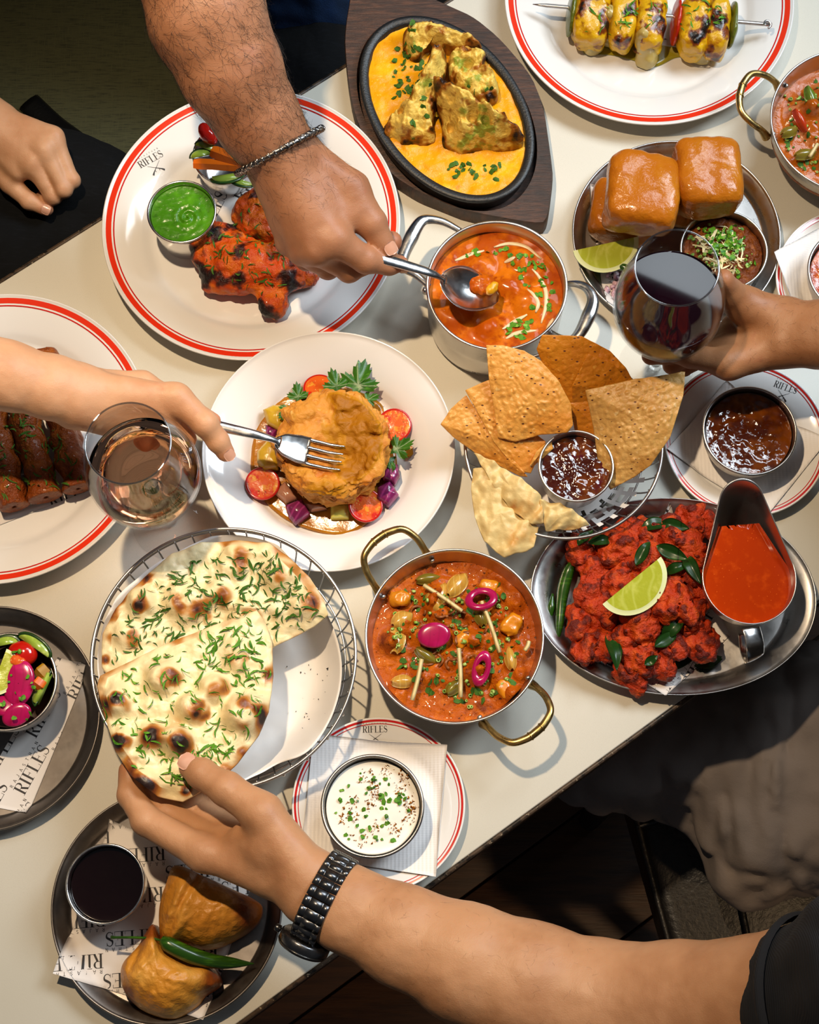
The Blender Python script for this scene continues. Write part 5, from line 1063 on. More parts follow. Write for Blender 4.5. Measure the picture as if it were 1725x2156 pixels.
papad([(1200, 850, .072), (1240, 825, .078), (1290, 900, .060), (1262, 960, .05), (1210, 905, .056)], PAP_B, 'amber papad piece behind the chutney cup', .003, 4, 120, .0006)
papad([(1233, 822, .090), (1330, 800, .096), (1443, 782, .100), (1440, 830, .094), (1412, 920, .082), (1370, 980, .070), (1335, 1005, .062), (1285, 1032, .052), (1262, 990, .056), (1250, 900, .072)], PAP_C, 'large bubbled tan papad at right of the basket', .008, 5, 170, .0022)
papad([(928, 893, .072), (950, 860, .078), (982, 832, .082), (1040, 920, .072), (1112, 1004, .056), (1095, 1003, .054), (1010, 960, .058), (955, 920, .066)], PAP_A, 'leftmost speckled papad of the basket', .003, 6)
papad([(980, 822, .088), (1030, 800, .092), (1060, 860, .082), (1150, 930, .064), (1118, 996, .056), (1090, 992, .058), (1040, 930, .072)], PAP_A, 'narrow golden papad second from the left', .004, 7)
papad([(1116, 980, .066), (1130, 950, .070), (1160, 925, .066), (1165, 945, .062), (1120, 985, .060)], PAP_A, 'small golden papad shard beside the chutney cup', .001, 16)
papad([(1024, 727, .112), (1060, 727, .114), (1105, 738, .112), (1140, 760, .108), (1175, 800, .100), (1203, 850, .090), (1207, 895, .080), (1195, 912, .076), (1140, 915, .076), (1085, 930, .074), (1048, 922, .076), (1042, 870, .086), (1030, 800, .1)], PAP_A, 'big golden bubbled papad at the front of the basket', .006, 8, 170, .0020)
FRY = mat('pale rice cracker', '#d9bd80', .45, layers=[('noise', 25, 3, .55, .75, '#c98a34'), ('noise', 40, 3, .62, .78, '#cf5f12')], bump=[('noise', 90, 3, .3, .002), ('noise', 400, 2, .3, .0006)], Subsurface_Weight=.2, Subsurface_Radius=(.004, .003, .0015))
def cracker(out, label, seed, rip=.0016, fr=300):
    (V, F), s = patch(out, 150, 36, .0012, .004, lambda V, s: rip * np.sin((V[:, 0] * .8 - V[:, 1] * .6) * fr + 1.5 * fbm(V, 30, seed)) * sstep(.1, .9, s) + .0028 * fbm(V, 45, seed) + .0010 * s ** 8 * fbm(V, 150, seed + 3)); return mk('rice_cracker', (V, F), FRY, None, label, 'cracker')
cracker([(997, 985, .058), (1030, 985, .060), (1060, 1040, .058), (1085, 1075, .056), (1135, 1108, .055), (1125, 1150, .050), (1108, 1160, .050), (1085, 1165, .050), (1062, 1175, .048), (1020, 1140, .050), (1000, 1090, .052), (992, 1030, .055)], 'large pale rice cracker hanging over the basket rim', 11)
cracker([(998, 952, .062), (1040, 970, .066), (1100, 1010, .066), (1140, 1045, .064), (1145, 1100, .060), (1120, 1105, .058), (1075, 1070, .060), (1040, 1025, .062)], 'ruffled rice cracker dusted with orange spice', 12, .002, 420)
cracker([(1136, 1052, .062), (1180, 1060, .062), (1215, 1080, .058), (1242, 1105, .052), (1220, 1113, .052), (1150, 1117, .054), (1140, 1085, .058)], 'fluted rice cracker below the chutney cup', 13, .0022, 480)
# paper doily: a lace sheet with real holes
def doily():
    C = np.array([.1195, .4605]); V = []; F = []; n = 96
    zf = lambda r: T + .0060 + .034 * max(0, (r - .052) / .026) ** 1.2
    rows = [(.0, 0), (.025, 0), (.044, 0), (.049, 0), (.053, 0), (.057, 0), (.061, 0), (.065, 0), (.069, 0), (.073, 1)]
    V.append((*C, zf(0)))
    for r, e in rows[1:]:
        for j in range(n): a = 2 * PI * j / n; rr = r + (.002 * abs(math.sin(a * 12)) if e else 0); V.append((C[0] + rr * math.cos(a), C[1] + rr * math.sin(a), zf(rr)))
    F += [(0, 1 + j, 1 + (j + 1) % n) for j in range(n)]
    for i in range(len(rows) - 2):
        for j in range(n):
            if i >= 2 and i % 2 == 1 and j % 3 != 0: continue
            if i >= 2 and i % 2 == 0 and i < 7 and (j + 1) % 6 == 0: continue
            p, q = 1 + i * n, 1 + (i + 1) * n; F.append((p + j, q + j, q + (j + 1) % n, p + (j + 1) % n))
    return np.array(V), F
mk('paper_doily', doily(), NAPKIN_P, None, 'white lace paper doily lining the papad basket', 'doily', smooth=False)
# ================================================================ bread buns and mince
BUN = mat('glazed bun crust', '#ae620f', .26, layers=[('noise', 22, 3, .42, .72, '#bd7818'), ('noise', 45, 3, .58, .76, '#94500a'), ('attr:side', 0, 0, .4, .95, '#c9955a')], bump=[('noise', 55, 4, .6, .004), ('noise', 260, 3, .25, .001)], Coat_Weight=.2, Coat_Roughness=.1, Specular_IOR_Level=.3)
paper('liner_paper', W2([(1240, 400), (1290, 395), (1300, 660), (1275, 650)], .004), z_PAV, 1.72, 'printed liner paper under the bread buns', org_uv=(.004, .004), cap=.0105)
def bun(px, py, h, w, d, hh, ang, seed, label, tilt=0):
    C = at(px, py, h); V, F = blob(C, (w, d, hh), rotm(tilt, 0, ang), h=.0016, amp=.07, seed=seed, p=4.6, freq=32); z = (V[:, 2] - C[2]) / hh; s = np.clip(sstep(-.25, -.6, z + .25 * fbm(V, 60, seed)), 0, 1)
    return mk('bread_bun', (V, F), BUN, None, label, 'bun', attrs={'side': s})
bun(1312, 448, .022, .0305, .0290, .0200, -.16, 1, 'lower bread bun peeking out at left of its stack'); bun(1470, 412, .022, .0290, .0285, .0200, -.05, 2, 'lower bread bun hidden under the right-hand one')
bun(1352, 410, .068, .0335, .0350, .0245, -.16, 3, 'glossy top bread bun at left'); bun(1490, 374, .068, .0300, .0340, .0245, .02, 4, 'wrinkled glossy top bread bun at right')
MINCE = mat('spiced brown mince', '#6a3109', .4, layers=[('noise', 120, 4, .45, .7, '#8c4a10'), ('noise', 70, 3, .58, .78, '#451a06')], bump=[('noise', 180, 4, .9, .003)], Specular_IOR_Level=.25)
rng = np.random.RandomState(4)
mn = fill('spiced_mince', .2690, .6500, .0368, .0365, MINCE, 'crumbly brown spiced mince in the steel bowl', 'mince', .0022, 150, 14, lambda X, Y, r: .006 * (1 - r ** 2) + .0016 * np.maximum(0, .5 - vor(np.column_stack([X, Y]), 170, 3)) * 2, nr=44, na=130)
bvm = bvh([mn]); dm = in_px([(1475, 490), (1530, 470), (1565, 510), (1560, 570), (1520, 580), (1480, 540)], .048)
garnish('grated_cheese', scatter(110, dm, bvm), .0042, 'ribbon', mat('grated cheese', '#e8dcae', .5), 'pale grated cheese heaped on the mince', 'cheese')
sp2 = [((p[0], p[1], p[2] + RND.uniform(0, .005)), n) for p, n in scatter(70, in_px([(1485, 480), (1540, 470), (1570, 500), (1550, 545), (1500, 540)], .048), bvm)]
garnish('chopped_coriander', sp2 + scatter(40, in_disc(.269, .650, .033), bvm), .0034, 'leaf', mat('fresh green herb', '#5d9a1e', .45, layers=[('noise', 200, 2, .45, .6, '#2f6d12'), ('noise', 130, 2, .58, .7, '#93bd3d')]), 'bright chopped greens heaped on the mince')
garnish('cut_spring_onion', [((p[0], p[1], p[2] + RND.uniform(0, .004)), n) for p, n in scatter(70, in_disc(.266, .650, .030), bvm)], .0022, 'ring', CHIVE, 'cut spring onion over the mince')
LIMEF = mat('lime flesh', '#a9ad2f', .2, layers=[('noise:1,1,1', 60, 3, .5, .75, '#c6c65c'), ('wave', 30, 8, .7, 1.2, '#bfc258')], bump=[('noise', 200, 2, .3, .001)], Coat_Weight=.5, Subsurface_Weight=.3, Subsurface_Radius=(.006, .006, .002))
LIMER = mat('lime rind', '#4d6f12', .35, layers=[('noise', 90, 3, .5, .7, '#6f8d20')], bump=[('noise', 500, 2, .4, .0006)], Coat_Weight=.3)
def lime(p0, p1, h, label, flip=1, dih=1.0, roll=.35, fat=.5):
    """wedge whose straight core edge runs p0-p1 in the photo, cut face up"""
    A, B = at(*p0, h), at(*p1, h); C = (A + B) / 2; r = np.linalg.norm(B - A) / 2; y = (B - A) / (2 * r); zax = np.array([0, 0, 1.]); x = np.cross(y, zax) * flip; x /= np.linalg.norm(x); zz = np.cross(x, y) * flip
    x, zz = x * math.cos(roll) - np.array([0, 0, 1]) * math.sin(roll), None; zz = np.cross(x, y); zz = zz if zz[2] > 0 else -zz
    o = thing('lime_wedge', label, 'lime', tuple(C)); n = 24; m = 10; pt = lambda ph, th, k=1.0: C + k * r * (math.cos(ph) * y + math.sin(ph) * fat * 1.7 * (math.cos(th) * x - math.sin(th) * zz))
    V = [pt(PI * i / n, dih * j / m, 1.0) for i in range(n + 1) for j in range(m + 1)]; F = [(i * (m + 1) + j, i * (m + 1) + j + 1, (i + 1) * (m + 1) + j + 1, (i + 1) * (m + 1) + j) for i in range(n) for j in range(m)]
    mk('rind', (np.array(V), F), LIMER, o)
    for th in (0, dih):
        V = []; F = []; K = (0, .3, .6, .86, .93, 1.0)
        for k in K: V += [C + (pt(PI * i / n, th, 1) - C) * k + zz * (.0006 if 0 < k < .9 and th == 0 else 0) for i in range(n + 1)]
        V = np.array(V); F = [(a * (n + 1) + i, a * (n + 1) + i + 1, (a + 1) * (n + 1) + i + 1, (a + 1) * (n + 1) + i) for a in range(3) for i in range(n)]
        mk('flesh', (V, F), LIMEF, o, smooth=False); F = [(a * (n + 1) + i, a * (n + 1) + i + 1, (a + 1) * (n + 1) + i + 1, (a + 1) * (n + 1) + i) for a in range(3, 5) for i in range(n)]; mk('pith', (V, F), mat('lime pith', '#d8dba0', .5), o, smooth=False)
    return o
lime((1207, 528), (1344, 498), .034, 'lime wedge leaning on the bread bun plate', 1)
lime((1269, 1272), (1392, 1172), .058, 'lime wedge on top of the red fried chicken', 1, roll=.25)
P = spline([at(1296, 560, .02), at(1318, 565, .024), at(1345, 590, .02)], 14); gc = thing('green_chilli', 'green chilli partly hidden behind the red wine glass', 'chilli', tuple(P[7])); CHIL = mat('green chilli skin', '#20420a', .25, layers=[('noise:1,6,1', 50, 3, .5, .7, '#386410')], Coat_Weight=.2)
mk('pod', tube(P, np.interp(np.linspace(0, 1, 14), [0, .2, .8, 1], [.003, .0042, .0036, .0008]), 10), CHIL, gc)
ons = []
for i in range(70):
    x, y = in_px([(1280, 570), (1340, 560), (1345, 640), (1305, 655), (1275, 610)], .008)(RND); ons.append(((x, y, float(z_PAV(x, y)) + RND.uniform(.001, .006)), (0, 0, 1)))
def dice(spots, s):
    V = []; F = []
    for p, n in spots:
        M = rotm(RND.uniform(0, 3), RND.uniform(0, 3), RND.uniform(0, 3)); v, f = box(0, 0, 0, s * RND.uniform(.7, 1.3), s, s * .6); k = len(V); V += list(np.array(v) @ M.T + np.array(p)); F += [tuple(i + k for i in q) for q in f]
    return np.array(V), F
mk('diced_onion', dice(ons, .0042), mat('diced pink onion', '#c9a3b0', .3, layers=[('noise', 80, 2, .5, .7, '#a86a86'), ('noise', 60, 2, .55, .7, '#e3d6d8')], Coat_Weight=.3), None, 'heap of finely diced pink onion beside the lime', 'onion', kind='stuff', smooth=False)
# ================================================================ red fried chicken on the oval platter
paper('liner_paper', W2([(1398, 1470), (1260, 1370), (1408, 1064), (1540, 1335)], .008), z_OV, 1.0, 'printed liner paper under the red fried chicken', org_uv=(.012, -.001), lift=.001, cap=.0115)
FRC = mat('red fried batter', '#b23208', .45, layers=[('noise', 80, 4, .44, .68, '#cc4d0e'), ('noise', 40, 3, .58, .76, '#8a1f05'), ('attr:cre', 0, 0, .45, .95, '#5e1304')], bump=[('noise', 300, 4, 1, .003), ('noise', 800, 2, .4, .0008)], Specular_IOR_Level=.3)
FP = [(1223, 1169, .020, 18), (1303, 1155, .030, 20), (1262, 1200, .022, 17), (1240, 1238, .024, 16), (1258, 1282, .022, 17), (1226, 1311, .018, 17), (1256, 1354, .020, 20), (1354, 1312, .034, 19), (1317, 1345, .026, 18), (1412, 1262, .038, 21), (1444, 1148, .032, 20), (1388, 1124, .028, 18), (1332, 1120, .026, 16), (1452, 1096, .024, 14), (1491, 1104, .020, 13), (1455, 1303, .026, 18), (1470, 1352, .020, 18), (1354, 1387, .024, 20), (1332, 1424, .016, 16), (1392, 1394, .022, 17), (1466, 1249, .026, 15), (1424, 1352, .022, 17), (1475, 1187, .026, 18), (1310, 1220, .024, 20), (1350, 1180, .030, 18), (1370, 1240, .026, 20), (1300, 1290, .022, 17), (1400, 1310, .022, 17), (1430, 1205, .026, 18), (1270, 1150, .020, 15)]
fr = []
FPL = {0: 'leftmost upper red fried chicken piece on the oval platter', 6: 'red fried chicken piece at the lower left of the heap', 9: 'rounded red fried chicken piece right of the lime wedge', 13: 'small red fried chicken nub at the top of the heap', 14: 'small red fried chicken nub beside the gravy boat spout', 18: 'lowest red fried chicken piece of the heap', 7: 'red fried chicken piece just below the lime wedge'}
for i, (px, py, h, s) in enumerate(FP):
    s = s * .001; rg = np.random.RandomState(i); ex = [((rg.uniform(-1, 1) * s * .7, rg.uniform(-1, 1) * s * .7, rg.uniform(-.1, .3) * s), (s * .5, s * .42, s * .42)) for _ in range(5)]
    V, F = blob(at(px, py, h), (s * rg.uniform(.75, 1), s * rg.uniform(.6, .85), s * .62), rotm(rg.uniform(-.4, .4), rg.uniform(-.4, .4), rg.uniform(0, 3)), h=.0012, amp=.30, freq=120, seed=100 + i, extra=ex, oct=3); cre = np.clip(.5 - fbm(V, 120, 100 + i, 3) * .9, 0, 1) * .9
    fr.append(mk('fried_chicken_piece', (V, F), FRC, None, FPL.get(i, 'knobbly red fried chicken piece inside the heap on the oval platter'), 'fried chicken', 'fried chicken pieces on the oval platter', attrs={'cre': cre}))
bvf = bvh(fr + [P_OV.children[0]])
CURL = mat('fried curry leaf', '#17360e', .3, layers=[('noise', 60, 3, .5, .7, '#2a5018'), ('noise:8,1,1', 40, 2, .6, .75, '#0e2408')], Coat_Weight=.1, Specular_IOR_Level=.25)
def curry_leaf(px, py, L, w, ang, label, lift=.004, cup_=.3, grp='curry leaves on the oval platter'):
    g = at(px, py, .03); z, n = drop(bvf, g[0], g[1], default=T + .02); g = at(px, py, z - T + lift); Rm = rotm(RND.uniform(-.35, .35), RND.uniform(-.35, .35), ang)
    def f(u, v):
        a = u * 2 - 1; b_ = v * 2 - 1; ww = 1.15 * w * np.sin(PI * np.clip(u, .001, .999)) ** .8 * (1 - .35 * u); P = np.column_stack([a * L, b_ * ww, cup_ * ww * np.abs(b_) + .0016 * np.sin(6 * u + px) - .0025 * a * a]); return P @ Rm.T + g
    return mk('curry_leaf', sheet(15, 9, f, .0004), CURL, None, label, 'leaf', grp)
for px, py, L, w, a, lab in [(1382, 1104, .015, .007, .3, 'curry leaf at the top of the fried chicken'), (1420, 1106, .013, .006, -.3, 'curry leaf beside the topmost one'), (1354, 1163, .013, .0055, 1.0, 'curry leaf above the lime wedge'), (1415, 1163, .015, .0065, -.5, 'broad curry leaf right of the lime tip'), (1457, 1195, .016, .006, -1.2, 'curly curry leaf beside the gravy boat'), (1425, 1196, .012, .005, .3, 'dark curry leaf under the broad one'), (1419, 1318, .015, .007, .8, 'glossy curry leaf below right of the lime'), (1404, 1345, .013, .006, .6, 'bright curry leaf in front of the glossy one'), (1292, 1368, .018, .007, -1.4, 'dark curry leaf low at left on the platter'), (1437, 1390, .016, .007, .4, 'dark curry leaf lying on the printed paper'), (1372, 1390, .007, .004, .6, 'tiny curry leaf on the lowest chicken piece'), (1232, 1130, .010, .005, .8, 'small curry leaf at the platter upper left'), (1268, 1138, .012, .005, .1, 'curry leaf half under the upper left pieces'), (1495, 1392, .014, .006, .3, 'flat dark curry leaf at the platter lower right')]:
    curry_leaf(px, py, L, w, a, lab)
ch = thing('green_chilli', 'long shiny green chilli at left of the oval platter', 'chilli', tuple(at(1185, 1270, .012)))
P = spline([at(1204, 1186, .018), at(1190, 1225, .014), at(1182, 1270, .012), at(1178, 1320, .012), at(1172, 1362, .011)], 26); mk('pod', tube(P, np.interp(np.linspace(0, 1, 26), [0, .1, .35, .7, 1], [.003, .0052, .0056, .0038, .0005]), 12), CHIL, ch)
P = spline([at(1164, 1250, .010), at(1160, 1285, .009), at(1158, 1312, .008)], 12); mk('split_half', tube(P, np.interp(np.linspace(0, 1, 12), [0, .4, 1], [.001, .004, .0005]), 8), CHIL, ch)
P = spline([at(1204, 1186, .018), at(1214, 1160, .022), at(1222, 1142, .026)], 8); mk('stem', tube(P, .0014, 6), CHIL, ch)
# ================================================================ naan
def bz(r): return T + .0045 + .053 * sstep(.070, .112, r) ** 1.2
bzf = lambda X, Y: bz(np.hypot(np.asarray(X) + .1730, np.asarray(Y) - .2713))
lin = [(204, 1345), (225, 1290), (330, 1190), (470, 1128), (560, 1135), (640, 1210), (692, 1296), (716, 1370), (718, 1440), (700, 1510), (664, 1572), (630, 1596), (585, 1606), (540, 1632), (480, 1655), (380, 1630), (280, 1580), (218, 1480)]
def liner():
    (V, F), s = patch([(a, b, .05) for a, b in lin], 160, 40, .0006, round_=1); n = len(V) // 2
    for k in (0, n):
        r = np.hypot(V[k:k + n, 0] + .1730, V[k:k + n, 1] - .2713); V[k:k + n, 2] = np.minimum(bz(np.minimum(r, .1075)) + .0030, T + .062) + .0028 * fbm(V[k:k + n] * [1, 1, 0], 26, 3) * s[k:k + n] - (k > 0) * .0006
        sc = np.minimum(1, .1068 / np.maximum(r, 1e-6)); V[k:k + n, 0] = -.1730 + (V[k:k + n, 0] + .1730) * sc; V[k:k + n, 1] = .2713 + (V[k:k + n, 1] - .2713) * sc
    return V, F
LIN = mk('paper_liner', liner(), NAPKIN_P, None, 'white paper lining the naan basket', 'paper')
NAAN = mat('baked naan', '#efdaa6', .5, layers=[('noise', 40, 4, .45, .75, '#f1e0b2'), ('noise', 16, 3, .6, .8, '#e2c27c'), ('attr:brown', 0, 0, .28, .62, '#b9772c'), ('attr:brown', 0, 0, .55, .85, '#7d3d10'), ('attr:brown', 0, 0, .84, 1.05, '#24100a')], bump=[('noise', 110, 4, .35, .002), ('noise', 420, 2, .2, .0007)], Coat_Weight=.22, Coat_Roughness=.3)
def naan(out, ctr, bubs, scorch, label, seed, thick):
    B = [(at(a, b, h), r, z) for a, b, h, r, z in bubs]; S = [(at(a, b, h), r, k) for a, b, h, r, k in scorch]
    def dz(V, s):
        z = .0034 * fbm(V, 34, seed) + .0010 * fbm(V, 100, seed + 2) - thick * .45 * s ** 14
        for p, r, a in B: z = z + a * 2.0 * np.exp(-(((V[:, 0] - p[0]) ** 2 + (V[:, 1] - p[1]) ** 2) / (r * .95) ** 2) ** 2.0)
        return z
    (V, F), s = patch(out, 300, 80, thick, .002, dz, round_=0, ctr=ctr, edge=.35, pw=.8); n = len(V) // 2
    br = .18 + .30 * fbm(V, 32, seed + 5, 3) + .22 * s ** 10 * (1 + vn(V, 60, seed)); 
    for p, r, a in B: br = br + .55 * np.exp(-(((V[:, 0] - p[0] - r * .28) ** 2 + (V[:, 1] - p[1] + r * .22) ** 2) / (r * .8) ** 2) ** 1.4) * (1 + .8 * vn(V, 90, seed + 7))
    for p, r, k in S: br = br + k * np.exp(-(((V[:, 0] - p[0]) ** 2 + (V[:, 1] - p[1]) ** 2) / r ** 2) ** 1.3) * (1 + .5 * vn(V, 160, seed + 8))
    br = br - .25 * sstep(.3, .7, .5 + .5 * fbm(V, 22, seed + 9)) * (s < .9)
    return mk('naan_bread', (V, F), NAAN, None, label, 'naan', attrs={'brown': np.clip(br, 0, 1.1)})
na1 = naan([(212, 1403, .066), (214, 1332, .068), (243, 1281, .070), (304, 1213, .070), (361, 1163, .068), (422, 1141, .068), (505, 1136, .068), (566, 1143, .068), (606, 1170, .068), (652, 1213, .068), (681, 1260, .068), (691, 1292, .066), (663, 1317, .060), (573, 1362, .056), (500, 1400, .052), (400, 1440, .056), (300, 1450, .062), (230, 1430, .066)], (430, 1280, .060),
     [(395, 1268, .065, .019, .007), (500, 1180, .065, .016, .004), (590, 1210, .065, .015, .004), (300, 1270, .067, .012, .004), (640, 1270, .065, .012, .003), (270, 1340, .067, .012, .003), (460, 1250, .065, .012, .004), (520, 1300, .06, .014, .004)],
     [(372, 1275, .068, .010, .4), (420, 1290, .068, .010, .35), (290, 1285, .07, .0055, .7), (312, 1220, .07, .006, .6), (245, 1292, .07, .008, .5), (237, 1340, .07, .007, .4), (220, 1385, .068, .004, .9), (255, 1262, .07, .006, .4), (470, 1150, .07, .006, .35)], 'garlic naan half lying at the back of the basket', 21, .006)
na2 = naan([(203, 1443, .084), (208, 1421, .083), (286, 1385, .080), (358, 1350, .078), (465, 1310, .076), (541, 1285, .076), (559, 1310, .076), (573, 1353, .076), (575, 1421, .076), (566, 1500, .078), (545, 1547, .080), (501, 1605, .082), (465, 1641, .085), (412, 1673, .089), (383, 1687, .090), (332, 1677, .090), (275, 1633, .089), (243, 1583, .088), (217, 1500, .086)], (400, 1480, .082),
     [(345, 1425, .086, .0150, .008), (405, 1490, .086, .0130, .008), (375, 1560, .088, .0125, .008), (515, 1500, .084, .0170, .008), (248, 1475, .087, .0130, .006), (320, 1550, .088, .012, .006), (450, 1450, .084, .0120, .006), (258, 1560, .089, .010, .004), (300, 1650, .09, .012, .004), (500, 1380, .08, .014, .003)],
     [(366, 1425, .09, .008, .4), (425, 1500, .09, .009, .55), (382, 1570, .09, .0075, .75), (246, 1472, .09, .0055, .95), (250, 1560, .09, .0065, .9), (315, 1545, .09, .009, .5), (516, 1480, .085, .007, .35), (548, 1500, .08, .007, .5), (280, 1605, .09, .008, .6), (390, 1660, .092, .0045, 1.0), (470, 1620, .088, .007, .55), (510, 1585, .085, .006, .6), (222, 1480, .088, .006, .5), (560, 1420, .078, .005, .4), (280, 1640, .09, .007, .5), (415, 1590, .088, .005, .3)], 'garlic naan half lifted from the basket by a hand', 27, .006)
bvn = bvh([na1, na2])
def nspots(n, poly): return scatter(n, in_px(poly, .078), bvn)
garnish('chopped_coriander', nspots(250, [(225, 1390), (240, 1310), (330, 1210), (420, 1160), (560, 1150), (640, 1220), (680, 1285), (580, 1345), (540, 1290), (300, 1370)]) + nspots(40, [(470, 1170), (580, 1180), (670, 1270), (600, 1330), (540, 1280), (500, 1210)]), .0034, 'ribbon', HERB_D, 'chopped coriander ribbons over the back naan')
garnish('chopped_coriander', nspots(190, [(215, 1440), (290, 1395), (540, 1300), (570, 1400), (540, 1540), (420, 1660), (300, 1640), (230, 1540)]) + nspots(50, [(440, 1340), (540, 1300), (565, 1440), (500, 1450), (400, 1400)]) + nspots(60, [(340, 1590), (420, 1590), (520, 1540), (440, 1650), (360, 1660)]), .0034, 'ribbon', HERB, 'chopped coriander ribbons over the lifted naan')
garnish('burnt_crumbs', scatter(22, in_px([(600, 1390), (700, 1400), (690, 1520), (590, 1560)], .02), bvh([LIN])), .0016, 'crumb', CRUMB, 'tiny burnt crumbs on the basket paper', 'crumbs')
# ================================================================ salad bowl at the left edge
paper('liner_paper', W2([(58, 1712), (-60, 1690), (120, 1382), (186, 1402)], .006), z_SAL, math.atan2(.43, .19) - .05, 'printed liner paper under the beet salad bowl', org_uv=(-.004, -.001), cap=.0112)
CH_B = SAL_C
fill('salad_dressing', -.3570, .2528, .036, .0300, mat('dark salad dressing', '#2a160c', .2), 'dark dressing in the beet salad bowl', 'dressing', .0005, 60, 3)
onion_ring(42, 1440, .052, .0125, .0195, -.15, None, .1, 'big oval magenta beet slice in the salad bowl', 'beet_slice')
onion_ring(36, 1505, .050, .0125, .0090, .5, None, .25, 'round magenta beet slice at bottom of the salad bowl', 'beet_slice'); onion_ring(8, 1488, .050, .0110, .0085, -.4, None, -.15, 'magenta beet slice cut by the left picture edge', 'beet_slice')
o_ = thing('tomato_wedge', 'red tomato wedge at the top of the beet salad bowl', 'tomato', tuple(at(45, 1378, .05))); mk('skin', blob(at(48, 1376, .048), (.0130, .0105, .009), rotm(0, 0, -.3), h=.0011, amp=.04, seed=2), TOM, o_)
mk('seed_gel', blob(at(36, 1392, .0555), (.0080, .0048, .003), rotm(0, 0, -.3), h=.0007, amp=.2, seed=2), TFL, o_)
cuke(92, 1450, .050, .0110, 1.2, -.6, 'dark cucumber piece at right of the beet salad bowl'); cuke(72, 1362, .050, .0090, -.6, .4, 'cucumber strip at the top right of the beet salad bowl', 1.4); cuke(12, 1358, .050, .0085, .2, .2, 'cucumber piece at the top left of the beet salad bowl')
stick((74, 1432), (92, 1445), .053, .050, .0052, CAR, 'orange carrot chunk beside the beet slice', 'carrot_chunk', 'carrot'); stick((82, 1405), (100, 1425), .048, .046, .0065, mat('yellow pepper', '#9a6f10', .3, Coat_Weight=.3), 'yellow pepper chunk in the beet salad bowl', 'pepper_chunk', 'pepper')
lime((-22, 1462), (14, 1366), .058, 'lime wedge cut off by the left picture edge', 1, roll=.2)
garnish('chopped_coriander', [((*at(a + RND.uniform(-5, 5), b + RND.uniform(-5, 5), .058)[:2], T + .0575), (0, 0, 1)) for a, b in [(60, 1430), (65, 1440), (22, 1440), (28, 1455), (42, 1472), (48, 1470), (52, 1512), (66, 1500), (10, 1480), (5, 1485), (28, 1378), (40, 1372), (26, 1512), (66, 1445), (20, 1425)]], .0028, 'leaf', HERB, 'green coriander bits on the beet salad')
# ================================================================ samosas
paper('liner_paper', W2([(118, 2050), (233, 1726), (530, 1860), (432, 2147)], .006), z_SAM, PI + .08, 'printed liner paper under the samosas overhanging the plate', org_uv=(-.004, .004), cap=.0118)
SAMO = mat('fried samosa crust', '#c07e26', .4, layers=[('noise', 18, 3, .42, .74, '#d6a04a'), ('noise', 30, 3, .58, .78, '#a2581a'), ('attr:rim', 0, 0, .3, .9, '#84400e')], bump=[('noise', 70, 3, .5, .003), ('vor', 170, 0, .3, .002), ('noise', 500, 3, .4, .001)], Coat_Weight=.08, Coat_Roughness=.2, Specular_IOR_Level=.35)
def samosa(out, ctr, H, seams, tips, label, seed):
    Sg = [(at(*a, .03)[:2], at(*b, .03)[:2], d) for a, b, d in seams]; tp = [(at(*q, .02)[:2], r) for q, r in tips]
    def dz(V, s):
        z = H * np.clip(1 - s ** 2.1, 0, 1) ** .6 + .0022 * fbm(V, 45, seed) * (s < .97) + .0012 * np.maximum(0, .25 - vor(V, 75, seed)) * 4
        for a, b, d in Sg:
            ab = b - a; t = np.clip(((V[:, :2] - a) @ ab) / (ab @ ab), 0, 1); q = np.hypot(*(V[:, :2] - a - t[:, None] * ab).T); z = z + d * np.exp(-(q / .003) ** 2) + (d < 0) * .0025 * np.exp(-((q - .005) / .004) ** 2)
        return z
    (V, F), s = patch(out, 160, 46, .001, 0, dz, round_=1, ctr=ctr); n = len(V) // 2; V[n:, 2] = T + .004; V[:n, 2] = np.maximum(V[:n, 2], T + .0045)
    rim = .4 * s ** 5 + .2 * fbm(V, 40, seed + 3)
    for q, r in tp: rim = rim + .9 * np.exp(-(np.hypot(V[:, 0] - q[0], V[:, 1] - q[1]) / r) ** 2)
    return mk('samosa', (V, F), SAMO, None, label, 'samosa', attrs={'rim': np.clip(rim, 0, 1)})
sa1 = samosa([(370, 1822, .022), (430, 1845, .022), (489, 1872, .022), (532, 1892, .02), (551, 1912, .018), (538, 1949, .018), (483, 1986, .014), (434, 2000, .014), (385, 1990, .014), (345, 1995, .016), (336, 1960, .018), (336, 1910, .02), (350, 1860, .022)], (428, 1920, .018), .034, [((415, 1850), (350, 1985), -.0025), ((430, 1850), (500, 1930), .001)], [((535, 1920), .018), ((345, 1990), .010)], 'upper samosa under the reaching hand', 3)
sa2 = samosa([(322, 1946, .022), (292, 1992, .02), (259, 2029, .018), (256, 2069, .016), (274, 2105, .014), (311, 2133, .012), (367, 2146, .012), (413, 2121, .013), (431, 2099, .014), (465, 2072, .016), (446, 2038, .018), (397, 2026, .02), (345, 1990, .022)], (345, 2060, .016), .032, [((270, 2088), (330, 2010), .002), ((280, 2040), (300, 1990), -.001)], [((455, 2072), .014), ((322, 1955), .012), ((272, 2092), .008)], 'lower samosa at the bottom of its plate', 5)
ch = thing('green_chilli', 'glossy green chilli with long stem between the samosas', 'chilli', tuple(at(430, 2010, .03)))
P = spline([at(340, 1978, .040), at(365, 1994, .040), at(405, 2012, .036), at(450, 2024, .030), at(500, 2028, .024), at(535, 2029, .021)], 30); mk('pod', tube(P, np.interp(np.linspace(0, 1, 30), [0, .1, .4, .7, 1], [.0035, .0062, .0068, .0052, .0005]), 14), CHIL, ch)
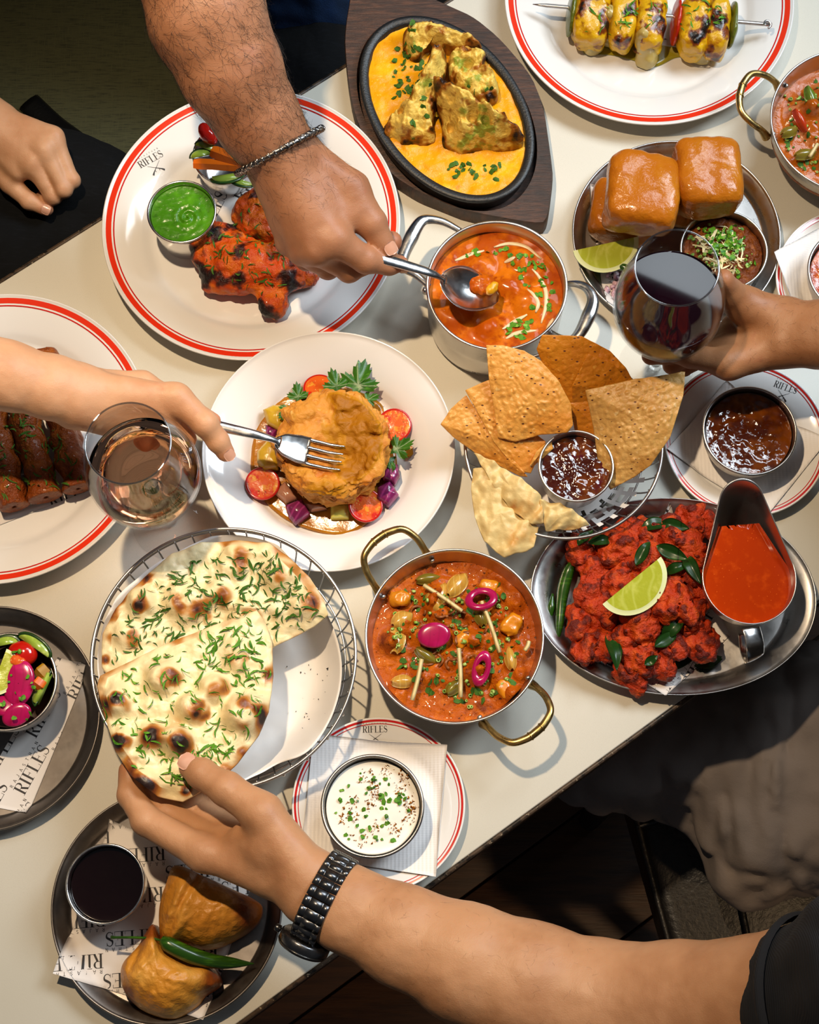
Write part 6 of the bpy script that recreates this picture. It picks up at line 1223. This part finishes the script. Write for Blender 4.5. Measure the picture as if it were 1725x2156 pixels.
P = spline([at(234, 1974, .030), at(280, 1974, .034), at(320, 1976, .038), at(345, 1982, .040)], 14); mk('stem', tube(P, [.0017] + [.0011] * 12 + [.002], 8), CHIL, ch)
# ================================================================ napkins on saucers
napkin('paper_napkin', W2([(660, 1545), (942, 1568), (918, 1846), (632, 1800)], .018), z_S, 'folded white embossed napkin under the yoghurt bowl', NAPKIN, wav=.0005)
napkin('paper_napkin', W2([(1532, 796), (1745, 925), (1622, 1078), (1405, 945)], .018), z_M, 'folded white embossed napkin under the amber chutney cup', NAPKIN, wav=.0005, over=lambda X, Y: 0 * X)
napkin('paper_napkin', W2([(1629, 534), (1740, 470), (1800, 640), (1690, 690)], .018), z_R, 'folded white napkin under the bowl at the right edge', NAPKIN, wav=.0008, lift=.004)
# ================================================================ people
def skin(name, a, b_, d):
    return mat(name, a, .48, layers=[('noise', 14, 4, .42, .7, b_), ('noise', 40, 3, .62, .9, d), ('attr:red', 0, 0, .2, 1.0, d)], bump=[('edge', 620, 0, .22, .0005), ('noise', 160, 4, .3, .0010)], Subsurface_Weight=.18, Subsurface_Radius=(.010, .004, .002), Subsurface_Scale=.6, Specular_IOR_Level=.4)
SK1 = skin('tanned skin', '#a97656', '#966345', '#a4644c'); SK2 = skin('fair skin', '#d2a07a', '#c48d66', '#c87e5e'); SK3 = skin('warm brown skin', '#a5724c', '#92603d', '#995c3e'); SK4 = skin('light brown skin', '#bb8a64', '#a97752', '#b07054')
def hand(arm, meta, fingers, h=.0018, kf=.008, mk_=.010, extra=()):
    """arm: [(px,py,h, half width offset, radius)]; meta: [(pt,pt,r0,r1)]; fingers: [[(px,py,h,r)...]]"""
    A = [at(*q[:3]) for q in arm]; allp = A + [at(*p[:3]) for f in fingers for p in f] + [at(*m_[0]) for m_ in meta] + [at(*m_[1]) for m_ in meta]; allp = np.array(allp); lo, hi = allp.min(0) - .055, allp.max(0) + .055
    P = Field(lo, hi, h)
    for i in range(len(A) - 1):
        d = A[i + 1] - A[i]; s = np.cross(d, (0, 0, 1.)); s /= np.linalg.norm(s); o0, r0 = arm[i][3:5]; o1, r1 = arm[i + 1][3:5]
        tw = arm[i][5] if len(arm[i]) > 5 else 0; up = np.array([0, 0, 1.]); s = s * math.cos(tw) + up * math.sin(tw)
        for q in (-1, 0, 1): P.cone(A[i] + s * q * o0, A[i + 1] + s * q * o1, r0 * (1.03 if q == 0 else 1), r1 * (1.03 if q == 0 else 1), .012, m=.03)
    for m_ in meta: P.cone(at(*m_[0]), at(*m_[1]), m_[2], m_[3], mk_, m=.03)
    Fg = P.like()
    for f in fingers:
        pts = [at(*p[:3]) for p in f]; rr = [p[3] for p in f]; bx = np.array(pts); sl, _p = P.sub(bx.min(0) - .04, bx.max(0) + .04)
        G = Field.__new__(Field); G.h = P.h; G.lo = P.lo + np.array([q.start for q in sl]) * P.h; G.n = np.array([q.stop - q.start for q in sl]); G.ax = [P.ax[i][sl[i]] for i in range(3)]; G.V = np.full(tuple(G.n), .02); G.chain(pts, rr, .003)
        for i in range(1, len(pts) - 1): G.ell(pts[i], (rr[i] * 1.02,) * 3, None, .003)
        Fg.V[sl] = smin(Fg.V[sl], G.V, .0012)
    P.merge(Fg, kf)
    for e in extra: P.ell(at(*e[0]), e[1], e[2] if len(e) > 2 else None, .004, cut=(len(e) > 3 and e[3]))
    P.disp(lambda Q: .0005 * fbm(Q, 60, 3, 2), .0045)
    V, F = P.mesh()
    joints = [at(*p[:3]) for f in fingers for p in f[:-1]]; tips = [at(*f[-1][:3]) for f in fingers]; red = np.zeros(len(V))
    for j in joints: red = np.maximum(red, .55 * np.exp(-(np.linalg.norm(V - j, axis=1) / .014) ** 2))
    for j in tips: red = np.maximum(red, .9 * np.exp(-(np.linalg.norm(V - j, axis=1) / .012) ** 2))
    return (V, F), red
NAIL = mat('fingernail', '#cf9a80', .28, layers=[('noise', 60, 2, .5, .8, '#d9ab94')], Coat_Weight=.4)
def nail(o, tip, back, up, w, L, r):
    """nail plate on the back of a fingertip; tip/back are world joints, up the nail's facing"""
    d = np.array(tip) - np.array(back); d /= np.linalg.norm(d); u = np.array(up, float); u = u - d * (u @ d); u /= np.linalg.norm(u); s = np.cross(d, u)
    def f(a, b_):
        x = (a - .5) * L; q = (b_ * 2 - 1); ww = w * np.sqrt(np.clip(1 - np.abs(a * 2 - 1) ** 3.5 * .95, 0, 1)); th = q * ww / r; return np.array(tip) + np.outer(x + L * .12, d) + np.outer(r * np.sin(th) * 1.0, s) + np.outer(r * np.cos(th) * (1.03 - .10 * np.maximum(a - .55, 0)), u)
    V, F = sheet(10, 11, f, .0005); mk('fingernail', (V, F), NAIL, o)
BLACKC = mat('black cotton cloth', '#08090b', .9, Specular_IOR_Level=.2, layers=[('noise:1,6,1', 80, 3, .5, .75, '#0f1014')], bump=[('noise', 30, 3, .4, .006), ('noise', 900, 2, .3, .0006)])
def cloth(cones, lo_, seed, amp=.006, fr=18, h=.006, k=.03, fold=.6):
    P = np.array([p for q in cones for p in (q[0], q[1])]); r = max(max(q[2], q[3]) for q in cones); f = Field(P.min(0) - r - .03, P.max(0) + r + .03, h)
    f.V[:] = .1
    for a, b, ra, rb in cones: f.cone(a, b, ra, rb, k, m=.06)
    f.disp(lambda Q: amp * (fbm(Q * lo_, fr, seed, 2) + fold * (1 - 2 * np.abs(vn(Q * np.array([1.9, .55, 1.2]) + .02 * np.column_stack([vn(Q, 9, 2)] * 3), fr * 1.3, seed + 5)) ** .7)), amp * (3 + 2 * fold) + .008); return f.mesh()
# ---------------------------------------------------------------- person reaching in from the top with the spoon
pe = thing('person', 'person in blue shirt reaching down to hold the spoon', 'person', (*at(600, -350, -.2)[:2], 0))
arm1 = [(395, -260, .30, .010, .044), (420, -60, .275, .010, .0385), (437, 40, .258, .009, .0370), (487, 150, .232, .008, .0325), (545, 255, .200, .0075, .0265), (598, 330, .176, .0085, .0215)]
meta1 = [((590, 318, .174), (700, 500, .150), .021, .0140), ((588, 330, .176), (668, 522, .146), .021, .0140), ((580, 345, .170), (638, 522, .136), .020, .0135), ((572, 355, .164), (612, 505, .124), .019, .0130), ((620, 320, .170), (738, 400, .150), .020, .0160), ((650, 400, .158), (735, 455, .146), .017, .0135)]
fing1 = [[(738, 402, .150, .0160), (782, 470, .140, .0128), (812, 522, .127, .0098)], [(702, 505, .150, .0135), (772, 548, .129, .0112), (820, 556, .118, .0092), (843, 556, .112, .0076)], [(668, 525, .140, .0130), (735, 566, .110, .0112), (795, 545, .098, .0098), (826, 508, .104, .0090)], [(638, 528, .128, .0125), (690, 560, .098, .0110), (722, 540, .085, .0095)], [(612, 510, .118, .0120), (645, 545, .092, .0100), (672, 530, .080, .0085)]]
(VF1, red1) = hand(arm1, meta1, fing1, .0019)
b1 = mk('body', VF1, SK1, pe, attrs={'red': red1}); nail(b1, at(812, 522, .127), at(782, 470, .140), (.35, -.10, 1), .0064, .0115, .0099)
nail(b1, at(843, 556, .112), at(820, 556, .118), (.2, -.8, .5), .0055, .0095, .0077)
def hair(o, VF, n, keep, seed, L0, L1, flow, rad=.00010):
    V, F = VF; F = np.asarray(F); rg = np.random.RandomState(seed); c0 = V[F].mean(1); nr = np.cross(V[F[:, 1]] - V[F[:, 0]], V[F[:, 2]] - V[F[:, 0]]); nr /= np.linalg.norm(nr, axis=1)[:, None] + 1e-12; ok = np.where(keep(c0, nr))[0]; VV = []; FF = []; k = 0
    for i in rg.choice(ok, n):
        p = c0[i] + rg.normal(0, .0008, 3); N = nr[i]; t = flow(c0[i]) + rg.normal(0, .75, 3); t = t - N * (t @ N); t /= np.linalg.norm(t) + 1e-9; b = np.cross(N, t); L = rg.uniform(L0, L1); cv = rg.normal(0, .9); P = []
        for s in np.linspace(0, 1, 6): P.append(p - N * .0006 + t * L * s + b * L * cv * s * s * .6 + N * L * (.32 * s - .22 * s * s) * rg.uniform(.8, 1.2))
        v, f = tube(np.array(P), rad * np.linspace(1, .4, 6), 3, cap=False); VV.append(v); FF += [tuple(j + k for j in q) for q in f]; k += len(v)
    return mk('arm_hair', (np.concatenate(VV), FF), mat('dark body hair', '#120c0a', .5), o, kind='stuff', smooth=False)
wr1 = at(600, 330, .17); d1 = at(598, 330, .176) - at(437, 40, .258); d1 /= np.linalg.norm(d1)
hair(b1, VF1, 4200, lambda c_, n_: ((c_ - wr1) @ d1 < -.004) & (n_[:, 2] > -.7), 3, .008, .018, lambda p: d1 + np.array([.5, .25, 0]))
hair(b1, VF1, 260, lambda c_, n_: ((c_ - wr1) @ d1 > -.004) & ((c_ - wr1) @ d1 < .040) & (n_[:, 2] > .2), 4, .004, .010, lambda p: d1 + np.array([.3, .1, 0]), .00007)
q0 = at(640, 45, -.13); q0[1] += .068
mk('shirt', cloth([(np.array([q0[0], q0[1] + .06, T - .14]), np.array([q0[0] - .02, q0[1] + .16, T + .30]), .145, .16), (np.array([q0[0] + .1, q0[1] + .09, T - .13]), np.array([q0[0] + .08, q0[1] + .16, T + .28]), .13, .15), (at(398, -225, .298), np.array([q0[0] - .12, q0[1] + .17, T + .36]), .058, .085)], [1, 1, .6], 5, .004), mat('blue jersey shirt', '#16355f', .8, layers=[('noise', 30, 3, .45, .75, '#1d4478')], bump=[('noise', 700, 2, .3, .0008), ('noise', 12, 3, .3, .006)]), pe)
mk('trousers', cloth([(at(600, -160, -.17), at(690, 250, -.20), .085, .075), (at(860, -200, -.17), at(930, 60, -.2), .085, .075), (at(700, -260, -.17), at(800, -240, -.17), .11, .11)], [1, 1, 1], 6), BLACKC, pe)
# ---------------------------------------------------------------- woven silver bracelet
br = thing('bracelet', 'braided silver bracelet round the hairy wrist', 'bracelet', tuple(at(590, 320, .175)))
cb = at(589, 318, .1755); fr_ = frame(d1 + np.array([0, 0, .0]), (0, 0, 1)); n = 150; sd, up_ = fr_[:, 1], fr_[:, 2]
BRM = mat('oxidised silver', (.42, .39, .36, 1), .3, 1, layers=[('noise', 700, 2, .45, .6, (.1, .09, .085, 1))])
a_ = np.linspace(0, 2 * PI, n, endpoint=False); tl = -.0080 * np.sin(a_) + .003 * np.cos(a_)
core = cb + np.outer(.0405 * np.cos(a_), sd) + np.outer(.0340 * np.sin(a_), up_) + np.outer(tl, d1)
mk('cord', tube(core, .0026, 8, closed=True), BRM, br)
for sgn in (1, -1):
    P = core + np.array([.0024 * math.cos(sgn * a * 44) * up_ * math.sin(a) + .0024 * math.cos(sgn * a * 44) * sd * math.cos(a) + .0024 * math.sin(sgn * a * 44) * d1 for a in a_]); mk('braid_strand', tube(np.array(spline(P, 600, True)), .0011, 5, closed=True), BRM, br)
# ---------------------------------------------------------------- person at the left with the fork, other hand on the lap
pl = thing('person', 'person in black at left holding the fork over the pie', 'person', (*at(-420, 420, -.25)[:2], 0))
arm2 = [(-330, 700, .215, .008, .027), (-120, 750, .180, .006, .0235), (20, 792, .155, .0055, .0205), (110, 815, .142, .0065, .0180), (165, 830, .135, .0085, .0165)]
meta2 = [((165, 815, .134), (372, 838, .122), .0165, .0110), ((165, 835, .133), (345, 865, .115), .0165, .0112), ((165, 850, .130), (318, 890, .106), .0165, .0110), ((160, 860, .126), (288, 910, .098), .0160, .0105), ((170, 810, .125), (300, 812, .100), .0150, .0115)]
fing2 = [[(372, 838, .122, .0122), (432, 892, .116, .0106), (459, 929, .104, .0091), (475, 953, .096, .0078)], [(345, 865, .114, .0108), (388, 925, .092, .0094), (368, 950, .075, .0080), (335, 950, .070, .0070)], [(318, 888, .105, .0105), (352, 945, .086, .0092), (330, 965, .070, .0080)], [(288, 908, .097, .0100), (315, 955, .080, .0085), (300, 965, .068, .0072)], [(300, 812, .100, .0115), (385, 850, .090, .0095), (448, 886, .0890, .0072)]]
(VF2, red2) = hand(arm2, meta2, fing2, .0017); b2 = mk('body', VF2, SK2, pl, attrs={'red': red2}); nail(b2, at(475, 953, .096), at(459, 929, .104), (.45, -.30, 1), .0052, .0100, .0079)
arm5 = [(-230, 150, -.05, .006, .026), (-80, 215, -.085, .006, .0215), (-15, 262, -.100, .008, .0180)]
meta5 = [((-15, 250, -.10), (112, 288, -.098), .0165, .0105), ((-15, 262, -.10), (95, 315, -.098), .0165, .0110), ((-18, 275, -.10), (68, 342, -.104), .0165, .0110), ((-22, 290, -.105), (40, 362, -.112), .016, .0105)]
fing5 = [[(112, 290, -.098, .0102), (150, 380, -.118, .0088), (128, 395, -.140, .0076)], [(95, 316, -.098, .0106), (134, 398, -.118, .0092), (108, 410, -.142, .0078)], [(66, 344, -.104, .0104), (112, 412, -.124, .0090), (90, 415, -.145, .0076)], [(-30, 320, -.115, .0125), (20, 385, -.125, .0105), (62, 424, -.130, .0090), (98, 440, -.134, .0072)]]
(VF5, red5) = hand(arm5, meta5, fing5, .0019); b5 = mk('resting_hand', VF5, SK2, pl, attrs={'red': red5}); nail(b5, at(98, 440, -.134), at(62, 424, -.130), (-.1, -.5, 1), .0055, .0100, .0075)
mk('trousers', cloth([(at(-260, 300, -.20), at(190, 440, -.215), .080, .075), (at(-240, 520, -.20), at(160, 640, -.215), .080, .075), (at(-420, 330, -.18), at(-380, 520, -.18), .12, .12)], [1, 1, 1], 8, .005), BLACKC, pl)
mk('top', cloth([(at(-520, 360, -.12), at(-560, 340, .20), .14, .15), (at(-420, 120, -.02), at(-255, 150, -.045), .05, .036), (at(-480, 560, .20), at(-345, 690, .217), .055, .040), (at(-540, 340, .15), at(-430, 140, -.0), .06, .05), (at(-540, 400, .2), at(-480, 560, .20), .06, .055)], [1, 1, 1], 9, .004), BLACKC, pl)
bag = thing('leather_strap', 'black shiny leather strap lying on the olive bench', 'strap', tuple(at(190, 300, -.28)))
P = spline([at(60, 215, -.275), at(110, 262, -.270), at(150, 292, -.262), at(205, 335, -.268), at(250, 372, -.28), at(300, 400, -.285)], 30); mk('band', tube(P, .014, 10, flat=.3), mat('black leather', '#0b0b0c', .35, bump=[('noise', 300, 3, .3, .001)]), bag)
# ---------------------------------------------------------------- person at the right cradling the wine glass
pr_ = thing('person', 'person at right edge cradling the red wine glass', 'person', (*at(2600, 1060, -.2)[:2], 0))
arm3 = [(2050, 720, .170, .010, .030), (1850, 706, .140, .008, .0235), (1735, 704, .118, .0075, .0195), (1660, 704, .106, .0100, .0185)]
meta3 = [((1660, 720, .100), (1535, 768, .098), .0200, .0125), ((1660, 706, .098), (1545, 738, .090), .0200, .0130), ((1655, 695, .096), (1548, 712, .082), .0200, .0130), ((1655, 685, .094), (1550, 690, .076), .0195, .0120), ((1650, 675, .106), (1565, 640, .112), .0195, .0150)]
fing3 = [[(1535, 766, .099, .0122), (1455, 750, .0900, .0100), (1398, 738, .0820, .0085), (1366, 732, .0790, .0075)], [(1545, 738, .088, .0122), (1450, 735, .070, .0100), (1400, 745, .062, .0090), (1370, 750, .060, .0080)], [(1548, 712, .080, .0120), (1475, 728, .060, .0100), (1430, 755, .052, .0090), (1413, 770, .050, .0082)], [(1550, 690, .074, .0112), (1500, 730, .052, .0092), (1462, 760, .045, .0082), (1441, 776, .043, .0074)], [(1565, 640, .112, .0148), (1535, 615, .128, .0118), (1522, 590, .146, .0098)]]
(VF3, red3) = hand(arm3, meta3, fing3, .0018); b3 = mk('body', VF3, SK3, pr_, attrs={'red': red3})
w3 = at(1660, 704, .1); hair(b3, VF3, 700, lambda c_, n_: (n_[:, 2] > 0) & (c_[:, 0] > at(1560, 700, .1)[0]), 5, .003, .006, lambda p: np.array([-1., -.8, 0]), .00006)
mk('sleeve', cloth([(at(1990, 715, .16), at(2280, 790, .24), .048, .06), (at(2280, 790, .24), at(2600, 860, .30), .07, .12), (at(2720, 900, .30), at(2760, 960, -.1), .13, .13)], [1, 1, 1], 11, .004), mat('charcoal shirt', '#1b1c20', .85), pr_)
# ---------------------------------------------------------------- person at the bottom lifting the naan
pb = thing('person', 'person at bottom right with dark wristwatch lifting the naan', 'person', (*at(2050, 1900, -.2)[:2], 0))
arm4 = [(1900, 2080, .30, .012, .050), (1640, 2135, .215, .010, .0430), (1430, 2135, .165, .010, .0395), (1280, 2128, .140, .010, .0380), (1120, 2080, .130, .009, .0370), (985, 2030, .125, .009, .0335), (850, 1970, .120, .009, .0270), (735, 1915, .116, .0095, .0215), (660, 1872, .114, .0105, .0185)]
meta4 = [((650, 1872, .112), (430, 1795, .090), .0190, .0135), ((645, 1868, .106), (462, 1775, .080), .0185, .0130), ((640, 1855, .102), (495, 1755, .073), .0180, .0125), ((640, 1845, .100), (525, 1735, .070), .0175, .0115), ((640, 1840, .116), (552, 1712, .122), .0215, .0155), ((560, 1790, .112), (520, 1770, .100), .018, .015)]
fing4 = [[(430, 1797, .090, .0140), (308, 1728, .078, .0118), (275, 1675, .072, .0102), (272, 1622, .070, .0086)], [(462, 1778, .080, .0130), (352, 1712, .066, .0112), (330, 1660, .064, .0098), (330, 1620, .066, .0086)], [(495, 1757, .073, .0125), (408, 1698, .060, .0108), (388, 1650, .060, .0095), (392, 1610, .064, .0085)], [(525, 1737, .070, .0112), (455, 1690, .058, .0095), (435, 1650, .058, .0084), (440, 1620, .062, .0075)], [(552, 1712, .122, .0150), (478, 1662, .1175, .0132), (425, 1630, .110, .0118), (402, 1615, .1055, .0098)]]
(VF4, red4) = hand(arm4, meta4, fing4, .0019); b4 = mk('body', VF4, SK4, pb, attrs={'red': red4}); nail(b4, at(402, 1615, .1055), at(440, 1640, .112), (-.10, .30, 1), .0078, .0125, .0104)
hair(b4, VF4, 500, lambda c_, n_: (n_[:, 2] > -.1) & (c_[:, 0] > at(760, 1915, .12)[0]) & (c_[:, 0] < at(1250, 2100, .12)[0]), 6, .003, .006, lambda p: np.array([.6, -.8, 0]), .000045)
SLV = mat('navy ribbed cotton', '#0e1118', .9, layers=[('wave', 320, 0, .5, 1, '#11151e')], bump=[('wave', 320, 0, .3, .0006)])
mk('sleeve', cloth([(at(1735, 2122, .242), at(1990, 2070, .32), .060, .066), (at(1950, 2070, .31), at(2250, 1900, .33), .08, .12)], [1, 1, 1], 12, .003, 25, .005), SLV, pb)
cA, cB = at(1712, 2126, .236), at(1738, 2122, .244); mk('sleeve_cuff', tube(np.array([cA + (cB - cA) * t for t in np.linspace(0, 1, 5)]), [.0590, .0640, .0655, .0650, .0630], 48, cap=False), SLV, pb)
mk('shirt', cloth([(at(2130, 1660, -.16), at(2330, 1720, .30), .15, .16)], [1, 1, .5], 13, .004), SLV, pb)
TAUPE = mat('taupe twill trousers', '#766c66', .8, layers=[('noise', 12, 3, .45, .75, '#675e58')], bump=[('noise', 900, 2, .3, .0006), ('noise', 40, 3, .2, .004)])
mk('trousers', cloth([(at(1900, 1560, -.17), at(1480, 1560, -.205), .105, .080), (at(1480, 1560, -.205), at(1280, 1560, -.22), .080, .070), (at(1850, 1700, -.17), at(1640, 1730, -.19), .10, .070), (at(1640, 1730, -.19), at(1585, 1830, -.215), .065, .040), (at(1620, 1640, -.16), at(1560, 1740, -.19), .05, .04)], [1, 1, 1], 14, .006, 17, .0045, fold=.9), TAUPE, pb)
# ---------------------------------------------------------------- wristwatch
wc = at(684, 1893, .1145); d4 = at(600, 1838, .113) - at(850, 1970, .120); d4 /= np.linalg.norm(d4); f4 = frame(d4, (0, 0, 1)); s4, u4 = f4[:, 1], f4[:, 2]
wt = thing('wristwatch', 'black steel wristwatch with link band on the lower arm', 'watch', tuple(wc))
WBL = mat('black steel link', (.11, .11, .115, 1), .28, .95, rough_noise=(200, .2, .36))
rw, rt = .0345, .0262; nl = 26; low = s4 if s4[1] < 0 else -s4; a0 = math.atan2(-.35, 1.0)
ring = lambda a, r=0: wc + (rw + r) * math.cos(a) * low + (rt + r) * math.sin(a) * u4
for i in range(nl):
    a = 2 * PI * i / nl + a0
    if min(abs((a - a0 + PI) % (2 * PI) - PI), 9) < .42: continue
    P0, P1 = ring(a - PI / nl * .93), ring(a + PI / nl * .93); t = P1 - P0; L = np.linalg.norm(t); t /= L; o_n = (P0 + P1) / 2 - wc; o_n -= t * (o_n @ t); o_n -= d4 * (o_n @ d4); o_n /= np.linalg.norm(o_n)
    pf = [(-.0105, .0), (-.0105, .0022), (-.0098, .0028), (-.0058, .0028), (-.0053, .0018), (-.0048, .0030), (.0048, .0030), (.0053, .0018), (.0058, .0028), (.0098, .0028), (.0105, .0022), (.0105, 0)]
    V = [P0 + d4 * x + o_n * z for x, z in pf] + [P1 + d4 * x + o_n * z for x, z in pf]; m_ = len(pf); F = [(j, (j + 1) % m_, m_ + (j + 1) % m_, m_ + j) for j in range(m_)] + [tuple(range(m_))[::-1], tuple(range(m_, 2 * m_))]
    mk('band_link', (np.array(V), F), WBL, wt, smooth=False)
cn = math.cos(a0) * low + math.sin(a0) * u4; cc = ring(a0) - cn * .002; Mc = frame(cn, d4)[:, [1, 2, 0]]
mk('case', xf(lathe([(.0001, 0), (.0185, 0), (.0205, .002), (.0205, .0075), (.0190, .0095), (.0172, .0100), (.0168, .0088), (.0001, .0086)], 48, cap=False), Mc, cc), WBL, wt)
mk('bezel', xf(lathe([(.0172, .0098), (.0196, .0096), (.0204, .0080), (.0206, .0090), (.0195, .0108), (.0176, .0112), (.0172, .0098)], 48, cap=False), Mc, cc), mat('dark bezel', (.09, .085, .08, 1), .25, .9), wt)
mk('crystal', xf(lathe([(.0170, .0098), (.010, .0106), (.0001, .0109)], 40, cap=False), Mc, cc), mat('watch crystal', '#08080a', .04, Coat_Weight=.6), wt)
mk('crown', xf(lathe([(.0001, .026), (.0026, .026), (.0030, .0252), (.0030, .0215), (.0001, .0205)], 16, cap=False), frame(d4, cn)[:, [1, 2, 0]], cc + cn * .005), WBL, wt)
# ---------------------------------------------------------------- black chair under the lower right person
chr_ = thing('dining_chair', 'black leather dining chair at lower right', 'chair', (*at(1560, 1850, -.3)[:2], 0))
LEA = mat('black chair leather', '#121010', .42, layers=[('noise', 60, 4, .55, .8, '#241f1c')], bump=[('noise', 160, 4, .4, .002)])
seat = [at(a, b, -.30)[:2] for a, b in ((1300, 1600), (1640, 1560), (1960, 1900), (1640, 2120), (1440, 2100))]; mk('seat', prism(np.array([q for i in range(5) for q in np.linspace(seat[i], seat[(i + 1) % 5], 6)[:-1]]), T - .36, T - .30, .012), LEA, chr_, sharp=50)
for pts in ([(1322, 1640), (1360, 1800), (1400, 1950), (1425, 2050)], [(1400, 1700), (1480, 1735), (1530, 1760), (1560, 1900), (1590, 2050)], [(1340, 1740), (1420, 1720), (1490, 1740)]):
    mk('seam_piping', tube(spline([at(a, b, -.297) for a, b in pts], 24), .0035, 8), LEA, chr_)
for a, b in ((1320, 1640), (1640, 1600), (1880, 1900), (1620, 2090), (1460, 2080)):
    q = at(a, b, -.33); mk('leg', tube([q * [1, 1, 0], q], .014, 10), DKMET, chr_)
